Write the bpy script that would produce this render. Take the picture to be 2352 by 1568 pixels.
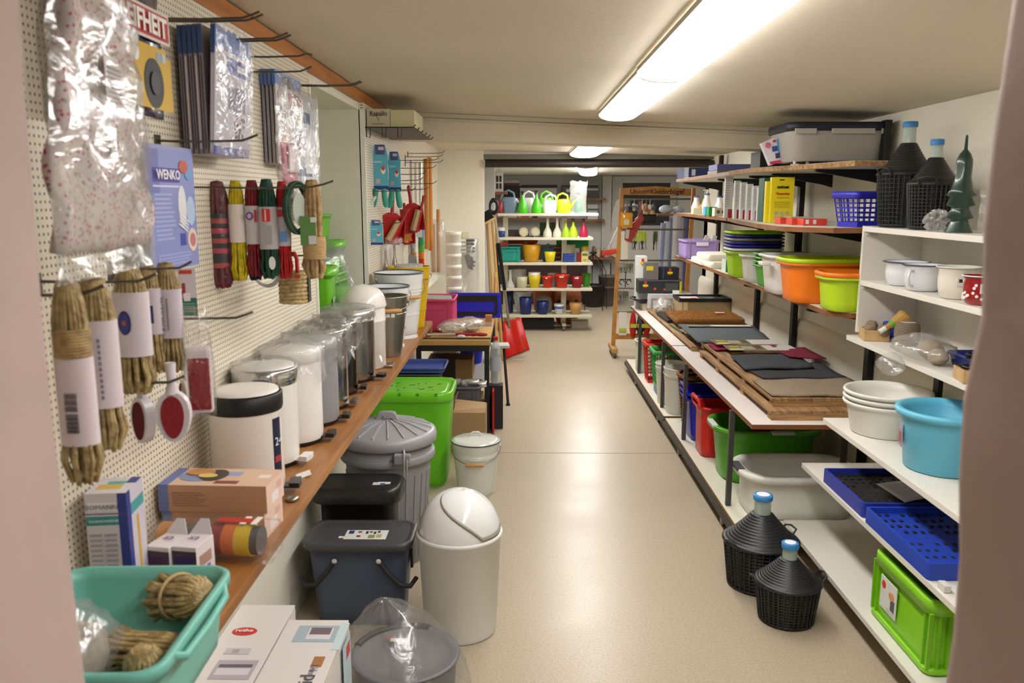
import bpy, math, random
from mathutils import Vector, Matrix
sc=bpy.context.scene
for o in list(bpy.data.objects): bpy.data.objects.remove(o)
# ---------------------------------------------------------------- camera, world, exposure
FPX=1881.6
cd=bpy.data.cameras.new('camera'); cam=bpy.data.objects.new('camera',cd); sc.collection.objects.link(cam)
cam.location=(0,0,1.6); cam.rotation_euler=(math.radians(90-9.93),0,math.radians(0.58))
cd.sensor_width=36; cd.lens=28.8; cd.clip_start=.05
cd.dof.use_dof=True; cd.dof.focus_distance=4.6; cd.dof.aperture_fstop=6.5
sc.camera=cam
w=bpy.data.worlds.new('world'); sc.world=w; w.use_nodes=True
w.node_tree.nodes['Background'].inputs[0].default_value=(1,.9,.82,1)
w.node_tree.nodes['Background'].inputs[1].default_value=.27
sc.view_settings.view_transform='Standard'; sc.view_settings.look='None'
sc.view_settings.exposure=0.5; sc.view_settings.gamma=1; sc.view_settings.use_curve_mapping=False
LIGHT_A=16; LIGHT_B=21
# ---------------------------------------------------------------- helpers
CM=cam.rotation_euler.to_matrix()
def at(px,py,X=None,Y=None,Z=None):
    d=CM@Vector(((px-1176)/FPX,(784-py)/FPX,-1))
    if X is not None: t=X/d.x
    elif Y is not None: t=Y/d.y
    else: t=(Z-1.6)/d.z
    return Vector((d.x*t,d.y*t,1.6+d.z*t))
COL=sc.collection
PI=math.pi
def lin(h):
    h=h.lstrip('#'); r=[]
    for i in (0,2,4):
        c=int(h[i:i+2],16)/255; r.append(c/12.92 if c<=.04045 else ((c+.055)/1.055)**2.4)
    return (*r,1)
MC={}
def mat(h='#cccccc',rough=.45,metal=0,bump=0,bs=80,emit=0,trans=0,alpha=1,spec=.5,var=0,vs=8,coat=0,h2=None,stretch=None,ior=1.45):
    k=(h,rough,metal,bump,bs,emit,trans,alpha,spec,var,vs,coat,h2,stretch,ior)
    if k in MC: return MC[k]
    m=bpy.data.materials.new('surface_'+h.strip('#')); m.use_nodes=True; nt=m.node_tree; n=nt.nodes; b=n['Principled BSDF']
    b.inputs['Base Color'].default_value=lin(h); b.inputs['Roughness'].default_value=rough; b.inputs['Metallic'].default_value=metal
    b.inputs['Specular IOR Level'].default_value=spec; b.inputs['IOR'].default_value=ior
    if coat: b.inputs['Coat Weight'].default_value=coat; b.inputs['Coat Roughness'].default_value=.08
    if trans: b.inputs['Transmission Weight'].default_value=trans
    if alpha<1: b.inputs['Alpha'].default_value=alpha
    if emit: b.inputs['Emission Color'].default_value=lin(h); b.inputs['Emission Strength'].default_value=emit
    tc=None
    def tex(scale,detail=3):
        t=n.new('ShaderNodeTexNoise'); t.inputs['Scale'].default_value=scale; t.inputs['Detail'].default_value=detail
        c=n.new('ShaderNodeTexCoord')
        if stretch:
            mp=n.new('ShaderNodeMapping'); mp.inputs['Scale'].default_value=stretch
            nt.links.new(c.outputs['Object'],mp.inputs[0]); nt.links.new(mp.outputs[0],t.inputs[0])
        else: nt.links.new(c.outputs['Object'],t.inputs[0])
        return t
    if var or h2:
        t=tex(vs,4); mx=n.new('ShaderNodeMix'); mx.data_type='RGBA'
        c=lin(h); mx.inputs[6].default_value=c
        mx.inputs[7].default_value=lin(h2) if h2 else (c[0]*(1-var),c[1]*(1-var),c[2]*(1-var),1)
        cr=n.new('ShaderNodeValToRGB'); cr.color_ramp.elements[0].position=.38; cr.color_ramp.elements[1].position=.62
        nt.links.new(t.outputs[0],cr.inputs[0]); nt.links.new(cr.outputs[0],mx.inputs[0]); nt.links.new(mx.outputs[2],b.inputs['Base Color'])
    if bump:
        t=tex(bs,4); bp=n.new('ShaderNodeBump'); bp.inputs['Strength'].default_value=bump; bp.inputs['Distance'].default_value=.01
        nt.links.new(t.outputs[0],bp.inputs['Height']); nt.links.new(bp.outputs[0],b.inputs['Normal'])
    MC[k]=m; return m
def film(tint='#ffffff',base=.10,bs=30,bump=.9,rough=.2,white=.06):
    base*=.6; bump*=.6; k=('film',tint,base,bs,bump,rough,white)
    if k in MC: return MC[k]
    m=bpy.data.materials.new('clear_film'); m.use_nodes=True; nt=m.node_tree; n=nt.nodes; out=n['Material Output']; n.remove(n['Principled BSDF'])
    tr=n.new('ShaderNodeBsdfTransparent'); tr.inputs[0].default_value=lin(tint)
    gl=n.new('ShaderNodeBsdfGlossy'); gl.inputs['Roughness'].default_value=rough
    df=n.new('ShaderNodeBsdfDiffuse'); df.inputs[0].default_value=lin('#e8e8e6')
    c=n.new('ShaderNodeTexCoord'); t=n.new('ShaderNodeTexNoise'); t.inputs['Scale'].default_value=bs; t.inputs['Detail'].default_value=3; t.inputs['Distortion'].default_value=1.2
    nt.links.new(c.outputs['Object'],t.inputs[0]); bp=n.new('ShaderNodeBump'); bp.inputs['Strength'].default_value=bump; bp.inputs['Distance'].default_value=.012
    nt.links.new(t.outputs[0],bp.inputs['Height']); nt.links.new(bp.outputs[0],gl.inputs['Normal'])
    lw=n.new('ShaderNodeLayerWeight'); lw.inputs[0].default_value=.35; nt.links.new(bp.outputs[0],lw.inputs['Normal'])
    ma=n.new('ShaderNodeMath'); ma.operation='MULTIPLY_ADD'; ma.inputs[1].default_value=.20; ma.inputs[2].default_value=base
    nt.links.new(lw.outputs['Fresnel'],ma.inputs[0])
    m1=n.new('ShaderNodeMixShader'); nt.links.new(ma.outputs[0],m1.inputs[0]); nt.links.new(tr.outputs[0],m1.inputs[1]); nt.links.new(gl.outputs[0],m1.inputs[2])
    m2=n.new('ShaderNodeMixShader'); m2.inputs[0].default_value=white; nt.links.new(m1.outputs[0],m2.inputs[1]); nt.links.new(df.outputs[0],m2.inputs[2])
    nt.links.new(m2.outputs[0],out.inputs[0]); MC[k]=m; return m
class MB:
    def __init__(s): s.v=[];s.f=[];s.mi=[];s.sm=[];s.M=Matrix.Identity(4);s.c=0
    def add(s,vs,fs,smooth=False):
        b=len(s.v); s.v+=[tuple(s.M@Vector(p)) for p in vs]
        for f in fs: s.f.append([b+i for i in f]); s.mi.append(s.c); s.sm.append(smooth)
        return s
    def box(s,x0,x1,y0,y1,z0,z1):
        return s.add([(x0,y0,z0),(x1,y0,z0),(x1,y1,z0),(x0,y1,z0),(x0,y0,z1),(x1,y0,z1),(x1,y1,z1),(x0,y1,z1)],
            [(0,3,2,1),(4,5,6,7),(0,1,5,4),(1,2,6,5),(2,3,7,6),(3,0,4,7)])
    def cbox(s,cx,cy,z0,w,d,h): return s.box(cx-w/2,cx+w/2,cy-d/2,cy+d/2,z0,z0+h)
    def loft(s,rings,c0=True,c1=True,smooth=True,closed=True):
        n=len(rings[0]); v=[p for r in rings for p in r]; f=[]
        for i in range(len(rings)-1):
            for j in range(n if closed else n-1):
                k=(j+1)%n; f.append((i*n+j,i*n+k,(i+1)*n+k,(i+1)*n+j))
        s.add(v,f,smooth)
        if c0: s.add(list(rings[0]),[tuple(reversed(range(n)))],False)
        if c1: s.add(list(rings[-1]),[tuple(range(n))],False)
        return s
    def lathe(s,prof,seg=24,c=(0,0),a0=0,a1=2*PI,c0=True,c1=True):
        full=abs(a1-a0-2*PI)<1e-6; n=seg if full else seg+1
        rings=[[(c[0]+r*math.cos(a0+(a1-a0)*j/seg),c[1]+r*math.sin(a0+(a1-a0)*j/seg),z) for j in range(n)] for r,z in prof]
        return s.loft(rings,c0 and full,c1 and full,True,full)
    def tube(s,path,r,seg=8,caps=True):
        P=[Vector(p) for p in path]; n=len(P); rs=r if isinstance(r,(list,tuple)) else [r]*n; rings=[]; up=None
        for i in range(n):
            t=(P[min(i+1,n-1)]-P[max(i-1,0)]); t=t.normalized() if t.length>1e-9 else Vector((0,0,1))
            if up is None: up=Vector((0,0,1)) if abs(t.z)<.9 else Vector((1,0,0))
            a=t.cross(up).normalized(); up=a.cross(t).normalized()
            rings.append([P[i]+(a*math.cos(2*PI*j/seg)+up*math.sin(2*PI*j/seg))*rs[i] for j in range(seg)])
        return s.loft(rings,caps,caps,True)
    def ring(s,c,R,r,n=24,seg=6,axis='z',a0=0,a1=2*PI):
        pts=[]
        for i in range(n+1):
            a=a0+(a1-a0)*i/n; x,y=R*math.cos(a),R*math.sin(a)
            pts.append({'z':(c[0]+x,c[1]+y,c[2]),'y':(c[0]+x,c[1],c[2]+y),'x':(c[0],c[1]+x,c[2]+y)}[axis])
        return s.tube(pts,r,seg,abs(a1-a0)<6.2)
    def prism(s,poly,a,b,axis='z'):
        g={'z':lambda p,t:(p[0],p[1],t),'y':lambda p,t:(p[0],t,p[1]),'x':lambda p,t:(t,p[0],p[1])}[axis]
        return s.loft([[g(p,a) for p in poly],[g(p,b) for p in poly]],True,True,False)
    def grid(s,nu,nv,fn,smooth=True):
        v=[fn(i/nu,j/nv) for j in range(nv+1) for i in range(nu+1)]
        f=[(j*(nu+1)+i,j*(nu+1)+i+1,(j+1)*(nu+1)+i+1,(j+1)*(nu+1)+i) for j in range(nv) for i in range(nu)]
        return s.add(v,f,smooth)
    def ball(s,c,r,n=14,m=8,sx=1,sy=1,sz=1):
        rings=[]
        for i in range(m+1):
            t=-PI/2+PI*i/m; q=max(math.cos(t),.02)
            rings.append([(c[0]+r*sx*q*math.cos(2*PI*j/n),c[1]+r*sy*q*math.sin(2*PI*j/n),c[2]+r*sz*math.sin(t)) for j in range(n)])
        return s.loft(rings)
def crumple(r,seed,sx=1,sy=1,sz=1,amp=.22,n=18,m=11):
    R_=random.Random(seed); mb=MB(); off=[[R_.uniform(-amp,amp) for _ in range(n)] for _ in range(m+1)]; rings=[]
    for i in range(m+1):
        t=-PI/2+PI*i/m; q=max(math.cos(t),.02); rings.append([(r*sx*q*(1+off[i][j])*math.cos(2*PI*j/n),r*sy*q*(1+off[i][j])*math.sin(2*PI*j/n),max(-r*sz*.9,r*sz*math.sin(t)*(1+off[i][j]*.6))) for j in range(n)])
    mb.loft(rings); mb.sm=[False]*len(mb.sm); return mb
def rr(w,d,r,z,cx=0,cy=0,n=5):
    r=min(r,w/2-1e-4,d/2-1e-4); o=[]
    for qx,qy,a in ((1,1,0),(-1,1,PI/2),(-1,-1,PI),(1,-1,1.5*PI)):
        for i in range(n+1):
            t=a+PI/2*i/n; o.append((cx+qx*(w/2-r)+r*math.cos(t),cy+qy*(d/2-r)+r*math.sin(t),z))
    return o
def build(name,mb,mats,parent=None,bev=0,solid=0,sub=0,loc=None,rot=None,fix=True):
    me=bpy.data.meshes.new(name); me.from_pydata(mb.v,[],mb.f)
    ms=mats if isinstance(mats,(list,tuple)) else [mats]
    for m in ms: me.materials.append(m)
    me.polygons.foreach_set('material_index',mb.mi); me.polygons.foreach_set('use_smooth',mb.sm); me.update()
    o=bpy.data.objects.new(name,me); COL.objects.link(o)
    if parent: o.parent=parent
    if loc is not None: o.location=loc
    if rot is not None: o.rotation_euler=rot
    if solid: md=o.modifiers.new('solid','SOLIDIFY'); md.thickness=solid; md.offset=-1
    if bev: md=o.modifiers.new('bevel','BEVEL'); md.width=bev; md.segments=2; md.limit_method='ANGLE'; md.angle_limit=math.radians(50)
    if sub: md=o.modifiers.new('sub','SUBSURF'); md.levels=sub; md.render_levels=sub
    return o
def tag(o,label,cat,group=None,kind=None):
    if label: o['label']=label
    if cat: o['category']=cat
    if group: o['group']=group
    if kind: o['kind']=kind
    return o
def struct(name,mb,m,bev=0):
    o=build(name,mb,m,bev=bev); o['kind']='structure'; return o
def thing(name,label,cat,loc=(0,0,0),rz=0,group=None,rx=0,ry=0):
    o=bpy.data.objects.new(name,None); o.empty_display_size=.05; COL.objects.link(o); o.location=loc; o.rotation_euler=(rx,ry,rz)
    return tag(o,label,cat,group)
def rot(ax,a): return Matrix.Rotation(a,4,ax)
def tr(x,y,z): return Matrix.Translation((x,y,z))
def B(*a): m=MB(); m.box(*a); return m
def CB(*a): m=MB(); m.cbox(*a); return m
def text(s,size,m,parent,M,name='lettering',ext=.0004,align='CENTER',bold=0,sx=1,shear=0):
    cu=bpy.data.curves.new('t','FONT'); cu.body=s; cu.size=size; cu.align_x=align; cu.align_y='CENTER'; cu.extrude=ext; cu.resolution_u=2; cu.offset=bold*size; cu.shear=shear
    ob=bpy.data.objects.new('t',cu); COL.objects.link(ob); dg=bpy.context.evaluated_depsgraph_get()
    me=bpy.data.meshes.new_from_object(ob.evaluated_get(dg)); bpy.data.objects.remove(ob); bpy.data.curves.remove(cu)
    me.transform(M@Matrix.Translation((0,0,.0022))@Matrix.Diagonal((sx,1,1,1))); me.materials.clear(); me.materials.append(m)
    o=bpy.data.objects.new(name,me); COL.objects.link(o); o.parent=parent; return o
# frames for printing on a face: facing -Y (towards the camera), +X, -X, up
def FY(x,y,z): return tr(x,y,z)@rot('X',PI/2)
def FX(x,y,z): return tr(x,y,z)@rot('Z',PI/2)@rot('X',PI/2)
def FNX(x,y,z): return tr(x,y,z)@rot('Z',-PI/2)@rot('X',PI/2)
def FZ(x,y,z,a=0): return tr(x,y,z)@rot('Z',a)
def rects(parent,M,items,name='printed_label',lift=.0006):
    """flat printing: items (u0,v0,u1,v1,colour) drawn on the plane of M, later ones a hair above"""
    mb=MB(); mats=[]; mb.M=M
    for i,(a,b,c,d,h) in enumerate(items):
        mm=mat(h,.5) if isinstance(h,str) else h
        if mm not in mats: mats.append(mm)
        mb.c=mats.index(mm); z=lift*(1+i*.12)
        mb.box(a,c,b,d,0,z)
    return build(name,mb,mats,parent)
def ellipse(parent,M,cx,cy,a,b,h,name='printed_label',lift=.0012,n=24):
    mb=MB(); mb.M=M; mb.prism([(cx+a*math.cos(2*PI*i/n),cy+b*math.sin(2*PI*i/n)) for i in range(n)],0,lift)
    return build(name,mb,mat(h,.5),parent)
def lines(a,b,c,d,n,h,gap=.5,ragged=0):
    r=random.Random(int((a+b)*1e4)+n); o=[]; s=(d-b)/n
    for i in range(n): o.append((a,b+i*s,c-(c-a)*ragged*r.random(),b+i*s+s*gap,h))
    return o
RN=random.Random(11)
# common materials
WHITE=mat('#eceae4',.35); WPL=mat('#f0efeb',.25,spec=.6); BLK=mat('#141414',.45); BLKM=mat('#101010',.35); STEEL=mat('#9a968c',.32,1); CHROME=mat('#c9c9c9',.12,1)
HOOKM=mat('#6f6a60',.35,.9); CARD=mat('#a98762',.8,bump=.1,bs=60); WOOD=mat('#b07a3e',.45,h2='#9a6430',vs=6,stretch=(6,.6,6))
CREAM=mat('#ddd2b4',.6); PAPER=mat('#e9e7e2',.6)
# ================================================================= ROOM
wallm=mat('#eae4d4',.75,bump=.25,bs=14,var=.05,vs=3)
ceilm=mat('#dcd3c0',.8,bump=.12,bs=60,var=.03,vs=2)
jamb=mat('#b7a299',.7,bump=.35,bs=7,var=.10,vs=5)
# floor: beige speckled linoleum
def floormat():
    m=bpy.data.materials.new('linoleum'); m.use_nodes=True; nt=m.node_tree; n=nt.nodes; b=n['Principled BSDF']; L=nt.links.new
    c=n.new('ShaderNodeTexCoord')
    def noise(s,d=3):
        t=n.new('ShaderNodeTexNoise'); t.inputs['Scale'].default_value=s; t.inputs['Detail'].default_value=d; L(c.outputs['Object'],t.inputs[0]); return t
    a=noise(110,5); r=n.new('ShaderNodeValToRGB'); r.color_ramp.elements[0].position=.33; r.color_ramp.elements[0].color=lin('#a89a82'); r.color_ramp.elements[1].position=.62; r.color_ramp.elements[1].color=lin('#b8ac96')
    L(a.outputs[0],r.inputs[0]); g=noise(1.3,3); r2=n.new('ShaderNodeValToRGB'); r2.color_ramp.elements[0].position=.3; r2.color_ramp.elements[0].color=(.95,.95,.95,1); r2.color_ramp.elements[1].position=.7; r2.color_ramp.elements[1].color=(1,1,1,1)
    L(g.outputs[0],r2.inputs[0]); mx=n.new('ShaderNodeMix'); mx.data_type='RGBA'; mx.blend_type='MULTIPLY'; mx.inputs[0].default_value=1
    L(r.outputs[0],b.inputs['Base Color'])
    b.inputs['Specular IOR Level'].default_value=.42
    g2=noise(3,4); mr=n.new('ShaderNodeMapRange'); mr.inputs[3].default_value=.25; mr.inputs[4].default_value=.42; L(g2.outputs[0],mr.inputs[0]); L(mr.outputs[0],b.inputs['Roughness'])
    return m
struct('floor',B(-1.6,3.4,-1.6,13.1,-.1,0),floormat())
struct('trim_1',B(-.3,1.0,5.02,5.026,0,.0008),mat('#8c8068',.6))   # welded seam of the floor covering
def slopebox(y0,y1,x0,x1,zl,zr,th=.1,thm=None):
    m=MB(); m.prism([(x0,zl),(x1,zr),(x1,zr+th),(x0,zl+th)],y0,y1,'y'); return m
struct('ceiling',slopebox(.3,4.98,-1.5,1.9,2.133,1.984),ceilm)
ceil2=slopebox(4.98,7.62,-1.5,1.9,2.05,1.965,.12); struct('ceiling',ceil2,ceilm)
struct('ceiling',B(-.6,3.2,7.62,13.1,1.945,2.05),mat('#d6d2c8',.8,bump=.1,bs=40))
bm=MB(); bm.prism([(-1.5,1.968),(1.78,1.872),(1.78,2.0),(-1.5,2.14)],4.95,5.2,'y'); struct('trim_11',bm,mat('#e0d6c0',.75,bump=.12,bs=20))
bm=MB()
bm.prism([(-1.5,2.087),(1.78,1.95),(1.78,1.962),(-1.5,2.099)],4.925,4.952,'y'); bm.prism([(-1.5,2.105),(1.78,1.968),(1.78,1.99),(-1.5,2.13)],4.935,4.952,'y')
struct('trim_2',bm,mat('#d8ceb8',.6))
# left wall: above the ledge, the niche, below the ledge recessed
wl=MB(); wl.box(-1.5,-.769,.8,3.0,.86,2.14); wl.box(-1.5,-.768,3.0,4.0,2.012,2.14); wl.box(-1.5,-1.22,3.0,4.0,.86,2.012); wl.box(-1.5,-.763,4.0,7.62,.86,2.14)
wl.box(-1.5,-.87,.8,7.62,0,.86)
struct('wall_left',wl,mat('#e6e3d4',.75,bump=.2,bs=14,var=.04,vs=3))
# right wall with a rounded thicker foot
wr=MB(); wr.box(1.75,1.95,.8,7.9,0,2.1)
poly=[(1.76,0),(1.716,0),(1.716,.80)]+[(1.716+.04*(1-math.cos(t)),.80+.07*math.sin(t)) for t in [PI/2*i/6 for i in range(1,7)]]
wr.prism(poly,.8,7.9,'y'); struct('wall_right',wr,wallm)
# door wall the camera looks through
wf=MB()
def jline(yv,side):
    n=26; out=[]
    for i in range(n+1):
        z=2.15*i/n; w=.0
        if side>0: w=.006*math.sin(z*9)+.010*math.exp(-((z-1.36)/.10)**2)-.008*math.exp(-((z-1.5)/.05)**2)
        else: w=.004*math.sin(z*7+1)
        out.append((w,z))
    return out
def reveal(x,side):
    s=side; m=MB(); n=40; rings=[]
    for w,z in jline(0,s):
        xx=x-s*w
        prof=[(x+s*1.1,.45),(xx,.45),(xx,.62),(xx,.765)]+[(xx+s*.035*(1-math.cos(t)),.765+.035*math.sin(t)) for t in [PI/2*i/5 for i in range(1,6)]]+[(x+s*1.1,.80)]
        rings.append([(p[0],p[1],z) for p in prof])
    m.loft(rings,True,True,True); return m
struct('wall_front_left',reveal(-.455,-1),jamb)
struct('wall_front_right',reveal(.436,1),jamb)
struct('wall_front_head',B(-.47,.46,.45,.8,2.0,2.15),jamb)
# middle partition and back room
struct('wall_back',B(-1.5,-.335,7.6,7.75,0,2.1),mat('#e7e3d2',.7,bump=.1,bs=20))
struct('wall_back_side',B(-.6,-.42,7.75,12.95,0,2.0),mat('#d5d3cb',.75,bump=.1,bs=20))
struct('wall_back_far',B(-.6,3.2,12.95,13.1,0,2.0),mat('#cfcdc6',.75,bump=.1,bs=20))
struct('wall_back_right',B(3.1,3.25,7.75,12.95,0,2.0),mat('#cfcdc6',.75,bump=.1,bs=20))
struct('wall_back_return',B(1.75,3.2,7.75,7.9,0,2.0),mat('#d5d3cb',.75,bump=.1,bs=20))
m=MB(); m.box(-.335,1.75,7.6,7.75,1.945,1.99); struct('trim_3',m,mat('#7d7a6c',.6),bev=.004)
m=MB(); m.tube([(-.32,7.58,1.905),(1.74,7.58,1.905)],.033,12); struct('trim_4',m,mat('#2f2620',.5))
# wooden strips above the pegboards
def strip(n,y0,y1,x=-.768):
    m=MB(); m.box(x,x+.022,y0,y1,2.045,2.094); struct(n,m,mat('#b9773a',.45,h2='#a5652c',vs=5,stretch=(8,.7,8)),bev=.002)
strip('trim_5',.8,4.7); strip('trim_6',5.2,7.55)
for n,y in (('trim_7',2.985),('trim_8',4.0)):
    m=MB(); m.box(-.768,-.742,y,y+.014,.915,2.012); struct(n,m,mat('#efece2',.5))
# the long ledge
lg=MB(); lg.box(-.768,-.50,.82,3.0,.885,.91); lg.box(-1.215,-.50,3.001,3.999,.885,.91); lg.box(-.76,-.50,4.0,4.62,.885,.91)
lg2=tag(build('wooden_ledge',lg,mat('#a5703c',.4,h2='#8c5a2b',vs=5,stretch=(7,.5,7),bump=.05,bs=40),bev=.003),'long brown wooden ledge board running under the pegboard, carrying the row of bins','shelf')
# pegboard
def pegmat():
    m=bpy.data.materials.new('perforated_board'); m.use_nodes=True; nt=m.node_tree; n=nt.nodes; b=n['Principled BSDF']; L=nt.links.new
    c=n.new('ShaderNodeTexCoord'); sp=n.new('ShaderNodeSeparateXYZ'); L(c.outputs['Object'],sp.inputs[0])
    def M(op,a,bb=None,v=None):
        q=n.new('ShaderNodeMath'); q.operation=op
        if hasattr(a,'default_value'): L(a,q.inputs[0])
        else: q.inputs[0].default_value=a
        if bb is not None:
            if hasattr(bb,'default_value'): L(bb,q.inputs[1])
            else: q.inputs[1].default_value=bb
        return q.outputs[0]
    s=.0126
    u=M('SUBTRACT',M('FRACT',M('DIVIDE',sp.outputs[1],s)),.5); v=M('SUBTRACT',M('FRACT',M('DIVIDE',sp.outputs[2],s)),.5)
    d=M('SQRT',M('ADD',M('MULTIPLY',u,u),M('MULTIPLY',v,v))); lt=M('LESS_THAN',d,.2)
    mx=n.new('ShaderNodeMix'); mx.data_type='RGBA'; mx.inputs[6].default_value=lin('#e6dfcb'); mx.inputs[7].default_value=lin('#6a5440'); L(lt,mx.inputs[0]); L(mx.outputs[2],b.inputs['Base Color']); b.inputs['Roughness'].default_value=.5
    return m
PEG=pegmat()
tag(build('pegboard',B(-.768,-.75,.8,2.985,.91,2.045),PEG),'cream perforated pegboard nearest the doorway, hung with packets and ropes','pegboard')
tag(build('pegboard',B(-.762,-.748,4.015,7.52,.95,2.045),PEG),'cream perforated pegboard beyond the white niche, hung with gloves and dustpans','pegboard')
# lamps
def lamp(x,y0,y1,hw,zb,zt,label,st,rz=0):
    """ceiling lamp: opaque tray under the ceiling and a shallow curved diffuser below it"""
    t=thing('ceiling_light',label,'ceiling light',(x,(y0+y1)/2,zb),rz,'fluorescent ceiling lights')
    L2=(y1-y0)/2; h=min(.034,(zt-zb)*.68); n=14; m=MB(); m.box(-hw*.9,hw*.9,-L2+.004,L2-.004,h,zt-zb+.012); build('housing',m,mat('#dcd8ce',.5),t)
    m=MB(); prof=[(-hw*math.cos(PI*i/n),h-h*math.sin(PI*i/n)**.8) for i in range(n+1)]
    m.loft([[(a,-L2,b) for a,b in prof],[(a,L2,b) for a,b in prof]],False,False,True,False)
    dm=bpy.data.materials.new('lit_diffuser'); dm.use_nodes=True; b=dm.node_tree.nodes['Principled BSDF']; b.inputs['Base Color'].default_value=(.9,.9,.88,1); b.inputs['Emission Color'].default_value=(1,.965,.935,1); b.inputs['Emission Strength'].default_value=st
    build('diffuser',m,dm,t,solid=.0015)
    m=MB(); m.box(-hw-.003,-hw+.004,-L2,L2,h-.002,h+.014); m.box(hw-.004,hw+.003,-L2,L2,h-.002,h+.014); build('rim',m,mat('#b8b2a4',.5),t)
    for s in (-1,1):
        m=MB(); m.prism(prof,s*L2-.0015,s*L2+.0015,'y'); build('end_cap',m,mat('#cfcabc',.5),t)
lamp(.50,-.08,1.45,.097,1.995,2.055,'nearest fluorescent ceiling light over the doorway end of the aisle',LIGHT_A)
lamp(.50,1.49,2.94,.097,1.995,2.05,'large glowing white fluorescent ceiling light cut off by the top of the frame',LIGHT_A)
lamp(.505,2.985,4.40,.097,1.995,2.05,'second glowing fluorescent ceiling light, ending just before the ceiling beam',LIGHT_A)
lamp(.56,5.6,7.4,.125,1.95,2.01,'glowing white ceiling light between the beam and the dark rail',LIGHT_B)
lamp(.80,8.6,11.4,.115,1.895,1.95,'farthest glowing ceiling light, above the rolling shelf of watering cans',LIGHT_B*1.05,rz=-.09)
m=MB(); m.prism([(.495,2.035),(.53,2.035),(.53,2.05),(.495,2.05)],4.41,4.94,'y'); struct('trim_9',m,mat('#e0d8c4',.6))
# ================================================================= BUILDERS
def hook(tip,label,base=-.75,dbl=False,drop=.012,group='wire display hooks on the pegboards',dy=0):
    """wire peg hook: from the board out to its upturned tip"""
    t=thing('display_hook',label,'hook',(base,tip.y,tip.z-drop),0,group); L=tip.x-base
    def arm(y,n='prong'):
        m=MB(); m.tube([(-.004,y-dy,0),(L*.45,y,-.002),(L*.84,y,0),(L*.93,y,.006),(L,y,drop)],.0026,6); build(n,m,HOOKM,t)
    if dbl: arm(-.012); arm(.012)
    else: arm(0)
    m=MB(); m.box(0,.004,-.012,.012,-.022,.012); build('back_plate',m,HOOKM,t)
    return t
def boxt(name,label,cat,x0,x1,y0,y1,z0,z1,h,group=None,rz=0,rough=.55,bev=.0015):
    """carton with its origin at the bottom centre; returns thing; local frame centred"""
    cx,cy=(x0+x1)/2,(y0+y1)/2; t=thing(name,label,cat,(cx,cy,z0),rz,group); w,d,hh=(x1-x0),(y1-y0),(z1-z0)
    m=MB(); m.cbox(0,0,0,w,d,hh); build('carton',m,h if not isinstance(h,str) else mat(h,rough),t,bev=bev)
    t['_w']=w; t['_d']=d; t['_h']=hh
    for k in ('_w','_d','_h'): del t[k]
    return t
def pedal_bin(loc,r,h,label,body,lid,lidm=None,rimh=.012,pedal='#222222',group='pedal bins on the ledge',band=None,rz=0,flat=.012,domed=.01):
    t=thing('pedal_bin',label,'bin',loc,rz,group)
    m=MB(); m.lathe([(r*.93,0),(r*.97,.004),(r*.97,.012)],36); build('base_ring',m,BLK,t)
    m=MB(); m.lathe([(r*.96,.010),(r*.98,.014),(r,.03),(r,h-.035)],44); build('body',m,body,t)
    if band:
        m=MB(); m.lathe([(r*1.02,h-.044),(r*1.04,h-.038),(r*1.04,h-.006),(r*.97,h-.001),(r*.93,h-.003)],44,c1=True,c0=True); build('rim',m,band,t)
        m=MB(); m.lathe([(r*.95,h-.004),(r*.93,h+.002),(r*.6,h+.005),(.002,h+.006)],44); build('lid',m,lid,t)
    else:
        m=MB(); m.lathe([(r*1.0,h-.035),(r*1.02,h-.034),(r*1.02,h-.012),(r*.97,h-.002),(r*.6,h+domed*.8),(.002,h+domed)],44); build('lid',m,lid,t)
    m=MB(); m.box(r*.80,r*1.28,-.018,.018,.012,.017); m.prism([(r*1.12,-.022),(r*1.42,-.026),(r*1.46,0),(r*1.42,.026),(r*1.12,.022)],.014,.026)
    build('pedal',m,mat(pedal,.3,.0 if pedal!='#b8b8b8' else 1),t,bev=.003)
    m=MB(); m.box(-r*1.12,-r*.9,-.02,.02,h-.05,h-.015); build('hinge',m,BLK,t,bev=.003)
    return t
def wrap(name,parent,r,z0,z1,seg=40,jag=.012,seed=1,base=.10,white=.05,top=True,sx=1,sy=1,c=(0,0),bs=28):
    """crumpled clear bag pulled over something round"""
    R2=random.Random(seed); m=MB(); rings=[]; n=10
    prof=[(r*1.12,z0),(r*1.06,z0+(z1-z0)*.25),(r*1.05,z0+(z1-z0)*.5),(r*1.08,z0+(z1-z0)*.8),(r*1.03,z1),(r*.8,z1+.006),(r*.4,z1+.012),(.004,z1+.010)] if top else [(r*1.1,z0),(r*1.05,(z0+z1)/2),(r*1.1,z1)]
    for k,(q,z) in enumerate(prof):
        rings.append([(c[0]+sx*(q+(R2.random()-.35)*jag*(1 if k<6 else .3))*math.cos(2*PI*j/seg),c[1]+sy*(q+(R2.random()-.35)*jag*(1 if k<6 else .3))*math.sin(2*PI*j/seg),z+(R2.random()-.5)*jag*(2.2 if k==0 else .8)) for j in range(seg)])
    m.loft(rings,False,False); return build(name,m,film(base=base,white=white,bs=bs),parent)
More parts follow.
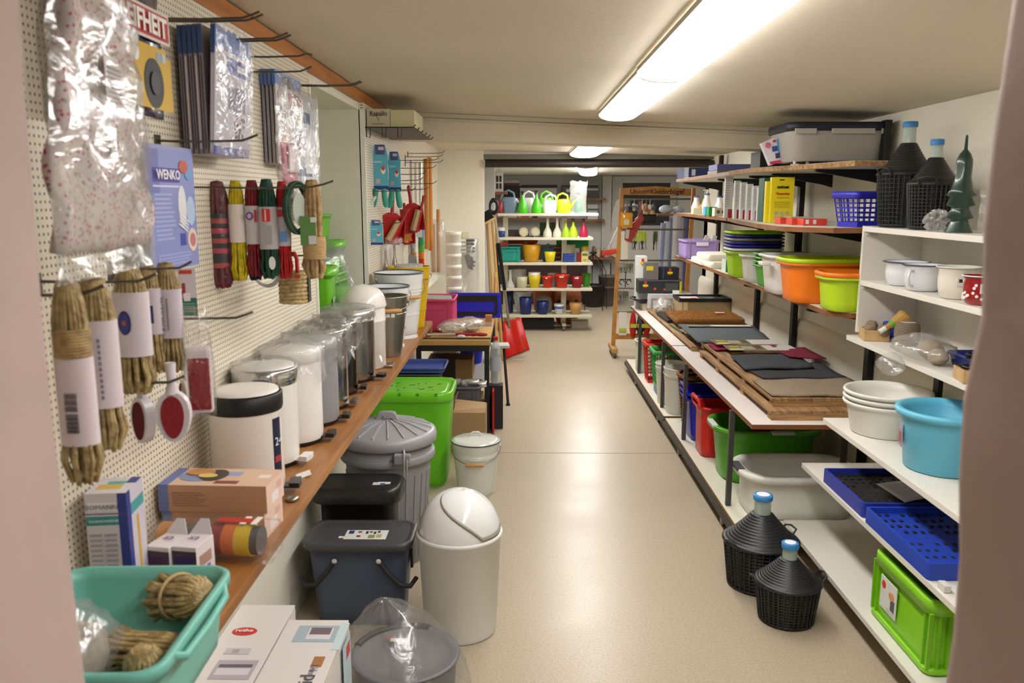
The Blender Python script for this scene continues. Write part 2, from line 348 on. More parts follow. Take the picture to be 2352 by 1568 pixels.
def bucket(name,label,cat,loc,rt,rb,h,m1,rim=None,handle='wire',group=None,rings=(),foot=False,inner=None,rz=0,hcol='#c9955a',up=False,wood=True,rimm=None,lid=None,th=.003,ridge=None):
    t=thing(name,label,cat,loc,rz,group); m=MB(); rad=lambda z: rb+(rt-rb)*z/h
    prof=[]
    if foot: prof+=[(rb*1.06,0),(rb*1.06,.008),(rb*.97,.02)]
    else: prof+=[(rb*.98,0),(rb,.004)]
    zz=[h*i/12 for i in range(1,13)]
    for z in zz:
        if prof[-1][1]<z: prof.append((rad(z),z))
    for z in rings: prof+=[(rad(z)-.0,z-.005),(rad(z)+.003,z),(rad(z),z+.005)]
    prof=sorted(prof,key=lambda p:p[1])
    m.lathe(prof,44,c1=False); q=[(rt,h),(rt-th,h),(rb-th,th+.003),(.001,th+.003)]; m.lathe(q,44,c0=False,c1=False); build('body',m,m1,t)
    if inner:
        pass
    m=MB(); m.ring((0,0,h),rt,.0035 if not rim else .004,40,6); build('rim',m,rimm or m1,t)
    if handle:
        for s in (-1,1):
            m=MB(); m.ball((s*(rad(h*.9)+.004),0,h*.9),.009,8,5,.5,1,1.2); build('handle_lug',m,STEEL if not rimm else m1,t)
        rr_=rad(h*.9)+.008; pts=[]
        for i in range(17):
            a=PI*i/16; x=rr_*math.cos(a); y=-rr_*math.sin(a)
            if up: pts.append((x,y*.05,h*.9+rr_*.95*math.sin(a)))
            else: pts.append((x,y*.98-0.004,h*.9-.42*h*math.sin(a)*(1 if not ridge else ridge)))
        m=MB(); m.tube(pts,.0022,6); bl=build('handle',m,STEEL,t)
        if wood:
            a=pts[8]; m=MB(); L=min(.05,rt*.5); z=a[2]; y=a[1]-.0
            m.tube([(-L,y,z),(-L*.8,y,z),(0,y,z),(L*.8,y,z),(L,y,z)],[.006,.010,.009,.010,.006],10); build('wooden_grip',m,mat(hcol,.5),bl)
    if lid:
        m=MB(); m.lathe([(rt*1.03,h+.002),(rt*1.03,h+.008),(rt*.85,h+.014),(rt*.4,h+.022),(.002,h+.025)],40); l=build('lid',m,lid,t)
        m=MB(); m.tube([(-.03,0,h+.02),(-.028,0,h+.04),(-.015,0,h+.05),(.015,0,h+.05),(.028,0,h+.04),(.03,0,h+.02)],.004,8); build('lid_handle',m,lid,l)
        m=MB(); m.ring((0,0,h+.004),rt*1.03,.003,40,6); build('lid_edge',m,mat('#20242c',.3),l)
    return t
def tubmesh(w,d,h,tp=.82,r=.04,th=.003,lip=.012,lipz=.012,bot=None,n=6,wave=0):
    """open-topped rounded rectangular tub, wall with thickness and a rolled lip"""
    m=MB(); R_=[]; tw,td=w*tp,d*(1-(1-tp)*w/d if False else tp)
    R_.append(rr(tw*.92,td*.92,r*.8,0,n=n)); R_.append(rr(tw,td,r*.9,.006,n=n)); 
    for i in range(1,5):
        k=i/5; R_.append(rr(tw+(w-2*lip-tw)*k,td+(d-2*lip-td)*k,r,h*k,n=n))
    R_.append(rr(w-2*lip,d-2*lip,r,h-lipz,n=n)); R_.append(rr(w,d,r+lip,h-lipz,n=n)); R_.append(rr(w,d,r+lip,h-.003,n=n)); R_.append(rr(w-.006,d-.006,r+lip,h,n=n))
    R_.append(rr(w-2*lip,d-2*lip,r,h,n=n)); R_.append(rr(w-2*lip-2*th,d-2*lip-2*th,r,h-lipz,n=n)); R_.append(rr(tw-2*th,td-2*th,r*.9,.01,n=n)); R_.append(rr(tw*.85,td*.85,r*.7,th+.004,n=n))
    if wave:
        out=[]
        for k,ring in enumerate(R_):
            f=min(1,(ring[0][2]/h))**2
            out.append([(x,y,z+wave*f*((abs(x)/(w/2))**2)) for x,y,z in ring])
        R_=out
    m.loft(R_,True,True); return m
def tub(name,label,cat,loc,w,d,h,m1,rz=0,group=None,handles=None,hm=None,**k):
    t=thing(name,label,cat,loc,rz,group); build('body',tubmesh(w,d,h,**k),m1,t)
    if handles:
        for s in (-1,1):
            m=MB(); m.box(s*(w/2-.004),s*(w/2+.004),-d*.2,d*.2,h-.018,h+.003); build('handle',m,hm or m1,t,bev=.003)
    return t
def tubone(name,label,cat,loc,w,d,h,m1,rz=0,group=None,**k):
    o=build(name,tubmesh(w,d,h,**k),m1,None,loc=loc,rot=(0,0,rz)); return tag(o,label,cat,group)
def lattice(parent,name,w,d,h,tp,m1,nx=8,nz=6,z0=.02,z1=None,bar=.006,bottom=True):
    """basket walls of crossing bars"""
    z1=z1 or h-.03; m=MB(); wz=lambda z,a:a*(tp+(1-tp)*z/h)
    for k in range(nz+1):
        z=z0+(z1-z0)*k/nz; ww,dd=wz(z,w),wz(z,d); t=.0022
        m.box(-ww/2,ww/2,-dd/2-t,-dd/2+t,z-bar/2,z+bar/2); m.box(-ww/2,ww/2,dd/2-t,dd/2+t,z-bar/2,z+bar/2)
        m.box(-ww/2-t,-ww/2+t,-dd/2,dd/2,z-bar/2,z+bar/2); m.box(ww/2-t,ww/2+t,-dd/2,dd/2,z-bar/2,z+bar/2)
    def leg(a,b):
        m.tube([a,b],bar*.55,4)
    for i in range(nx+1):
        u=i/nx-.5
        for s in (-1,1): leg((u*wz(z0,w),s*wz(z0,d)/2,z0),(u*wz(z1,w),s*wz(z1,d)/2,z1))
    ny=max(2,int(nx*d/w))
    for i in range(ny+1):
        u=i/ny-.5
        for s in (-1,1): leg((s*wz(z0,w)/2,u*wz(z0,d),z0),(s*wz(z1,w)/2,u*wz(z1,d),z1))
    if bottom: m.cbox(0,0,0,w*tp,d*tp,.006)
    m.box(-wz(z0,w)/2,wz(z0,w)/2,-wz(z0,d)/2-.002,-wz(z0,d)/2+.002,0,z0); m.box(-wz(z0,w)/2,wz(z0,w)/2,wz(z0,d)/2-.002,wz(z0,d)/2+.002,0,z0)
    for s in (-1,1): m.box(s*wz(z0,w)/2-.002,s*wz(z0,w)/2+.002,-wz(z0,d)/2,wz(z0,d)/2,0,z0)
    return build(name,m,m1,parent)
def basket(name,label,cat,loc,w,d,h,m1,rz=0,group=None,tp=.8,nx=8,nz=6):
    t=thing(name,label,cat,loc,rz,group); lattice(t,'lattice_body',w,d,h,tp,m1,nx,nz)
    m=MB(); A=rr(w+.02,d+.02,.02,h-.03); B_=rr(w+.02,d+.02,.02,h); C=rr(w-.01,d-.01,.015,h); D=rr(w-.01,d-.01,.015,h-.03); m.loft([D,A,B_,C,D],False,False); build('rim',m,m1,t)
    return t
def bottle_prof(name,label,cat,loc,prof,m1,group=None,cap=None,capm=None,rz=0,lab=None):
    t=thing(name,label,cat,loc,rz,group); m=MB(); m.lathe(prof,22); build('body',m,m1,t)
    if cap: m=MB(); m.lathe(cap,18); build('cap',m,capm,t)
    return t
def spray_head(t,z,m1,s=1,d=-1):
    m=MB(); m.lathe([(.012*s,z),(.012*s,z+.018*s),(.008*s,z+.022*s)],14); m.prism([(-.010*s,z+.02*s),(.012*s,z+.02*s),(.016*s,z+.03*s),(.010*s,z+.046*s),(-.012*s,z+.044*s),(-.04*s,z+.04*s),(-.04*s,z+.033*s),(-.012*s,z+.03*s)],-.007*s,.007*s,'y')
    m.tube([(-.012*s,0,z+.03*s),(-.022*s,0,z+.016*s),(-.020*s,0,z+.002*s)],.0028*s,6); build('spray_trigger',m,m1,t)
def pot(label,loc,rt,h,m1,rb=None,rim=0,group='flower pots on the rolling shelf',name='flower_pot',stickers=0,rz=0,cat='flower pot'):
    rb=rb or rt*.68; t=thing(name,label,cat,loc,rz,group); p=[(rb*.96,0),(rb,.003)]
    if rim: p+=[(rb+(rt-rb)*.9-.006,h-rim-.001),(rt,h-rim),(rt,h)]
    else: p+=[(rb+(rt-rb)*.5,h*.45),(rt,h)]
    p+=[(rt-.005,h),(rb-.004,.02),(.001,.02)]; m=MB(); m.lathe(p,28,c1=False); build('body',m,m1,t)
    for k in range(stickers):
        a=-PI/2-.25+.3*k; rq=rt*.985 if rim else rt*.95; mm=tr(rq*math.cos(a),rq*math.sin(a),h*.83)@rot('Z',a+PI/2)@rot('X',PI/2); rects(t,mm,[(-.012,-.007,.012,.007,'#f0efea')],name='price_sticker',lift=.002)
    return t
def demijohn(label,loc,R,H,rz=0,group='basket demijohns',closed=False,neck=.10,capmat='#3a86c4'):
    """glass carboy in a black plastic basket with a ridged cone cover"""
    t=thing('demijohn',label,'demijohn',loc,rz,group); hb=H*.50; hc=H*.80; rb=R*.84; bk=mat('#1d1e21',.42,spec=.6)
    nz,nn=12,36; m=MB(); rad=lambda z: rb+(R-rb)*z/hb
    for k in range(nz+1):
        z=.01+(hb-.012)*k/nz; rr_=rad(z); m.ring((0,0,z),rr_,.0032 if 0<k<nz else .005,36,4)
    for j in range(nn):
        a=2*PI*j/nn; m.tube([((rad(.005)+.001)*math.cos(a),(rad(.005)+.001)*math.sin(a),.005),((R+.001)*math.cos(a),(R+.001)*math.sin(a),hb)],.0042,4)
    m.lathe([(rb*.97,0),(rb*1.0,.002),(rb*1.0,.014),(rb*.98,.016)],32); build('basket',m,bk,t)
    m=MB(); m.lathe([(rb*.93,.006),(R*.93,hb)],28,c1=False); build('bottle_glass',m,mat('#2f3431',.2,spec=.6),t)
    m=MB(); prof=[(R*.9,hb-.004),(R*1.06,hb-.002),(R*1.07,hb+.004),(R*1.0,hb+.012)]; ns=11; r0,r1=R*.96,R*.27
    for i in range(ns):
        k=i/ns; k2=(i+1)/ns; ra=r0+(r1-r0)*(k**.86); rb2=r0+(r1-r0)*(k2**.86); za=hb+.012+(hc-hb-.012)*k; zb=hb+.012+(hc-hb-.012)*k2
        prof+=[(ra,za),(ra-.001,za+(zb-za)*.55),(rb2+.003,za+(zb-za)*.62)]
    prof+=[(r1,hc),(r1-.004,hc)]; m.lathe(prof,40,c0=False,c1=False); build('cone_cover',m,bk,t)
    rn=R*.24; m=MB(); m.lathe([(rn,hc-.02),(rn*.98,hc+.01),(rn*.94,H-.02),(rn,H-.018),(rn,H-.008)],28,c1=False); m.lathe([(rn*.88,H-.008),(rn*.84,hc+.01),(rn*.84,hc-.02)],28,c0=False,c1=False)
    build('glass_neck',m,mat('#c9dcd4',.06,alpha=.45,spec=.8),t)
    m=MB(); m.lathe([(rn*1.1,H-.022),(rn*1.12,H-.02),(rn*1.12,H-.002),(rn*1.05,H),(rn*.8,H)],28,c0=False); cp=build('screw_cap',m,mat(capmat,.4),t)
    m=MB(); m.lathe([(rn*.75,H),(rn*.75,H+.001)],24); build('cap_sticker',m,mat('#e6e8ea',.5),cp)
    for s in (-1,1):
        m=MB(); m.tube([(s*R*1.02,-.03,hb-.002),(s*(R*1.08+.012),-.03,hb+.022),(s*(R*1.08+.014),0,hb+.03),(s*(R*1.08+.012),.03,hb+.022),(s*R*1.02,.03,hb-.002)],.0045,6); build('carry_handle',m,bk,t)
    return t
def rope_bundle(label,loc,h,r,col,sleeve=None,group='rope bundles',rz=0,h2=None,sl=(.25,.7),name='rope_bundle',strands=14,cat='rope',tapebands=(),slr=1.12,thick=.9,open_end=False,metal=0,rough=.5,spec=.5):
    """hank of cord hanging from loc (top), strands gathered under a paper sleeve"""
    t=thing(name,label,cat,loc,rz,group); R2=random.Random(int(r*1e5)+int(h*1e4)); m=MB(); mm=mat(col,rough,metal,h2=h2,vs=60,spec=spec,bump=.5,bs=260) if h2 else mat(col,rough,metal,spec=spec)
    pr=lambda k: r*(.55+.5*min(1,k*6) if k<.16 else 1.0+.0*k if k<.82 else 1.0+.28*math.sin((k-.82)/.18*PI*.85)-.3*max(0,(k-.93)/.07))
    n=strands
    for layer,(q,nn) in enumerate(((1,n),(.55,max(5,n//2)))):
        for j in range(nn):
            a=2*PI*(j+.5*layer)/nn; tw=R2.uniform(-.25,.25); pts=[]
            for i in range(11):
                k=i/10; rad=(pr(k)*q-r*2.6/n*.9)*(1+R2.uniform(-.05,.05)) if layer==0 else pr(k)*q*.8; pts.append((rad*math.cos(a+tw*k),rad*thick*math.sin(a+tw*k),-h*k-(R2.uniform(0,.008) if i==10 else 0)))
            m.tube(pts,r*2.6/n*1.2,5)
    m.ball((0,0,-h+.006),r*.9,12,6,1,thick,.5); m.ball((0,0,-.008),r*.8,12,6,.9,thick,.6)
    build('strands',m,mm,t)
    if sleeve:
        m=MB(); a,b=sl; q=r*slr; m.loft([[(q*math.cos(2*PI*j/20),q*thick*math.sin(2*PI*j/20),-h*a) for j in range(20)],[(q*math.cos(2*PI*j/20),q*thick*math.sin(2*PI*j/20),-h*b) for j in range(20)]],True,True,True)
        sv=build('paper_sleeve',m,mat(sleeve,.6),t)
        t2=sv
    else: t2=t
    return t,t2
def foldbag(name,parent,w,h,d,mtl,M=None,seed=0,jag=.01,n=10,pinch=0):
    """flat clear packet, crumpled, origin at its top centre, lying in the XZ plane"""
    R2=random.Random(seed); m=MB()
    if M: m.M=M
    o=[[R2.uniform(-1,1) for _ in range(n+1)] for _ in range(n+1)]
    for s in (-1,1):
        def fn(u,v,s=s):
            e=math.sin(PI*u)**.5*math.sin(PI*min(1,max(0,v)))**.35 if 0<u<1 and 0<v<1 else 0
            pw=1-pinch*(1-v)**2
            return ((u-.5)*w*pw+jag*.25*o[int(v*n)][int(u*n)],s*d/2*e+jag*.5*o[int(u*n)][int(v*n)]*e,-h*v)
        m.grid(n,n,fn)
    return build(name,m,mtl,parent)
# ================================================================= LEFT: HOOKS AND WHAT HANGS ON THE NEAR PEGBOARD
HX=-.53
hk={}
hk[1]=hook(at(600,30,X=HX),'topmost and nearest double display hook, empty at its tip',dbl=True)
hk[2]=hook(at(665,78,X=HX),'double display hook carrying the stack of grey and blue racks in film',dbl=True)
hk[3]=hook(at(718,126,X=HX),'straight wire display hook behind and above the grey rack stack',dbl=False,drop=.003)
hk[4]=hook(at(716,153,X=-.55),'thin pale display hook holding the pink pouch in clear film')
hk[5]=hook(at(830,187,X=HX),'double display hook reaching over the niche with a blue-topped packet',dbl=True)
hk[6]=hook(at(592,309,X=-.54),'long display hook carrying the lilac ironing board cover packet')
hk[7]=hook(at(766,415,X=-.42),'longest wire hook, threaded through the row of coloured rope bundles',drop=.014)
hk[8]=hook(at(735,576,X=HX),'wire hook holding the coil of sisal rope with a red clip')
hk[9]=hook(at(581,716,X=HX),'bare display hook sticking out below the rope bundles')
hk[10]=hook(at(360,628,X=-.56),'wire hook holding the sleeved golden twine hanks')
hk[11]=hook(at(240,655,X=-.54),'wire hook nearest the doorway, holding the two largest golden twine hanks')
hk[12]=hook(at(425,862,X=-.57),'low wire hook behind the lint brushes')
hk[13]=hook(at(440,600,X=-.60),'short wire hook holding the small red and green card')
def packet(label,x,y0,y1,z0,z1,cols,dx=.004,group=None,name='packaged_rack',cat='packet',body='#c9c6d0',rz=0):
    t=thing(name,label,cat,(x,(y0+y1)/2,z0),rz,group); m=MB(); m.box(-dx,0,-(y1-y0)/2,(y1-y0)/2,0,z1-z0); build('backing_card',m,mat(body,.35,coat=.4),t,bev=.001)
    if cols: rects(t,FX(0,-(y1-y0)/2,0),cols)
    return t
# 1 floral ironing board cover in film, closest to the doorway
t=thing('packaged_cover','large clear film packet of pink floral fabric hanging closest to the door frame','packet',(-.575,1.13,1.955),.10)
def flo():
    m=bpy.data.materials.new('floral_cloth'); m.use_nodes=True; nt=m.node_tree; n=nt.nodes; b=n['Principled BSDF']; L=nt.links.new
    c=n.new('ShaderNodeTexCoord'); v=n.new('ShaderNodeTexVoronoi'); v.inputs['Scale'].default_value=140; L(c.outputs['Object'],v.inputs[0])
    r=n.new('ShaderNodeValToRGB'); e=r.color_ramp.elements; e[0].position=.22; e[0].color=lin('#b03a5e'); e[1].position=.36; e[1].color=lin('#cbc2be'); L(v.outputs['Distance'],r.inputs[0])
    v2=n.new('ShaderNodeTexVoronoi'); v2.inputs['Scale'].default_value=60; mp=n.new('ShaderNodeMapping'); mp.inputs['Location'].default_value=(.3,.7,.1); L(c.outputs['Object'],mp.inputs[0]); L(mp.outputs[0],v2.inputs[0])
    r2=n.new('ShaderNodeValToRGB'); f=r2.color_ramp.elements; f[0].position=.16; f[0].color=(0,0,0,1); f[1].position=.26; f[1].color=(1,1,1,1); L(v2.outputs['Distance'],r2.inputs[0])
    mx=n.new('ShaderNodeMix'); mx.data_type='RGBA'; mx.inputs[6].default_value=lin('#8f9a8c'); L(r2.outputs[0],mx.inputs[0]); L(r.outputs[0],mx.inputs[7]); L(mx.outputs[2],b.inputs['Base Color']); b.inputs['Roughness'].default_value=.8
    return m
m=MB(); RA=random.Random(5); W_,H_=.30,.42
def fn(u,v):
    return (.014*math.sin(u*9+v*4)*math.sin(PI*v)+.006*math.sin(v*23),(u-.5)*W_*(.50+.50*min(1,v*1.7)),-H_*v)
m.grid(22,26,fn); build('folded_cloth',m,flo(),t,solid=.018)
foldbag('clear_film',t,.34,.47,.055,film(bs=16,base=.16,white=.05,bump=1),M=tr(.012,0,.012)@rot('Z',PI/2),seed=3,jag=.035,n=14,pinch=.45)
rects(t,FX(.028,.01,-.30),[(-.03,0,.03,.13,'#d9d4d2')]+lines(-.024,.01,.024,.05,6,'#8b8790')+lines(-.024,.07,.024,.12,8,'#9a969e'))
# 2 yellow / navy bag with red and white brand block
t=thing('packaged_cleaner','glossy navy and yellow bag with a red brand block, hung behind the floral packet','packet',(-.66,1.45,1.742),.0)
m=MB(); R3=random.Random(9)
m.grid(14,18,lambda u,v:(.016*math.sin(PI*u)*math.sin(PI*v)+.004*math.sin(u*11+v*9),(u-.5)*.235,.25*v)); build('bag',m,mat('#1c2350',.12,coat=1,bump=.5,bs=40),t,solid=.012)
rects(t,FX(.019,0,0),[(-.098,.012,.105,.105,'#c9a21e'),(-.07,.10,.085,.118,'#c9a21e'),(-.105,.128,.108,.182,'#d9cfc9'),(-.10,.133,.103,.177,'#b4323a')],lift=.0012)
ellipse(t,FX(.020,0,0),.03,.055,.038,.042,'#23232b'); ellipse(t,FX(.0225,0,0),.03,.055,.018,.02,'#38363e',name='wheel_picture')
ellipse(t,FX(.0205,0,0),-.035,.122,.013,.013,'#e9e6e6'); ellipse(t,FX(.0205,0,0),-.035,.098,.012,.013,'#e9e6e6')
rects(t,FX(.0205,0,0),[(.045,.095,.065,.11,'#8fa6b8'),(.068,.095,.082,.11,'#b8c2c8')])
text('LEIFHEIT',.046,mat('#f3efe9',.4),t,FX(.0212,.004,.153),bold=.03)
# 3 stack of grey racks in film on hook 2
grp='grey rack packets on the double hook'
for i in range(6):
    x=-.728+.0125*i; lab=['grey rack packet at the back of the hanging stack, against the board','second grey rack packet from the board in the hanging stack','third grey rack packet from the board in the hanging stack','grey rack packet in the middle of the stack, darker edge showing','grey rack packet just behind the outermost one of the stack','outermost blue-headed rack packet of the hanging stack, picture side showing'][i]
    y0=1.835-.004*i; y1=y0+.235; z0,z1=1.695,1.965
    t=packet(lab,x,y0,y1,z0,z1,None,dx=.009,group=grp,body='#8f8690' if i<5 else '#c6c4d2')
    rects(t,FY(-.0045,-(y1-y0)/2,0),[(-.0044,.21,.0044,.268,'#3c5a92'),(-.0016,.01,.0016,.205,'#d8d2dc' if i%2 else '#55505a')])
    if i==5:
        t.rotation_euler=(0,.07,0)
        rects(t,FX(0,-(y1-y0)/2,0),[(0,0,.235,.27,'#c4c2d0'),(0,.225,.235,.27,'#6f8fd0'),(.075,.180,.235,.215,'#4353a6'),(.14,.19,.21,.205,'#d9d9ea'),(.02,.185,.045,.2,'#e9e9ef'),(.08,.10,.20,.155,'#8a88a0'),(.085,.105,.195,.15,'#77758f'),(0,0,.235,.018,'#4a58ae')])
        text('METALTEX',.02,mat('#e8e8f4',.5),t,FX(.0035,.06,.008),sx=.9)
        m=MB(); RB=random.Random(4)
        for k in range(26):
            a,b=RB.uniform(.12,.19),RB.uniform(.035,.09); m.box(.0005,.0022,-(y1-y0)/2+a,-(y1-y0)/2+a+.008,b,b+.007)
        build('rack_picture',m,mat('#7d7a74',.5),t)
        foldbag('clear_film',t,.245,.285,.02,film(base=.08,bs=22,white=.02),M=tr(.006,0,.285)@rot('Z',PI/2),seed=8,jag=.01)
# 4 pink pouch in film on hook 4
t=thing('packaged_pegs_bag','pink and white bag in a long clear film pouch hanging between the rack packets','packet',(-.60,2.17,1.90),.25)
foldbag('clear_film',t,.115,.30,.05,film(base=.12,bs=26,white=.05),M=tr(0,0,.0)@rot('Z',PI*.35),seed=12,jag=.02,n=12,pinch=.55)
m=MB(); m.grid(8,10,lambda u,v:((u-.5)*.085*(1-.3*v),.018*math.sin(PI*u),-.16-.10*v)); build('pink_cloth',m,mat('#d98a9c',.7),t,solid=.012,rot=(0,0,PI*.35))
m=MB(); m.grid(6,8,lambda u,v:((u-.5)*.05,-.012+.01*math.sin(PI*u),-.165-.07*v)); build('white_lining',m,mat('#e8dfe2',.7),t,solid=.004,rot=(0,0,PI*.35))
m=MB(); m.ring((0,0,-.005),.008,.0015,14,5,'y'); build('hang_ring',m,STEEL,t)
# 5 white / red packet with blue head and the long window packet behind it
for i in range(4):
    lab=['narrow white packet touching the board on the hook before the niche','second narrow white packet from the board before the niche','third narrow white packet from the board before the niche','outermost white packet with blue head and red flash before the niche'][i]
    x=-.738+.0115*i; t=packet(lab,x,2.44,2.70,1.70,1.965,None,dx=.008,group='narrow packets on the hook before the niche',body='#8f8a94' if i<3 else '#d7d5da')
    rects(t,FY(-.004,-.14,0),[(-.0038,.22,.0038,.263,'#4d72b8')])
    if i==3:
        rects(t,FX(0,-.14,0),[(0,0,.28,.265,'#cfccd2'),(0,.225,.28,.265,'#6d94d4'),(.13,.185,.28,.215,'#b04a74'),(.03,.0,.25,.02,'#d3ccd4'),(.02,.05,.14,.10,'#d8c3b8')])
        text('DELIA',.038,mat('#a0326c',.5),t,FX(.003,.03,.015),sx=.95)
        foldbag('clear_film',t,.285,.275,.02,film(base=.10,bs=22,white=.02),M=tr(.006,0,.27)@rot('Z',PI/2),seed=18,jag=.01)
        m=MB(); m.lathe([(.012,-.001),(.012,.001)],14); build('hang_button',m,BLK,t,loc=(.006,0,.235),rot=(0,PI/2,0))
t=packet('long clear packet with blue and white prints hanging at the edge of the niche',-.705,2.62,2.90,1.54,1.93,[(0,0,.28,.39,'#c9cdd4'),(.03,.30,.20,.335,'#3c5490'),(.04,.20,.25,.285,'#dfe2e8'),(0,.13,.20,.19,'#49628f'),(.12,.14,.24,.19,'#e9e9ec'),(0,0,.28,.075,'#c3c6cc'),(.03,.02,.20,.07,'#3c4f8c')],dx=.01)
foldbag('clear_film',t,.29,.41,.03,film(base=.12,bs=22,white=.03),M=tr(.008,0,.40)@rot('Z',PI/2),seed=28,jag=.012)
# 6 lilac ironing cover packets
for i in range(4):
    z1=at(355,328,X=-.69).z; z0=z1-.235
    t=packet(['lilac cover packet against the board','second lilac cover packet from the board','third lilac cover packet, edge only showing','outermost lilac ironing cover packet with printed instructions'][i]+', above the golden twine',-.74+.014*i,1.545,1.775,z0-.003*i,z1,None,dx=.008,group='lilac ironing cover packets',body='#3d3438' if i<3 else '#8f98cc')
    if i==3:
        rects(t,FX(0,-.115,0),[(0,0,.23,.235,'#8a93cb'),(0,.15,.06,.235,'#7078b8'),(.03,.172,.155,.200,'#4f4a98'),(.03,.163,.155,.166,'#dcdcf0'),(.14,.045,.17,.07,'#4a52a8')]+lines(.03,.06,.125,.155,11,'#aab0dc',.45,.25)+lines(.03,.01,.19,.035,4,'#a4aada',.5,.2))
        text('WENKO',.026,mat('#eeeefa',.5),t,FX(.0035,-.022,.186),sx=1.1,bold=.02)
        ellipse(t,FX(.0004,-.115,0),.175,.205,.022,.013,'#c0604a',lift=.002); ellipse(t,FX(.0004,-.115,0),.20,.19,.02,.012,'#6fa0d0',lift=.0018)
        ellipse(t,FX(.0004,-.115,0),.158,.125,.020,.042,'#dfe0e4',lift=.002); ellipse(t,FX(.0004,-.115,0),.20,.115,.022,.03,'#b4cae6',lift=.0018)
        m=MB(); m.M=FX(.0004,-.115,0)@tr(.155,.088,0)@rot('Z',-.4)
        for q in range(4): m.box(-.02,.025,-.008+q*.007,-.0045+q*.007,0,.003)
        build('cloth_picture',m,mat('#e9e9f4',.5),t); ellipse(t,FX(.0004,-.115,0),.20,.055,.024,.024,'#e3cfc4',lift=.002); ellipse(t,FX(.0006,-.115,0),.20,.055,.014,.014,'#c07a80',lift=.0024,)
# 7 coloured rope bundles on the long hook
RY=2.02; RZ=at(600,418,Y=RY).z
def rp(px): return at(px,418,Y=RY)
grp='coloured rope bundles on the longest hook'
def rsl(t2,r,h,a,b,col,name='printed_label',wd=1.5): 
    rects(t2,FY(0,-r*1.06,0),[(-r*wd/2,-h*b,r*wd/2,-h*a,col)],name=name,lift=.0012)
t,s=rope_bundle('thick maroon and pink banded cord hank, leftmost on the long hook',rp(497),.25,.025,'#7a2a36',None,grp,h2='#5a1e28',tapebands=())
m=MB()
bands=MB(); mats=[mat('#2b2c30',.5),mat('#c0405a',.5),mat('#b84a4a',.5),mat('#8a3f86',.5)]
for i in range(11):
    bands.c=(0,2,0,1,0,2,0,1,0,0,2)[i]; a=-.075-.012*i; r_=.026; bands.lathe([(r_,a-.012),(r_,a)],20)
build('striped_cord_windings',bands,mats,t); rects(t,FX(.0262,0,0),[(-.012,-.205,.012,-.075,'#8a4a94'),(-.006,-.13,.008,-.10,'#e6e2e8'),(-.006,-.18,.008,-.15,'#e6e2e8')])
wrap('clear_film',t,.0265,-.245,-.005,seg=20,jag=.004,seed=5,top=False,base=.08,white=.0)
t,s=rope_bundle('bright yellow rope hank in a plain white paper sleeve',rp(540)+Vector((0,0,.003)),.235,.0185,'#d8c414','#e3d9d6',grp,h2='#b8a40c',sl=(.24,.63))
t,s=rope_bundle('navy blue rope hank half hidden behind the dark red one',rp(562)+Vector((0,.045,0)),.235,.016,'#1c2a50','#c9c9cc',grp,h2='#141e3c',sl=(.28,.6)); rsl(s,.016,.235,.29,.42,'#c03a34')
t,s=rope_bundle('dark red rope hank in a white sleeve with a round purple mark',rp(578)+Vector((0,0,.004)),.225,.018,'#8c1620','#c9c6c8',grp,h2='#6a0e18',sl=(.27,.68)); ellipse(s,FY(0,-.0182,0),-.004,-.085,.009,.010,'#7a4a90'); rects(s,FY(0,-.0182,0),[(.008,-.10,.014,-.07,'#c23a34')]); ellipse(s,FY(0,-.0196,0),-.004,-.085,.005,.006,'#c9b8d0',lift=.001)
t,s=rope_bundle('bottle green rope hank with a red square on its grey sleeve',rp(613)+Vector((0,-.006,.006)),.232,.0205,'#0f4a38','#b8b4b4',grp,h2='#0a3628',sl=(.28,.72)); rects(s,FY(0,-.0212,0),[(-.008,-.10,.012,-.07,'#d0342c'),(-.012,-.155,.014,-.11,'#a8a4a6'),(-.001,-.098,.002,-.072,'#e8e0de')]); ellipse(s,FY(0,-.023,0),.012,-.20,.008,.016,'#e8eeea')
t,s=rope_bundle('bright red rope hank in a sleeve with red and light blue squares',rp(644)+Vector((0,.01,.002)),.23,.0155,'#cc1e22','#c6c4c8',grp,h2='#a81418',sl=(.27,.68)); rects(s,FY(0,-.0165,0),[(-.010,-.085,.006,-.068,'#c8302c'),(-.006,-.145,.012,-.120,'#6e9ad0')])
# green wire coil
t=thing('wire_coil','oval coil of green binding wire with a white tag, beside the tan rope','wire coil',rp(680)+Vector((0,.0,0)),.5,grp)
m=MB()
for k in range(7):
    y=-.016+.0053*k
    m.tube([((.030+.001*(k%2))*math.sin(2*PI*i/24),y,-.062+.062*math.cos(2*PI*i/24)) for i in range(25)],.0034,5,False)
    m.tube([((.024+.001*(k%2))*math.sin(2*PI*i/24),y,-.062+.055*math.cos(2*PI*i/24)) for i in range(25)],.0034,5,False)
build('wire_windings',m,mat('#3f6450',.4,h2='#2f5240',vs=50),t)
m=MB(); m.M=tr(.0,-.022,-.065); m.prism([(.016*math.cos(2*PI*i/20),.040*math.sin(2*PI*i/20)) for i in range(20)],-.001,.001,'y'); tg=build('tag_card',m,mat('#c9d4c8',.5),t)
t,s=rope_bundle('tan sisal rope hank with green label, rightmost on the long hook',rp(716)+Vector((0,0,.004)),.232,.022,'#b89a6c',None,grp,h2='#94764c',strands=11,rough=.8)
m=MB(); m.lathe([(.027,-.19),(.029,-.15),(.027,-.135)],18); build('wrapped_turns',m,mat('#b69768',.8,bump=.6,bs=60,stretch=(1,1,5)),t)
m=MB(); m.box(-.026,.012,-.028,-.026,-.155,-.085); lb=build('printed_label',m,mat('#5f8a4a',.5),t); rects(lb,FY(0,-.0283,0),[(-.006,-.152,.012,-.132,'#d6cfd4'),(0,-.10,.014,-.088,'#dfe0d8')])
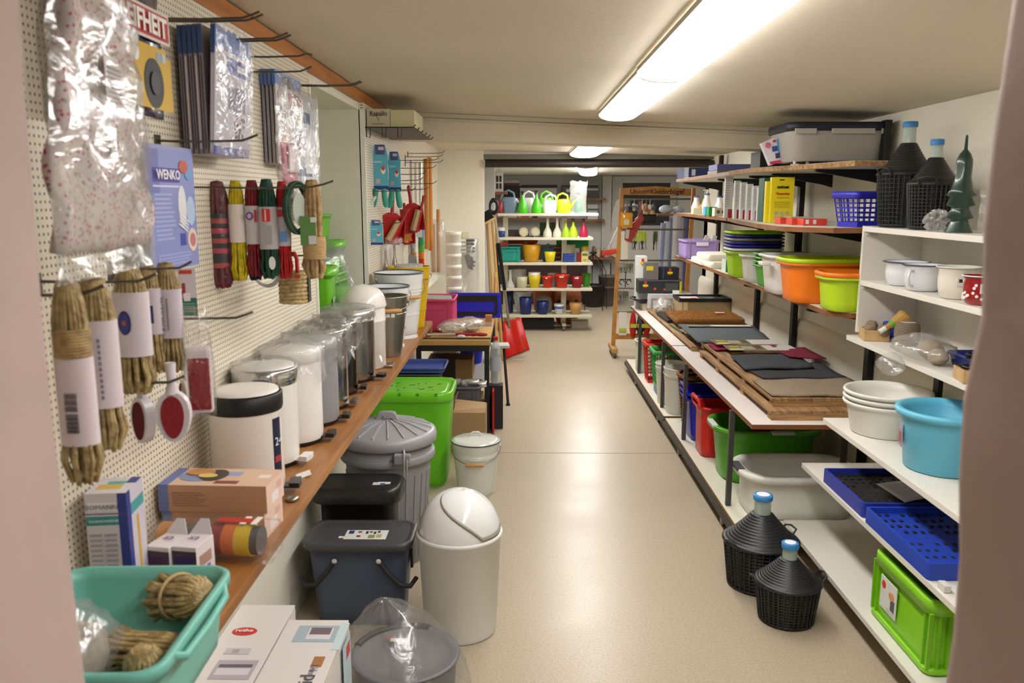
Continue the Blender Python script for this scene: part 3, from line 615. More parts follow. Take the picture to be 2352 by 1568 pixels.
t,s=rope_bundle('second tan sisal hank hanging behind the first at the board edge',rp(700)+Vector((0,.05,-.06)),.16,.022,'#b09468',None,grp,h2='#8c7048',strands=10,rough=.8)
# 8 sisal coil with red clip, white roll
p=at(672,588,Y=2.16)
t=thing('rope_coil','coil of thick cream sisal rope with red carrying loop on the short hook','rope',p,.0)
m=MB()
for k in range(8): m.ring((0,0,-.045-.0105*k),.034+.001*(k%2),.0062,22,7)
build('coiled_rope',m,mat('#c9b486',.8,h2='#a8905f',vs=90,bump=.4,bs=120),t)
m=MB(); m.tube([(-.022,-.03,-.05),(-.022,-.03,-.02),(-.014,-.012,.006),(.008,-.008,.008),(.018,-.026,-.006),(.02,-.032,-.04)],.0055,8); build('red_loop',m,mat('#b8241c',.5),t)
rects(t,FX(.0415,0,0),[(-.012,-.12,.012,-.05,'#3a3d40')]); rects(t,FY(.022,-.039,0),[(-.008,-.055,.006,-.045,'#d0502c')])
p=at(612,588,Y=2.2)
t=thing('tape_roll','grey-white roll in clear packing with a dark stripe, left of the sisal coil','roll',p,.5)
m=MB(); m.M=tr(0,0,-.05)@rot('X',PI/2); m.lathe([(.026,-.012),(.034,-.012),(.034,.012),(.026,.012),(.026,-.012)],28,c0=False,c1=False); m.M=Matrix.Identity(4); build('roll_ring',m,mat('#d6d9e0',.35),t)
m=MB(); m.box(-.034,.034,-.002,.002,-.05,.02); cd_=build('backing_card',m,mat('#c8cbd4',.4),t); rects(t,FY(0,-.002,0),[(-.03,-.018,.0,-.014,'#2f5f5c'),(-.03,-.004,.02,.012,'#e4e4e8'),(.008,-.03,.02,-.008,'#5f6cae')])
t=tag(build('green_card',B(-.003,0,-.045,.045,0,.13),mat('#9ab070',.5),None,loc=(-.70,2.42,1.47)),'green and white printed card packet behind the sisal coil','card'); rects(t,FX(0,0,0),[(-.04,.01,.04,.06,'#dfe3cf'),(-.01,.06,.04,.1,'#e6ece0'),(-.035,.09,.0,.125,'#b8cc6a')])
# 9 golden twine hanks in the foreground
grp='golden twine hanks near the doorway'
TW=dict(h2='#8c7448',strands=22,rough=.35,name='twine_hank',cat='twine',thick=.75,spec=.7)
G1='#bfa873'
def tw(px,py,py2,Y,label,sleeve,sl,wpx=60):
    a=at(px,py,Y=Y); b=at(px,py2,Y=Y); r=wpx/FPX*(Y)*.5/1.0
    return rope_bundle(label,a,a.z-b.z,r,G1,sleeve,grp,sl=sl,**TW)+(r,a.z-b.z)
t,s,r,h=tw(152,646,1095,1.03,'golden twine hank cut by the door frame, barcode on its white sleeve','#ddd1d4',(.375,.82),80)
bc=[(-.006+.0*i,-h*.55-.0028*i,.010,-h*.55-.0028*i+(.0016 if i%3 else .0009),'#5a5458') for i in range(9)]+[(-.006,-h*.66-.0028*i,.010,-h*.66-.0028*i+(.0012 if i%2 else .0018),'#5a5458') for i in range(9)]
rects(s,FY(0,-r*.86,0),bc)
m=MB()
for k in range(9): m.ring((0,0,-h*.24-.004*k),r*.95,.0026,20,5)
build('binding_turns',m,mat('#b49a66',.35,h2='#8a7044',vs=80),t)
t,s,r,h=tw(212,640,1020,1.12,'wide golden twine hank in a long white sleeve, second from the door frame','#d9cdd2',(.24,.76),84); rects(s,FY(.012,-r*.86,0),[(-.002,-h*.7+.008*i,.002,-h*.7+.008*i+.005,'#8a8694') for i in range(11)])
m=MB(); m.ring((0,0,-h*.93),r*.55,r*.38,20,8,'y'); build('looped_end',m,mat('#8d7448',.4,h2='#6a5430',vs=60),t)
t,s,r,h=tw(294,612,892,1.36,'golden twine hank with a dark blue oval on its white sleeve','#d6cdd4',(.20,.72),74); ellipse(s,FY(0,-r*.87,0),-.002,-h*.44,.0105,.020,'#2c3068'); ellipse(s,FY(0,-r*.87-.0012,0),-.002,-h*.44,.0082,.017,'#3c4488'); ellipse(s,FY(0,-r*.87-.0024,0),-.002,-h*.44,.003,.004,'#c05a4a',lift=.0008)
t,s,r,h=tw(340,608,845,1.50,'slim golden twine hank squeezed between two sleeved hanks','#cfc6d0',(.22,.66),44); rects(s,FY(0,-r*.87,0),[(.004,-h*.55,.010,-h*.38,'#34386e')])
t,s,r,h=tw(380,604,845,1.52,'golden twine hank with upright lettering, farthest from the door frame','#cdc4ce',(.24,.70),56); text('PACKSCHNUR',.010,mat('#5f5c66',.5),s,FY(-.004,-r*.88,-h*.47)@rot('Z',-PI/2)); rects(s,FY(0,-r*.87,0),[(.004,-h*.62,.007,-h*.32,'#8a8690')])
# lint brushes
def lint(label,px,py0,py1,wpx,X_,rz,dark=False):
    Y=at(px,py1,X=X_).y; a=at(px,py0,Y=Y); b=at(px,py1,Y=Y); h=a.z-b.z; wd=wpx/FPX*Y
    t=thing('lint_brush',label,'brush',(a.x,Y,b.z),rz,'lint brushes on the low hook'); hh=h*.72; n=28
    o=[(wd*.5*math.sin(2*PI*i/n)*(1-.12*math.cos(2*PI*i/n)),hh/2-hh/2*math.cos(2*PI*i/n)) for i in range(n)]
    m=MB(); m.prism(o,-.009,.009,'y'); m.tube([(0,0,hh*.95),(0,0,hh*1.15),(0,0,h*1.12)],[wd*.22,wd*.13,wd*.16],10); build('body',m,mat('#d9d2d8',.3),t,bev=.003)
    i_=[(x*.66,hh/2+(z-hh/2)*.84) for x,z in o]
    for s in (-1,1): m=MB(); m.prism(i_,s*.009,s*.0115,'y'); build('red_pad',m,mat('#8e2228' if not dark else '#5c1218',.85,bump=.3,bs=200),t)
    return t
lint('white lint brush with dark red pad, half behind another, below the twine',322,872,1015,60,-.67,-.5,True)
lint('white lint brush with oval red pad facing out, below the twine hanks',392,852,1012,78,-.61,.15)
lint('white lint brush with red pad hanging against the board behind the others',425,835,960,40,-.69,-.7,True)
p=at(462,945,Y=1.50)
t=thing('packaged_brush','rectangular red brush in a shiny clear bag hanging over the first white bin','brush',(p.x,1.5,p.z),.25)
m=MB(); m.box(-.020,.024,-.010,.010,-.002,.125); build('white_back',m,mat('#ddd6d8',.35),t,bev=.006)
m=MB(); m.box(-.017,.021,-.0135,-.009,.006,.105); build('red_pad',m,mat('#8e1f26',.8),t,bev=.003)
foldbag('clear_film',t,.062,.21,.045,film(base=.14,bs=26,white=.0),M=tr(0,0,.20),seed=40,jag=.012,pinch=.3)
# small red/green card
p=at(428,725,Y=1.62)
t=tag(build('glove_card',B(-.022,.022,-.003,.003,0,.095),mat('#cfc9cc',.4),None,loc=(p.x,1.62,p.z),rot=(0,0,.3)),'small white card with red print and a dark green foot, beside the twine hanks','card')
rects(t,FY(0,-.003,0),[(-.022,0,.022,.036,'#2f6a58'),(-.008,.084,.016,.092,'#c8452f'),(-.004,.044,.002,.066,'#a8322c'),(-.02,.036,-.004,.052,'#5c3640'),(-.002,.030,.010,.046,'#e9e4e4')]+lines(-.016,.008,.018,.028,4,'#7aa090'))
foldbag('clear_film',t,.05,.11,.02,film(base=.14,bs=26,white=.03),M=tr(0,0,0),seed=44,jag=.01)
# ================================================================= ON THE LEDGE
LZ=.911
# turquoise crate with twine, at the doorway
t=thing('storage_crate','open turquoise plastic crate on the ledge, closest thing to the doorway','crate',(-.575,1.055,LZ),.03)
TQ=mat('#72baab',.35,spec=.6)
m=tubmesh(.262,.31,.118,tp=.84,r=.03,lip=.010,lipz=.018,n=6); build('body',m,TQ,t)
for s in (-1,1):
    m=MB(); m.tube([(s*.126,-.10,.112),(s*.136,-.08,.10),(s*.138,0,.098),(s*.136,.08,.10),(s*.126,.10,.112)],.006,8); build('grip',m,TQ,t)
def bun(label,loc,r,L,ang,rx,sleeve=None):
    t,s=rope_bundle(label,loc,L,r,'#c4ac74',sleeve,'twine hanks in the turquoise crate',h2='#94794a',strands=22,rough=.35,name='twine_hank',cat='twine',thick=.9,spec=.7,sl=(.3,.75)); t.rotation_euler=(rx,0,ang); return t,s
t,s=bun('large golden twine hank lying on its side in the turquoise crate',(-.475,1.14,LZ+.10),.033,.105,1.0,1.30)
m=MB(); m.ring((0,0,-.06),.034,.003,22,5); build('binding_cord',m,mat('#b8a070',.5),t)
t,s=bun('small golden twine hank standing cut end up in the turquoise crate',(-.495,.985,LZ+.105),.025,.095,.3,.12)
t,s=bun('golden twine hank beneath the large one in the turquoise crate',(-.475,1.07,LZ+.05),.028,.12,1.4,1.52)
t=thing('bagged_twine','crumpled clear bag of grey twine in the turquoise crate','bag',(-.625,1.03,LZ+.008)); m=MB(); m.ball((0,0,.052),.05,16,10,1.0,1.5,.95); build('twine_balls',m,mat('#a89c8c',.8,bump=.6,bs=40,h2='#7d7263',vs=30),t)
R4=random.Random(2); m=MB(); rings=[]
for i in range(9):
    k=i/8; q=.062*math.sin(PI*(.12+.80*k)); rings.append([((q+R4.uniform(-.008,.008))*math.cos(2*PI*j/20),1.45*(q+R4.uniform(-.008,.008))*math.sin(2*PI*j/20),.13*k+R4.uniform(-.004,.004)) for j in range(20)])
m.loft(rings,True,True); build('clear_film',m,film(base=.22,bs=14,white=.12),t)
# standing appliance box
t=thing('appliance_box','tall white, navy and teal carton standing on the ledge behind the turquoise crate','box',(-.695,1.33,LZ),.12)
bx=build('carton',CB(0,0,0,.066,.08,.205),mat('#d9d3d6',.45),t,bev=.001)
rects(t,FY(-.033,-.04,0),[(0,0,.066,.205,'#cfc8cc'),(.052,0,.066,.205,'#35408a'),(0,.150,.052,.166,'#3a8f8a'),(0,.169,.066,.171,'#5a4a78'),(.004,.175,.050,.19,'#e4e0e4')]+lines(.004,.05,.024,.14,10,'#a29ca6',.45,.1)+lines(.028,.05,.048,.14,10,'#a29ca6',.45,.1)+lines(.004,.01,.024,.045,4,'#a29ca6',.45,.1)+lines(.028,.01,.048,.045,4,'#a29ca6',.45,.1))
text('BOMANN',.0115,mat('#8a8698',.5),t,FY(-.006,-.0408,.1822),sx=1.05); text('FOLIENSCHNEIDER',.0055,mat('#d8e8e6',.5),t,FY(-.004,-.0408,.158))
rects(t,FX(.033,-.04,0),[(0,0,.018,.205,'#35408a'),(.018,0,.08,.205,'#c9c4d2'),(.04,.05,.052,.15,'#c9a23a'),(.018,.16,.08,.18,'#4a9aa0'),(.02,.01,.07,.03,'#e0dce4')])
rects(t,FZ(-.033,-.04,.2051),[(0,0,.066,.08,'#d8d4d8'),(.01,.02,.05,.045,'#d9b65a'),(.02,.045,.05,.06,'#5ab0b4'),(.05,.05,.066,.08,'#35408a')])
# two long peach cartons
for k,(lab,z0) in enumerate((('lower of the two long peach cartons lying across the ledge',LZ),('upper long peach carton with food pictures on its lid, under the first bin',LZ+.057))):
    t=thing('long_carton',lab,'box',(-.625,1.635,z0),-.06+.02*k,'long peach cartons'); w_=.225 if k else .215
    build('carton',CB(0,0,0,w_,.105,.056),mat('#d0ac8e',.5),t,bev=.001)
    rects(t,FY(-w_/2,-.0525,0),[(0,0,w_,.056,'#b98f6e'),(0,0,.022,.056,'#6a78ac')]+([] if not k else lines(.03,.012,.105,.044,7,'#8f6a58',.45,.3)))
    rects(t,FX(w_/2,-.0525,0),[(0,0,.105,.056,'#dfc0b0'),(.03,.008,.07,.03,'#e8dcd8'),(.06,.03,.09,.045,'#d0a898')])
    if k:
        rects(t,FZ(-w_/2,-.0525,.0562),[(0,0,w_,.105,'#d6b79c'),(0,0,.022,.105,'#6a78ac'),(.11,.012,.16,.03,'#8c4840'),(.115,.06,.15,.085,'#9aa0c8'),(.19,.05,.215,.07,'#e6d8cf')])
        ellipse(t,FZ(-w_/2,-.0525,.0564),.065,.055,.042,.032,'#8a93b8'); ellipse(t,FZ(-w_/2,-.0525,.0576),.095,.06,.028,.034,'#4c4440'); ellipse(t,FZ(-w_/2,-.0525,.0588),.06,.075,.03,.02,'#c08850'); ellipse(t,FZ(-w_/2,-.0525,.0600),.085,.05,.02,.012,'#d9c070')
# small purple and white blade boxes with raised hang tabs
for k,(px,lab) in enumerate(((392,'small white and dark purple carton with raised tab, left of its twin'),(450,'small white and dark purple carton with raised tab, right of its twin'))):
    p=at(px,1335,Y=1.40+.0*k)
    t=thing('small_carton',lab+' on the ledge','box',(p.x,1.40,LZ),-.2+.05*k,'small purple cartons with tabs')
    build('carton',CB(0,0,0,.046,.062,.076),mat('#ddd6d8',.45),t,bev=.001)
    rects(t,FY(-.023,-.031,0),[(0,0,.046,.068,'#4a4048'),(.004,.03,.042,.058,'#3c2f66' if k else '#4a2a4e'),(.008,.004,.036,.026,'#6a4a40'),(.014,.008,.028,.022,'#b08f78')])
    rects(t,FX(.023,-.031,0),[(.008,.006,.045,.03,'#6a58b0'),(.01,.034,.05,.055,'#a8867a')]); text('X3',.016,mat('#7a4a8a',.5),t,FZ(0,.004,.0765)); 
    m=MB(); m.M=tr(-.010,.031,.076)@rot('X',-.25); m.prism([(-.013,0),(.030,0),(.022,.028),(.006,.028)],-.0008,.0008,'y'); build('hang_tab',m,mat('#dcd6d8',.45),t)
# clear pack with a coloured cylinder lying behind the small boxes
p=at(525,1250,Y=1.52)
t=thing('packaged_cylinder','clear pack with an orange, yellow and grey cylinder lying behind the small cartons','packaged lamp',(-.60,1.50,LZ),-.08)
m=MB(); mm=[mat('#5a585a',.4),mat('#c88a4a',.5),mat('#8a2a28',.4),mat('#e0c020',.4),mat('#6a6a70',.3,.6),mat('#d8702c',.4)]
m.M=tr(0,0,.036)@rot('Y',PI/2)
for a,b,c,r in ((-.10,-.06,1,.030),(-.06,.0,0,.026),(.0,.03,2,.030),(.03,.055,5,.031),(.055,.085,3,.031),(.085,.10,4,.028)):
    m.c=c; m.lathe([(r,a),(r,b)],22)
build('cylinder',m,mm,t)
m=MB(); m.box(-.11,.13,-.037,.037,0,.07); build('clear_film',m,film(base=.10,bs=14,white=.03,bump=.5),t,bev=.008)
rects(t,tr(.06,.0,.071),[(0,-.008,.012,.03,'#e3dcd8'),(.022,-.008,.034,.03,'#e3dcd8'),(-.05,.0,.02,.02,'#b83a34')])
# pedal bins
PB=WPL; WB=mat('#e6e4df',.22,spec=.6,coat=.3); GB=mat('#8f8f93',.35); CB_=mat('#b8b6b2',.16,1); DK=mat('#6c6660',.2,1)
b=pedal_bin((-.642,1.85,LZ),.083,.25,'white pedal bin with black rim, first of the row on the ledge',mat('#dcd4cc',.25,spec=.6,coat=.3),mat('#e2ddd6',.35),band=BLK,rz=.15)
m=MB(); m.M=tr(0,0,0); pts=[]
m.loft([[(.0835*math.cos(a),.0835*math.sin(a),z) for a in [-.62+.34*i/6 for i in range(7)]] for z in (.06,.19)],False,False,True,False); build('printed_label',m,mat('#1f2440',.4),b)
m=MB(); m.loft([[(.0840*math.cos(a),.0840*math.sin(a),z) for a in [-.58+.26*i/6 for i in range(7)]] for z in (.085,.10)],False,False,True,False); build('label_stripe',m,mat('#b03a3a',.4),b)
text('24',.028,mat('#d8dce8',.4),b,rot('Z',-.45)@FX(.0846,0,.135))
b=pedal_bin((-.664,2.075,LZ),.080,.262,'white pedal bin with chrome rim and white pedal under thin film, second in the row',WB,mat('#e3e1dc',.4),band=CHROME,pedal='#dddddd',rz=-.1); wrap('clear_film',b,.081,.235,.268,seed=2)
b=pedal_bin((-.648,2.275,LZ),.080,.270,'plain white pedal bin bagged at the top, third in the row',mat('#e9e7e3',.25,spec=.6),mat('#e6e4e0',.4),rz=.05,pedal='#1c1c1e'); wrap('clear_film',b,.082,.20,.278,seed=3,jag=.02,base=.16,white=.12)
b=pedal_bin((-.646,2.475,LZ),.080,.265,'grey pedal bin with bagged lid, fourth in the row',GB,mat('#a9aaaa',.35),rz=.1,pedal='#1c1c1e'); wrap('clear_film',b,.083,.19,.272,seed=4,jag=.024,base=.2,white=.08)
b=pedal_bin((-.650,2.665,LZ),.075,.268,'polished steel pedal bin with crumpled bag on top, fifth in the row',CB_,CB_,rz=.0,pedal='#b8b8b8'); wrap('clear_film',b,.083,.17,.276,seed=5,jag=.03,base=.2,white=.07)
b=pedal_bin((-.655,2.865,LZ),.072,.262,'slim dark chrome pedal bin in film, sixth in the row',DK,CB_,rz=.12,pedal='#1c1c1e'); wrap('clear_film',b,.081,.18,.27,seed=6,jag=.03,base=.2,white=.06)
b=pedal_bin((-.66,3.09,LZ),.100,.275,'wide brushed steel pedal bin with flat bagged lid, last of the pedal bins',mat('#a8a6a2',.22,1),mat('#c4c4c2',.25,.8),rz=-.1,pedal='#1c1c1e',flat=.003,domed=.006); wrap('clear_film',b,.102,.235,.281,seed=7,jag=.006,base=.14,white=.10)
m=MB(); m.lathe([(.101,.232),(.1035,.234),(.1035,.262),(.100,.266)],40,c0=False,c1=False); build('polished_rim',m,CHROME,b)
# paper tag on the ledge, round knobs
tag(build('price_tag',B(-.018,.018,-.014,.014,0,.0015),PAPER,None,loc=(-.545,1.97,LZ+.002),rot=(.12,-.25,.4)),'small white paper tag lying on the ledge by the second bin','tag')
m=MB(); m.lathe([(.014,0),(.016,.002),(.014,.008),(.004,.010)],18); tag(build('metal_disc',m,STEEL,None,loc=(-.527,1.80,LZ)),'small round metal disc on the ledge edge behind the peach cartons','disc')
# tall white dome-top bin
t=thing('dome_bin','tall slim white bin with a round domed lid, behind the steel pedal bins','bin',(-.645,3.33,LZ),0)
m=MB(); m.lathe([(.083,0),(.088,.004),(.089,.19),(.091,.192),(.091,.20),(.089,.202),(.089,.258)],40); build('body',m,WB,t)
m=MB(); m.lathe([(.094,.252),(.096,.258),(.094,.268),(.088,.293),(.07,.320),(.045,.336),(.002,.343)],40); build('domed_lid',m,mat('#ece8e0',.2,spec=.6,coat=.4),t)
m=MB(); m.box(.083,.12,-.03,.03,0,.012); build('pedal',m,CHROME,t,bev=.003)
# buckets
ZN=mat('#a3a39f',.3,1,bump=.12,bs=8); EN=mat('#e4e6e4',.15,spec=.7,coat=.5); DR=mat('#2e3e54',.3)
g='buckets at the end of the ledge'
b=bucket('bucket','galvanised zinc bucket with wooden grip, standing before the enamel buckets','bucket',(-.590,3.58,LZ),.094,.062,.265,ZN,rings=(.2,.19),group=g,rz=.35,ridge=.25)
rects(b,rot('Z',-.35)@FY(.02,-.089,.19)@rot('X',-.1),[(-.012,-.008,.008,.008,'#ecebe8'),(.014,-.008,.030,.008,'#ecebe8')],name='price_sticker')
b=bucket('bucket','small white enamel bucket with dark rim between the zinc and the big one','bucket',(-.625,3.80,LZ),.108,.075,.285,EN,rimm=DR,foot=True,group=g,rz=.5,rings=(.21,.10),ridge=.35)
b=bucket('bucket','large white enamel bucket with dark rim, wooden grip hanging down','bucket',(-.605,4.07,LZ),.124,.084,.325,EN,rimm=DR,foot=True,group=g,rz=.6,rings=(.25,.235,.22,.12),ridge=.6)
b=bucket('bucket','deep yellow bucket, last on the ledge beside the pink crate','bucket',(-.600,4.40,LZ),.115,.078,.325,mat('#d8b010',.35),group=g,rz=.9,rings=(.25,.10),wood=False,ridge=.2)
m=MB(); m.prism([(.09*math.cos(2*PI*i/24),.06*math.sin(2*PI*i/24)) for i in range(24)],.318,.338); build('bagged_cloth',m,mat('#b8b8b0',.6,bump=.6,bs=30),b)
# green boxes in the niche
GR=mat('#6cc024',.3,spec=.6); GR2=mat('#5fb01e',.35)
def fliptop(label,loc,w,d,h,body,lid,rz=0,sticker=False,group='storage boxes in the niche'):
    t=thing('storage_box',label,'storage box',loc,rz,group); build('body',tubmesh(w,d,h,tp=.86,r=.02,lip=.008,lipz=.03),body,t)
    m=MB(); m.loft([rr(w+.012,d+.012,.03,h-.02),rr(w+.012,d+.012,.03,h+.002),rr(w-.01,d-.01,.03,h+.010),rr(w-.03,d-.03,.03,h+.010),rr(w-.04,d-.04,.025,h+.006)]); build('lid',m,lid,t)
    if sticker:
        rects(t,FX(w*.47,-.03,h*.28)@rot('X',-.06),[(-.025,-.018,.03,.02,'#d4dcd4'),(.01,-.012,.022,.012,'#3a4050')],name='printed_label',lift=.004)
    return t
fliptop('small bright green flip-lid box in the niche, white label at its corner',(-.858,3.34,LZ+.215),.20,.19,.19,GR,GR,.1,True)
m=MB(); m.M=tr(0,0,0); 
t=thing('storage_crate','open green scoop-front crate on the ledge, under the small flip-lid box','crate',(-.875,3.34,LZ+.001),.0,'storage boxes in the niche')
build('body',tubmesh(.26,.20,.21,tp=.8,r=.02,lip=.008),GR,t); m=MB(); m.prism([(-.12,.09),(.12,.02),(.125,.05),(-.11,.16)],-.106,-.099,'y'); build('scoop_side',m,GR2,t)
t=thing('storage_crate','bright green open crate at the top of the stack against the niche wall','crate',(-1.01,3.84,LZ+.50),.0,'storage boxes in the niche'); build('body',tubmesh(.24,.18,.115,tp=.85,r=.015,lip=.007),GR,t)
m=MB(); m.box(.02,.11,-.088,-.08,.115,.16); build('stacking_lug',m,GR,t,bev=.01)
t=fliptop('tall translucent white box with bright green lid, topping the niche stack',(-.985,3.835,LZ+.001),.31,.19,.485,mat('#ccd6d0',.4,alpha=.9),GR,0)
for k in range(4):
    m=MB(); m.loft([rr(.292-.005*k,.175-.005*k,.02,.41-.04*k),rr(.302-.005*k,.183-.005*k,.02,.415-.04*k),rr(.292-.005*k,.175-.005*k,.02,.42-.04*k)],False,False); build('stacked_edge',m,mat('#d4dad6',.4),t)
t=thing('bagged_tubs','stack of green tubs tilted in a large clear bag, leaning in the niche','tubs',(-.80,3.60,LZ+.12),-.05,'storage boxes in the niche',ry=-.35)
for k in range(4):
    m=tubmesh(.20,.22,.20,tp=.75,r=.03,lip=.012); b=build('nested_tub',m,mat(['#58a81c','#62b81f','#58a81c','#6cc428'][k],.35),t,loc=(0,0,.03*k))
R4=random.Random(8); m=MB(); rings=[]
for i in range(10):
    k=i/9; w_=(.105+.02*math.sin(PI*k))*(1 if k<.8 else 1-(k-.8)*2.2); rings.append([((w_+R4.uniform(-.008,.008))*math.cos(2*PI*j/24),1.2*(w_+R4.uniform(-.008,.008))*math.sin(2*PI*j/24),.01+.42*k) for j in range(24)])
m.loft(rings,True,False); build('clear_film',m,film(base=.12,bs=12,white=.06),t)
tag(build('brown_box',B(-.10,.12,-.11,.12,0,.115),CARD,None,loc=(-.82,3.585,LZ)),'brown carton in the niche under the bagged green tubs','box')
# ================================================================= ON THE FLOOR, LEFT
# swing-top bin
c=at(1060,1448,Z=0); c.y+=.02
t=thing('swing_bin','white swing-lid bin standing alone on the floor in front of the grey bins','bin',(c.x-.005,c.y+.005,0),0)
SW=mat('#e6e6e1',.35,spec=.5); SWL=mat('#eceeee',.14,spec=.7,coat=.5)
m=MB(); m.lathe([(.130,0),(.134,.003),(.136,.012),(.153,.375),(.158,.378),(.160,.385),(.158,.392),(.152,.393)],56,c1=False); build('body',m,SW,t)
m=MB(); n=48; rings=[]
for i in range(15):
    a=PI/2*i/14; rings.append([(.150*math.cos(a)*math.cos(2*PI*j/n),.150*math.cos(a)*math.sin(2*PI*j/n),.388+.160*math.sin(a)) for j in range(n)])
rings[-1]=[(.002*math.cos(2*PI*j/n),.002*math.sin(2*PI*j/n),.548) for j in range(n)]
m.loft(rings,False,True); dome=build('lid_dome',m,SWL,t)
# raised swing flap: a shell slightly proud of the dome inside an S-shaped outline facing the aisle
m=MB(); nu,nv=30,22
def flap(u,v):
    td=-160+160*u; th=math.radians(td); lo=math.radians(6+(62*((-55-td)/105)**.75 if td<-55 else 0)+max(0,td+20)*.25)
    hi=math.radians(84); el=lo+(hi-lo)*v; R_=.1525
    return (R_*math.cos(el)*math.cos(th),R_*math.cos(el)*math.sin(th),.388+.1625*math.sin(el))
m.grid(nu,nv,flap); fl=build('swing_flap',m,SWL,t,solid=.005)
m=MB(); m.tube([tuple(Vector(flap(i/30,0))*1.0+Vector((0,0,-.004))) for i in range(31)],.0045,6); build('flap_gap',m,mat('#8c8a78',.6),t)
# blue-grey caddy with fold-over handles
t=thing('storage_bin','blue-grey lidded bin with two folding strap handles, nearest dark bin on the floor','bin',(-.605,2.965,0),.0)
BG=mat('#4b5568',.5); LID=mat('#4a4a4d',.4)
build('body',tubmesh(.39,.22,.318,tp=.82,r=.04,lip=.006),BG,t)
m=MB(); m.loft([rr(.40,.23,.05,.308),rr(.415,.245,.055,.314),rr(.415,.245,.055,.332),rr(.405,.235,.05,.340),rr(.37,.20,.04,.341),rr(.362,.192,.04,.336)]); ld=build('lid',m,LID,t)
rects(ld,FZ(-.06,-.065,.3365),[(0,0,.16,.085,'#dcdcd6'),(.01,.05,.03,.08,'#2c3a6a'),(.045,.06,.06,.075,'#5a5a5a'),(.075,.05,.085,.075,'#3a3a3a'),(.09,.06,.10,.075,'#50504a'),(.105,.05,.115,.07,'#303030'),(.12,.06,.13,.078,'#444444'),(.045,.02,.06,.035,'#8a3a30'),(.09,.01,.115,.04,'#8a9060'),(.12,.015,.14,.045,'#b0a870'),(-.02,.01,.0,.025,'#e6e6e2')])
for yy,s in ((-.1465,-1),):
    for sx in (-1,1):
        m=MB(); m.M=tr(sx*.082,-.116,.275)
        m.tube([(0,0,0),(sx*.03,-.004,-.045),(sx*.075,-.004,-.095),(sx*.115,-.002,-.10),(sx*.135,.03,-.08)],[.009,.009,.010,.010,.009],6); h=build('strap_handle',m,mat('#2c2c2e',.5),t)
        m=MB(); m.M=tr(sx*.082,-.124,.275)@rot('X',PI/2); m.lathe([(.010,0),(.008,.004),(.001,.006)],16); build('rivet',m,mat('#c9c4b8',.4),h)
m=MB(); m.box(.188,.198,-.04,.04,.21,.31); build('latch',m,mat('#2c2c2e',.5),t,bev=.004)
# black lidded bin behind
t=thing('storage_bin','glossy black lidded bin between the blue-grey bin and the grey rubbish bin','bin',(-.655,3.185,0),.0)
build('body',tubmesh(.335,.185,.41,tp=.86,r=.05,lip=.015),mat('#161616',.4),t)
m=MB(); m.loft([rr(.345,.20,.05,.40),rr(.355,.205,.05,.405),rr(.355,.205,.05,.452),rr(.340,.195,.05,.463),rr(.315,.17,.045,.466),rr(.30,.155,.045,.461)]); ld=build('lid',m,mat('#252423',.35,spec=.6),t); rects(ld,FZ(.06,-.04,.462),[(0,0,.03,.03,'#dcd8d4'),(.02,.01,.07,.035,'#e4e2de'),(.03,-.005,.05,.02,'#4a5a8a')])
# big grey rubbish bin with ribbed conical lid
t=thing('rubbish_bin','large round grey rubbish bin with ribbed lid, cord on its handle','bin',(-.588,3.505,0),0)
GY=mat('#8f9094',.45,spec=.5); GYL=mat('#a0a1a5',.35,spec=.6)
m=MB(); m.lathe([(r_*.88,z_) for r_,z_ in [(.17,0),(.175,.005),(.212,.46),(.212,.47),(.235,.472),(.238,.478),(.238,.498),(.232,.505),(.222,.506),(.222,.57),(.215,.57)]],56,c1=False); build('body',m,GY,t)
m=MB()
for k in range(26):
    m.M=rot('Z',2*PI*k/26)@Matrix.Diagonal((.88,.88,1,1)); m.loft([[(.165,-.010,.03),(.180,-.007,.03),(.180,.007,.03),(.165,.010,.03)],[(.195,-.010,.42),(.2135,-.007,.42),(.2135,.007,.42),(.195,.010,.42)]],True,True,False)
build('side_ribs',m,GY,t)
m=MB(); m.lathe([(r_*.88,z_) for r_,z_ in [(.240,.545),(.245,.548),(.247,.575),(.243,.590),(.225,.597),(.18,.610),(.12,.626),(.06,.636),(.002,.638)]],56); ld=build('lid',m,GYL,t)
m=MB()
for k in range(18):
    m.M=rot('Z',2*PI*k/18)@Matrix.Diagonal((.88,.88,1,1)); m.loft([[(.045,-.003,.637),(.045,.003,.637),(.045,.003,.641),(.045,-.003,.641)],[(.12,-.003,.626),(.12,.003,.626),(.12,.003,.632),(.12,-.003,.632)],[(.222,-.004,.596),(.222,.004,.596),(.222,.004,.604),(.222,-.004,.604)]],True,True,False)
build('lid_ribs',m,mat('#b0b1b4',.35),ld)
m=MB(); m.prism([(-.05,.634),(-.035,.668),(-.02,.672),(.02,.672),(.035,.668),(.05,.634),(.03,.634),(.018,.656),(-.018,.656),(-.03,.634)],-.016,.016,'y'); build('lid_handle',m,GYL,ld,bev=.003)
m=MB(); m.box(.06,.13,-.23,-.198,.50,.545); build('side_grip',m,GY,t,bev=.006)
m=MB(); m.tube([(.10,-.20,.56),(.105,-.232,.55),(.105,-.236,.50),(.10,-.22,.45),(.105,-.215,.43),(.115,-.225,.47),(.118,-.232,.52),(.10,-.20,.56)],.0025,6); build('tie_cord',m,mat('#b8b4a8',.6),t)
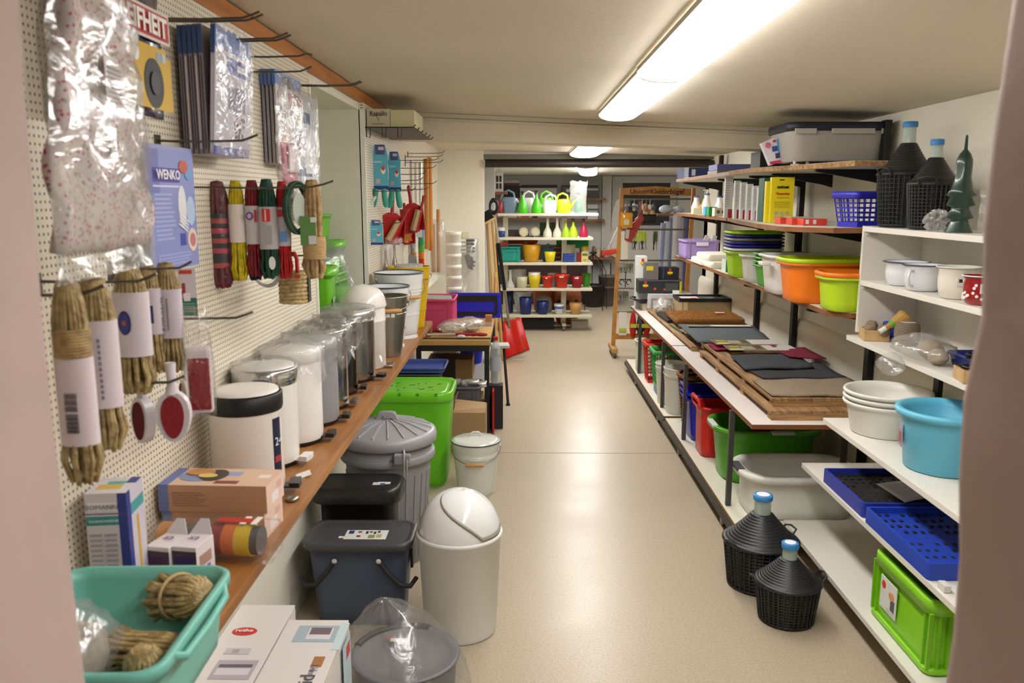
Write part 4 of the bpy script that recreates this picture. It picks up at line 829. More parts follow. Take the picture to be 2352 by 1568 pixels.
# tall green bin with lid
t=thing('lidded_bin','tall bright green rectangular bin with rounded corners and dotted lid','bin',(-.615,4.55,0),0)
m=MB(); m.loft([rr(.38,.30,.06,0),rr(.40,.32,.07,.02),rr(.40,.32,.07,.03),rr(.46,.41,.08,.49),rr(.46,.41,.08,.515)]); build('body',m,mat('#62b81c',.35,spec=.5),t)
m=MB(); m.loft([rr(.475,.425,.09,.50),rr(.485,.435,.09,.505),rr(.49,.44,.09,.54),rr(.48,.43,.09,.55),rr(.45,.40,.08,.55),rr(.44,.39,.08,.537),rr(.40,.32,.07,.537),rr(.39,.31,.07,.544)]); ld=build('lid',m,mat('#6fc822',.3,spec=.6),t)
RB=random.Random(3)
for k in range(22):
    x,y,r_=RB.uniform(-.17,.17),RB.uniform(-.11,.08),RB.uniform(.003,.009); ellipse(ld,tr(0,0,.544),x,y,r_,r_,'#2f6a10',name='lid_hole',n=10)
for k in range(4):
    m=MB(); m.box(-.15+.1*k,-.135+.1*k,-.2205,-.208,.537,.553); build('rim_notch',m,mat('#4f9a14',.4),ld)
# blue lid lying farther back
t=tag(build('flat_blue_tray',tubmesh(.40,.30,.035,tp=.95,r=.03,lip=.01),mat('#3c4f96',.45),None,loc=(-.655,5.0,.55),rot=(0,0,0)),'flat dark blue tray lying on a grey tub behind the green bin','tray')
tag(build('grey_box',tubmesh(.36,.30,.545,tp=.9,r=.03,lip=.01),mat('#45454a',.5),None,loc=(-.665,5.0,.001)),'dark grey tub mostly hidden behind the green bin, under the blue lid','tub')
# enamel pail with lid
c=at(1095,1120,Z=0)
t=bucket('enamel_pail','white enamel pail with lid and wooden grip, on the floor by the table leg','pail',(c.x,4.33,0),.131,.10,.29,mat('#dfe2da',.18,spec=.7,coat=.5),rimm=EN,lid=mat('#e6e8e4',.12,spec=.8,coat=.6),rings=(.235,.225,.215),rz=.0,ridge=.55,foot=False)
# white boxes at the very front
def aisle_box(label,x0,x1,y0,y1,h,rz,name='white_carton'):
    t=thing(name,label,'box',((x0+x1)/2,(y0+y1)/2,0),rz,'white cartons by the low wall'); build('carton',CB(0,0,0,x1-x0,y1-y0,h),mat('#e3dedb',.4,coat=.15),t,bev=.0015); return t
t=aisle_box('white carton with a red oval mark, pushed against the low wall',-.862,-.695,1.75,2.35,.36,.0); M0=tr(0,0,.3605)@rot('Z',PI*.5)
ellipse(t,tr(0,0,.3605),-.02,.14,.036,.022,'#d04038'); text('rotho',.022,mat('#f2ecea',.5),t,tr(-.02,.14,.3622)@rot('Z',.0),bold=.02)
rects(t,FZ(-.04,-.10,.3605),[(0,0,.11,.09,'#b9b0b8'),(.01,.02,.10,.05,'#d8d4d8'),(.01,.055,.10,.07,'#6a626c'),(.0,.12,.07,.15,'#c9c4c8'),(.02,.125,.04,.145,'#a8a4a8')])
t=aisle_box('white carton lettered Solid with a brown square, beside the red-oval one',-.690,-.510,1.72,2.26,.36,-.0)
rects(t,FZ(-.0975,-.255,.3605),[(.05,.40,.17,.49,'#a9bcc4'),(.085,.415,.155,.475,'#ddd8dc'),(.09,.44,.15,.478,'#7a6a70'),(.17,.36,.195,.505,'#c8dce0'),(.135,.275,.165,.325,'#b07a48'),(.138,.24,.15,.265,'#9a96a0')])
text('Solid',.058,mat('#5d5a60',.5),t,tr(.045,-.075,.3612)@rot('Z',PI/2)@rot('Z',0),bold=.0)
text('M1',.03,mat('#8d8a92',.5),t,tr(.052,.015,.3612)@rot('Z',PI/2))
rects(t,FX(.0975,-.255,0),[(.40,.02,.50,.34,'#b9cfd6'),(.44,.28,.49,.32,'#c8504a'),(.0,.0,.51,.34,'#ddd9d6')][:2])
tag(build('torn_cardboard',B(-.04,.04,-.015,.015,0,.03),mat('#9a7a54',.8),None,loc=(-.62,1.80,.362),rot=(0,0,.2)),'small torn piece of brown cardboard on the white cartons','cardboard')
# bagged grill pan in front
c=at(930,1560,Z=.10)
t=thing('bagged_pan','dark grey round pan in a big peaked clear bag on the floor','pan',(-.195+.03,2.28,0),0)
t.location=(c.x-.005,c.y+.06,.0)
m=MB(); m.lathe([(.14,0),(.155,.01),(.165,.15),(.175,.152),(.175,.158),(.165,.16),(.15,.150),(.10,.146),(.002,.146)],44); build('pan_body',m,mat('#77757a',.4,spec=.5),t)
m=MB(); m.ring((0,0,.155),.168,.012,32,8,a0=1.2,a1=2.9); build('pan_handle',m,mat('#3a393c',.5),t)
rects(t,FZ(-.06,.06,.161),[(0,0,.05,.02,'#d0ccc8'),(-.02,.02,.01,.028,'#c84838')])
R4=random.Random(21); m=MB(); rings=[]; n=32
for i in range(12):
    k=i/11; q=.20*(1-k**3*.92)*(1+.05*math.sin(k*9)); rings.append([((q+R4.uniform(-.009,.009))*math.cos(2*PI*j/n)-.07*max(0,k-.4)/.6,(q+R4.uniform(-.009,.009))*math.sin(2*PI*j/n)+.05*max(0,k-.4),.004+.17*min(1,k*2)+max(0,k-.5)*.30+R4.uniform(-.004,.004)) for j in range(n)])
m.loft(rings,False,True); build('clear_film',m,film(base=.14,bs=9,white=.07,bump=1),t)
# ================================================================= SECOND PEGBOARD (beyond the niche)
BX=-.748
def wire(label,px,py,x1,z_off=0,g='wire hooks on the far pegboard'):
    p=at(px,py,X=x1); m=MB(); L=x1-BX
    m.tube([(0,0,-.006),(L*.5,0,-.006),(L*.86,0,-.004),(L*.94,0,0),(L,0,.012)],.0022,5); m.box(0,.004,-.01,.01,-.03,.006)
    o=build('display_hook',m,HOOKM,None,loc=(BX,p.y,p.z)); return tag(o,label,'hook',g)
for i,(px,py) in enumerate([(1022,350),(1018,358),(1008,366),(1018,371),(1002,384),(978,398),(972,412),(1003,420),(985,433),(955,436)]):
    wire(['topmost wire hook, farthest right, on the far pegboard','second wire hook from the top on the far pegboard','third wire hook from the top on the far pegboard','fourth wire hook from the top on the far pegboard','fifth wire hook from the top on the far pegboard','sixth wire hook from the top, short, on the far pegboard','wire hook above the red dustpan handle on the far pegboard','long low wire hook crossing the orange sticks','wire hook just below the long low one on the far pegboard','lowest wire hook on the far pegboard'][i],px,py,-.50 if px>1000 else -.53)
# wire shelf with two cartons
ZS=at(870,292,Y=4.03).z
t=thing('wire_shelf','narrow dark wire shelf high on the far pegboard, holding two cartons','shelf',(BX,4.04,ZS),0)
m=MB()
for k in range(6): m.tube([(0,.16*k,0),(.235,.16*k,0),(.245,.16*k,.012)],.003,5)
for x in (.02,.12,.23): m.tube([(x,0,0),(x,.82,0)],.003,5)
build('wire_grid',m,mat('#4a4640',.4,.6),t)
m=MB(); m.box(.004,.235,.0,.82,-.003,-.001); build('base_plate',m,mat('#5c5850',.5,.3),t)
for k in range(3):
    m=MB(); m.tube([(.01+.075*k,-.006,-.002),(.01+.075*k,-.006,-.045),(.025+.075*k,-.006,-.05),(.03+.075*k,-.006,-.002)],.0025,5); build('hanging_clip',m,mat('#4a4640',.4,.6),t)
t=thing('carton_box','cream carton lettered Rapallo on the high wire shelf','box',(BX+.062,4.14,ZS+.004),0); build('carton',CB(0,0,0,.112,.14,.085),mat('#cdc5ac',.6),t,bev=.001)
text('Rapallo',.034,mat('#3a3c3a',.5),t,FY(.002,-.0708,.062),sx=.85); text('5',.022,mat('#8a3a34',.5),t,FY(0,-.0708,.036)); rects(t,FY(0,-.07,0),[(-.03,.012,.03,.018,'#b09868')])
t=thing('carton_box','plain olive-cream carton beside the lettered one on the high wire shelf','box',(BX+.178,4.25,ZS+.004),0); build('carton',CB(0,0,0,.115,.36,.080),mat('#d3cca2',.6),t,bev=.001)
# blue-backed glove cards with teal fingers
TEAL=mat('#3f9f8c',.55)
def glove(label,px0,px1,py0,py1,Y,rz,fing=(0,1,2)):
    a=at(px0,py0,Y=Y); b=at(px1,py1,Y=Y); w_=b.x-a.x; h=a.z-b.z
    t=thing('glove_card',label,'gloves',((a.x+b.x)/2,Y,b.z),rz,'glove cards on the far pegboard')
    m=MB(); m.prism([(-w_/2,0),(w_/2,0),(w_*.46,h*.55),(w_*.5,h*.75),(w_*.3,h),(-w_*.35,h),(-w_*.5,h*.72),(-w_*.45,h*.5)],-.003,.003,'y'); build('card',m,mat('#5fb2c8',.45),t)
    rects(t,FY(0,-.003,0),[(-w_*.3,h*.78,w_*.3,h,'#4c5a8a'),(-w_*.1,h*.88,w_*.25,h*.95,'#d8c8cc'),(-w_*.5,0,w_*.5,h*.09,'#2f3f7e'),(-w_*.30,h*.14,-w_*.05,h*.24,'#d8a8a8'),(-w_*.4,h*.60,w_*.1,h*.64,'#a8d4de')])
    ellipse(t,FY(0,-.003,0),w_*.18,h*.44,w_*.15,h*.09,'#e8e4e2',lift=.002); ellipse(t,FY(0,-.003,0),w_*.18,h*.48,w_*.12,h*.05,'#c8503c',lift=.0028)
    for k in fing:
        x=(-.30+.3*k)*w_; m=MB(); m.tube([(x,0,.004),(x-.006*(1-k),-.004,-.03),(x-.016*(1-k),-.008,-.075),(x-.018*(1-k),-.009,-.088)],[.013,.015,.015,.008],10); build('glove_finger',m,TEAL,t)
    return t
glove('teal work glove on a blue card, left of the pair on the far pegboard',854,893,332,436,4.25,.05,(0,1.6))
glove('teal work glove on a blue card, right of the pair on the far pegboard',890,922,348,438,4.33,-.05,(.3,1.7))
glove('third glove card hanging low, below the dustpans on the far pegboard',848,880,505,562,4.12,.1,())
wire('wire hook carrying the third, low glove card',923,510,-.60)
p=at(850,470,Y=4.15)
m=MB(); m.tube([(-.03,0,-.045),(.03,0,.04)],[.008,.006],8); tag(build('white_scraper',m,mat('#d8d8d6',.4),None,loc=(p.x,4.15,p.z)),'short white scraper hanging left of the teal gloves','scraper')
p=at(862,600,Y=4.35)
m=MB(); m.tube([(0,0,.09),(.008,0,.03),(.004,0,-.10),(-.01,0,-.16)],[.012,.010,.011,.006],8); tag(build('cream_brush_handle',m,mat('#b8ae98',.5),None,loc=(p.x,4.35,p.z)),'cream curved brush handle under the low glove card','brush')
# red dustpans with brushes
RD=mat('#a8181a',.35,spec=.6)
def dustpan(label,px,py,Y,s,rz,ry):
    p=at(px,py,Y=Y); t=thing('dustpan_set',label,'dustpan',tuple(p),rz,'red dustpan sets on the far pegboard',ry=ry)
    m=MB(); m.loft([[(-.09,-.004,-.20),(.09,-.004,-.20),(.09,.004,-.20),(-.09,.004,-.20)],[(-.09,-.03,-.02),(.09,-.03,-.02),(.09,-.022,-.02),(-.09,-.022,-.02)],[(-.03,-.03,.01),(.03,-.03,.01),(.03,-.018,.01),(-.03,-.018,.01)]],True,True,False); 
    m.box(-.095,-.088,-.05,.0,-.19,-.02); m.box(.088,.095,-.05,.0,-.19,-.02); build('pan',m,RD,t,bev=.003)
    m=MB(); m.tube([(0,-.024,.0),(0,-.024,.05),(0,-.02,.12),(0,-.02,.135)],[.014,.011,.014,.008],8); build('pan_handle',m,RD,t)
    b=MB(); b.M=tr(.02,-.055,-.12)@rot('Y',.5); b.box(-.012,.012,-.014,.014,-.08,.08); b.tube([(0,0,.08),(0,0,.12),(0,0,.19)],[.012,.009,.012],8); br=build('brush_body',b,RD,t,bev=.004)
    q=MB(); q.M=tr(.02,-.055,-.12)@rot('Y',.5); q.box(-.042,-.012,-.013,.013,-.075,.075); build('bristles',q,mat('#c8b080',.8,bump=.8,bs=150),br)
    t.scale=(s,s,s); return t
dustpan('red dustpan with pale-bristled hand brush, hanging behind the teal gloves',896,492,4.55,.82,.7,.1)
dustpan('bright red dustpan set with long handle, farther along the far pegboard',938,470,4.95,.85,.95,-.12)
dustpan('third red dustpan set half hidden behind the other two',925,505,5.3,.8,1.0,.0)
# metal scoops, black ladle and bagged tools
def misc(name,label,cat,px,py,Y,mb,m_,rz=0,g=None):
    if name in('spatula','wooden_spoon','white_dustpan'): Y=at(px,py,X=BX+.022).y
    p=at(px,py,Y=Y); return tag(build(name,mb,m_,None,loc=tuple(p),rot=(0,0,rz)),label,cat,g)
m=MB(); m.tube([(0,0,.14),(0,0,.02)],.006,6); m.prism([(-.03,.02),(.03,.02),(.05,-.05),(-.05,-.05)],-.003,.003,'y'); misc('metal_scraper','shiny metal scraper hanging under the farther red dustpan','scraper',930,535,5.1,m,CHROME,.6)
m=MB(); m.prism([(-.045,0),(.05,0),(.045,.16),(-.02,.2)],-.003,.003,'y'); misc('white_dustpan','white dustpan blade to the right of the red dustpans','dustpan',955,545,5.3,m,mat('#cfcfca',.4),.5)
for i,(px,py,Y,w_,h_) in enumerate([(905,545,4.5,.10,.20),(885,560,4.4,.06,.18)]):
    p=at(px,py,Y=Y); t=thing('bagged_utensil',['kitchen utensil in a clear crinkled bag under the red dustpans','slim utensil in clear film left of the bagged one under the gloves'][i],'utensil',tuple(p),.3)
    m=MB(); m.tube([(0,0,-.02),(0,0,-h_*.5),(0,0,-h_*.8)],[.006,.006,.02],8); build('utensil',m,STEEL,t); foldbag('clear_film',t,w_,h_,.03,film(base=.15,bs=26,white=.06),seed=60+i,jag=.012)
m=MB(); m.tube([(0,0,.10),(0,0,.0)],.005,6); m.prism([(-.02,0),(.02,0),(.035,-.05),(.02,-.09),(-.03,-.09)],-.002,.002,'y'); misc('spatula','grey spatula blade hanging right of the bagged utensils','spatula',946,585,4.7,m,mat('#8c8c90',.35,.7),.3)
m=MB(); m.box(-.012,.012,-.004,.004,-.16,0); misc('wooden_spoon','narrow wooden stick hanging between the spatula and the yellow duster','stick',947,570,4.9,m,mat('#b08c5c',.6),.2)
# sticks, chrome rods, dusters
def stick(label,px0,py0,px1,py1,Y0,Y1,r,col,name='broom_stick',cat='broom stick',g='sticks standing by the far pegboard',rough=.5,metal=0):
    Y0=at(px0,py0,X=BX+r+.004).y; r*=Y0/Y1; Y1=at(px1,py1,X=BX+r+.004).y; 
    a=at(px0,py0,Y=Y0); b=at(px1,py1,Y=Y1); m=MB(); m.tube([(0,0,0),tuple((a-b)*.5),tuple(a-b)],r,10)
    return tag(build(name,m,mat(col,rough,metal),None,loc=tuple(b)),label,cat,g)
stick('orange-brown wooden stick hanging on the far pegboard, left of the pair',979,365,981,572,5.9,5.9,.017,'#b8772a')
stick('orange-brown wooden stick hanging on the far pegboard, right of the pair',987,362,990,575,6.05,6.05,.017,'#c0802e')
stick('chrome rod beside the orange wooden sticks',966,372,968,560,5.6,5.6,.010,'#c8c8c4','chrome_rod','rod',rough=.2,metal=.9)
stick('white rod left of the chrome rod on the far pegboard',955,372,957,520,5.5,5.5,.009,'#dadad6','white_rod','rod')
stick('thin pale rod near the glove cards on the far pegboard',944,368,946,480,5.2,5.2,.007,'#c9c2b4','pale_rod','rod')
def duster(label,px,py0,py1,Y,cols,w_):
    Y=at(px,py0,X=BX+w_*.6).y
    a=at(px,py0,Y=Y); b=at(px,py1,Y=Y); h=a.z-b.z; t=thing('duster',label,'duster',tuple(b),0,'colourful feather dusters')
    R5=random.Random(px); n=len(cols); m=MB(); mm=[mat(c,.9) for c in cols]
    for i in range(n*4):
        m.c=i*n//(n*4); k=(i+.5)/(n*4); m.lathe([(w_*.3,h*(1-k)+h/(n*4)*.7),(w_*(.5+R5.uniform(-.05,.05)),h*(1-k)),(w_*.3,h*(1-k)-h/(n*4)*.7)],12)
    build('fluffy_head',m,mm,t); m=MB(); m.tube([(0,0,h),(0,0,h+.16)],.006,6); build('handle',m,mat('#d8d8d0',.4),t); return t
duster('rainbow feather duster from blue through green to red, beside the orange sticks',969,515,610,5.7,['#5c86c0','#4a8fc8','#3f9a5c','#5fae48','#e07a28','#c8342a'],.045)
duster('yellow feather duster with pale blue top, left of the rainbow duster',950,545,612,5.0,['#a9bccc','#c8ccc4','#d89a28','#e0a020'],.05)
# bagged broom heads
t=thing('bagged_sticks','tall sticks in a long clear bag standing behind the yellow bucket','bagged sticks',(at(1002,625,Y=6.85).x,6.85,at(1002,625,Y=6.85).z),0)
m=MB(); m.tube([(-.02,0,0),(-.02,0,.40)],.016,8); m.tube([(.02,0,.0),(.025,0,.52)],.016,8); build('sticks',m,mat('#b98a50',.6),t); foldbag('clear_film',t,.17,.46,.08,film(base=.24,bs=12,white=.16),M=tr(.02,0,.44),seed=70,jag=.012,pinch=.4)
# ================================================================= TABLE AND WHAT STANDS AROUND IT
TZ=at(1040,782,Y=5.40).z
t=thing('work_table','wooden-topped table with black square steel frame at the end of the ledge','table',(-.455,6.05,0),0)
tw_,td_=.50,1.28; m=MB(); m.cbox(0,0,TZ-.035,tw_,td_,.035); build('tabletop',m,mat('#c09a5c',.5,h2='#ac864a',vs=4,stretch=(.6,6,6)),t,bev=.002)
BK=mat('#1c1b1b',.5)
for sx in (-1,1):
    for sy in (-1,1):
        m=MB(); m.box(sx*(tw_/2-.02)-.016,sx*(tw_/2-.02)+.016,sy*(td_/2-.02)-.016,sy*(td_/2-.02)+.016,0,TZ-.036); build('leg',m,BK,t)
m=MB(); m.box(-tw_/2+.005,tw_/2-.005,-td_/2+.005,-td_/2+.035,TZ-.075,TZ-.036); m.box(-tw_/2+.005,tw_/2-.005,td_/2-.035,td_/2-.005,TZ-.075,TZ-.036); m.box(tw_/2-.035,tw_/2-.005,-td_/2,td_/2,TZ-.075,TZ-.036); m.box(-tw_/2+.005,-tw_/2+.035,-td_/2,td_/2,TZ-.075,TZ-.036); build('frame',m,BK,t)
# on the table
TQ2=TZ+.001
def crate(name,label,cat,loc,w_,d,h,col,rz=0,g=None,slot=True):
    t=thing(name,label,cat,loc,rz,g); mm=mat(col,.4,spec=.5); m=tubmesh(w_,d,h,tp=.94,r=.02,lip=.009,lipz=.02,n=4); build('body',m,mm,t)
    for s in (-1,1):
        m=MB()
        for k in range(2): x=(-.35+.7*k)*w_; m.box(x-.006,x+.006,s*d*.47,s*d*.495,.01,h-.02)
        m.box(-w_*.18,w_*.18,s*d*.478,s*d*.5,h*.68,h*.82); build('ribbed_side',m,mm,t)
    return t
a=at(990,692,Y=5.6)
crate('storage_crate','pink plastic crate standing on the table behind the yellow bucket','crate',(-.60,5.92,TQ2),.27,.36,.235,'#c8446e',0,'crates')
m=MB(); m.prism([(-.10,0),(.10,0),(.09,.03),(-.09,.035)],-.12,.12,'y'); tag(build('bagged_cloth',m,mat('#8c9088',.6,bump=.8,bs=40),None,loc=(-.60,5.90,TQ2+.20)),'grey-green bagged cloth on top of the pink crate','cloth')
t=thing('blue_tray','bright blue tray with dark slots, upright at the back of the table','tray',(-.36,6.45,TQ2),0)
m=MB(); m.box(-.205,.205,0,.02,0,.20); build('tray_panel',m,mat('#1a24c8',.35),t,bev=.004)
rects(t,FY(-.205,0,0),[(.0,.13,.37,.18,'#15161c'),(.36,.03,.385,.18,'#15161c'),(0,.02,.37,.05,'#15161c')],lift=.003)
tag(build('wooden_cube',B(-.025,.025,-.02,.02,0,.05),mat('#b08050',.6),None,loc=(-.235,6.05,TQ2+.031)),'small wooden block on the grey bar by the blue tray','block')
tag(build('grey_bar',B(-.15,.15,-.03,.03,0,.03),mat('#b8b8b4',.4),None,loc=(-.36,6.05,TQ2)),'flat light grey bar lying across the table in front of the blue tray','bar')
for i,(x,y,sx,lab) in enumerate([(-.47,5.64,.19,'bulging clear bag of pale goods on the table, left'),(-.36,5.76,.20,'bulging clear bag of pale goods on the table, right')]):
    t=thing('bagged_goods',lab,'bag',(x,y,TQ2),.3*i,'clear bags on the table'); m=crumple(.045,i+3,1.9,1.2,.9); m.v=[(a_,b_,c_+.045) for a_,b_,c_ in m.v]; build('contents',m,mat('#d0c8b8',.7,bump=.6,bs=30),t)
    R4=random.Random(i+5); mm=MB(); mm.M=Matrix.Diagonal((sx/.19,1,1,1)); rings=[[((.115*math.sin(PI*(.12+.8*k/7))+R4.uniform(-.006,.006))*math.cos(2*PI*j/18),(.075*math.sin(PI*(.12+.8*k/7))+R4.uniform(-.006,.006))*math.sin(2*PI*j/18),.003+.105*k/7+R4.uniform(-.003,.003)) for j in range(18)] for k in range(8)]; mm.loft(rings); build('clear_film',mm,film(base=.2,bs=14,white=.10),t)
tag(build('brown_block',B(-.04,.04,-.05,.05,0,.07),mat('#8a5a34',.7),None,loc=(-.655,5.60,TQ2)),'small brown box at the left table edge beside the yellow bucket','box')
t=thing('hammer','red-gripped mallet with orange tip lying along the front of the table','mallet',(-.42,5.50,TQ2+.022),0)
m=MB(); m.tube([(-.22,0,0),(-.02,.0,.004)],.007,8); build('shaft',m,mat('#d8d8d8',.3,.5),t)
m=MB(); pts=[(-.02+.024*i,0,.004-.0003*i) for i in range(10)]; m.tube(pts,[.009,.013,.010,.013,.010,.013,.010,.013,.012,.007],10); build('grip',m,mat('#a01820',.5),t)
m=MB(); m.box(-.255,-.215,-.03,.02,-.015,.018); build('head',m,BLK,t,bev=.004); m=MB(); m.tube([(-.235,-.03,-.002),(-.235,-.055,-.006)],.018,12); build('orange_tip',m,mat('#d8541c',.5),t)
m=MB(); m.tube([(-.24,0,0),(.24,0,.0)],.006,8); tag(build('thin_rod',m,mat('#5c574c',.4,.6),None,loc=(-.44,5.445,TQ2+.007)),'thin dark rod lying on the front edge of the table','rod')
m=MB(); m.ball((0,0,.014),.02,10,6,1.6,.8,.7); tag(build('white_tag_bundle',m,mat('#d8d8d4',.5,bump=.5,bs=60),None,loc=(-.40,5.47,TQ2)),'small white tag bundle under the red mallet','tag')
# under the table
ubkt=mat('#1f2fc4',.35); 
tag(build('low_shelf_board',B(-.66,-.23,5.60,6.62,.30,.32),mat('#8c8c88',.5),None),'grey shelf board low between the table legs','board')
bucket('bucket','bright blue bucket under the table, beside the red one','bucket',(-.385,6.35,.321),.105,.08,.22,ubkt,group='buckets under the table',rings=(.17,),ridge=.3,wood=False)
bucket('bucket','red bucket under the table, left of the blue one','bucket',(-.60,6.50,.321),.095,.07,.23,mat('#b81c1c',.4),group='buckets under the table',ridge=.3,wood=False)
tubone('white_basin','upturned white basin under the table behind the brown carton','basin',(-.56,6.10,.321),.22,.24,.19,mat('#e2dfd4',.4),r=.04)
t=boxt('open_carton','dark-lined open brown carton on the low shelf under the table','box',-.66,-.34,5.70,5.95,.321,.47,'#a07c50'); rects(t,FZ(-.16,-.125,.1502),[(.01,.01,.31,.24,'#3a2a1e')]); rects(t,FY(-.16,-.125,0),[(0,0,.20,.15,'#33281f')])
t=crate('storage_crate','flat grey crate of small bagged goods at the front under the table','crate',(-.44,5.42,.235),.36,.26,.13,'#5c5c60',0,'crates')
RC=random.Random(31)
for i in range(7):
    x,y=-.57+.05*i,5.38+RC.uniform(-.04,.08); m=MB(); 
    if i>4: m.M=rot('Y',PI/2); m.lathe([(.022,-.045),(.024,-.04),(.024,.04),(.022,.045)],14); mm=mat('#d8d8d8',.25,.7)
    else: m.ball((0,0,0),.032,10,6,1,1,.8); mm=mat('#b8b8b4',.3,bump=1,bs=60)
    tag(build('bagged_part',m,mm,None,loc=(x,y,.37+.008*(i%3))),['crumpled bagged bit at the left of the grey crate','crumpled bagged bit, second from the left in the grey crate','crumpled bagged bit in the middle of the grey crate','crumpled bagged bit near the tubes in the grey crate','crumpled bagged bit next to the silver tubes in the grey crate','silver tube lying in the grey crate, inner one','silver tube lying in the grey crate, nearest the table leg'][i],'part','small goods in the grey crate')
t=boxt('brown_carton','open brown carton with raised flaps on the floor under the table front','box',-.62,-.215,5.50,5.75,.0,.232,'#a98a60')
t=thing('flap_carton','brown carton with loose flap in front of the table, behind the enamel pail','box',(-.345,5.16,0),.0); build('carton',CB(0,0,0,.25,.26,.26),CARD,t); m=MB(); m.M=tr(0,-.02,.262)@rot('X',.25)@rot('Y',.12); m.box(-.08,.12,-.08,.10,0,.004); build('loose_flap',m,mat('#b5966c',.7),t); m=MB(); m.M=tr(-.125,0,.26)@rot('Y',-.9); m.box(-.0,.10,-.13,.13,0,.003); build('side_flap',m,mat('#a98862',.7),t)
tag(build('red_board',B(-.006,.006,-.12,.12,0,.30),mat('#b81c20',.45),None,loc=(-.185,5.56,0)),'narrow red board leaning at the right table leg','board')
# water bottle, black stand
p=at(1139,945,Z=0)
t=thing('water_bottle','clear plastic water bottle with red cap beside the table leg','bottle',(at(1139,940,Y=5.62).x,5.62,.0),0)
m=MB(); m.lathe([(.02,.11),(.038,.115),(.04,.14),(.037,.2),(.04,.25),(.04,.33),(.032,.37),(.015,.40),(.014,.42)],20); build('body',m,mat('#d6dfe0',.08,alpha=.4,spec=.8),t); m=MB(); m.lathe([(.0405,.2),(.0405,.30)],20,c0=False,c1=False); build('paper_label',m,mat('#b8c0c8',.5),t); m=MB(); m.lathe([(.017,.415),(.017,.44)],16); build('cap',m,mat('#c82820',.4),t); t.location.z=.21
m=MB(); m.box(-.05,.05,-.05,.05,0,.31); tag(build('black_box',m,mat('#26262a',.5),None,loc=(t.location.x,5.62,.002)),'dark box on the floor carrying the water bottle','box')
t=thing('folding_stool','black folding stool standing behind the water bottle at the aisle','stool',(-.155,6.35,0),.1)
for s in (-1,1):
    m=MB(); m.tube([(s*.05,-.12,.004),(s*.03,.06,.44)],.011,8); build('leg',m,BK,t); m=MB(); m.lathe([(.017,0),(.014,.02)],10); m.v=[(a+s*.05,b-.12,c) for a,b,c in m.v]; build('foot',m,BK,t)
m=MB(); m.box(-.07,.07,-.04,.12,.44,.46); build('seat',m,mat('#b8b8b6',.5),t)
# ================================================================= RIGHT WALL: UPRIGHTS AND BROWN SHELVES
UPY=(7.1,5.85,5.05,3.93)
EDGE=mat('#8a5a34',.5,h2='#74481f',vs=9); LAM=mat('#d6d2c4',.4)
for i,y in enumerate(UPY):
    m=MB(); m.box(1.682,1.713,y-.026,y+.026,0,1.955)
    tag(build('wall_upright',m,BLK,None,bev=.002),['black steel wall upright farthest along the right wall','second black wall upright from the far end, behind the white cartons','third black wall upright, behind the yellow packet','black wall upright nearest the doorway, beside the white shelf unit'][i],'upright','black uprights carrying the brown shelves')
def wshelf(label,poly,z,ys,raw=False):
    t=thing('wall_shelf',label,'shelf',(1.74,(poly[0][1]+poly[-1][1])/2,z),0,'brown-edged shelves on the right wall'); ox,oy=1.74,(poly[0][1]+poly[-1][1])/2
    m=MB(); m.prism([(x-ox,y-oy) for x,y in poly],-.022,0); o=build('board',m,[EDGE if not raw else mat('#b89468',.7,h2='#8f6a40',vs=50)],t)
    m=MB(); m.prism([((x-ox)*.992,(y-oy)*.995) for x,y in poly],0,.0012); build('laminate_top',m,LAM,o); 
    m=MB(); m.prism([((x-ox)*.985,(y-oy)*.99) for x,y in poly],-.0235,-.022); build('laminate_underside',m,mat('#c4c0b2',.5),o)
    for y in ys:
        m=MB(); m.prism([(-.03,-.025),(-.36,-.025),(-.36,-.035),(-.08,-.085),(-.03,-.10)],y-oy-.012,y-oy+.012,'y'); build('bracket',m,BLK,t,bev=.001)
    return t
ZA,ZB,ZC=1.757,1.472,1.10
wshelf('upper right wall shelf nearest, rough front edge, carrying the big grey box',[(1.74,3.6),(1.43,3.6),(1.24,4.5),(1.24,5.0),(1.74,5.0)],ZA,(3.93,4.6),True)
wshelf('upper right wall shelf, far half, with the navy and lilac cartons',[(1.74,5.02),(1.26,5.02),(1.34,7.2),(1.74,7.2)],ZA,(5.05,5.85,7.1))
wshelf('middle right wall shelf with a curved front, carrying white cartons and the blue basket',[(1.74,3.60),(1.36,3.60),(1.20,3.78),(1.20,4.2),(1.28,4.9),(1.37,5.5),(1.74,5.5)],ZB,(3.93,5.05))
wshelf('middle right wall shelf, far half, with the white bottles',[(1.74,5.52),(1.37,5.52),(1.37,7.3),(1.74,7.3)],ZB,(5.85,7.1))
wshelf('lowest right wall shelf, carrying the row of coloured tubs',[(1.74,3.585),(1.46,3.585),(1.38,3.68),(1.37,7.3),(1.74,7.3)],ZC,(3.93,5.05,5.85,7.1))
def onsh(px,Y,z): a=at(px,500,Y=Y); return (a.x,Y,z+.0015)
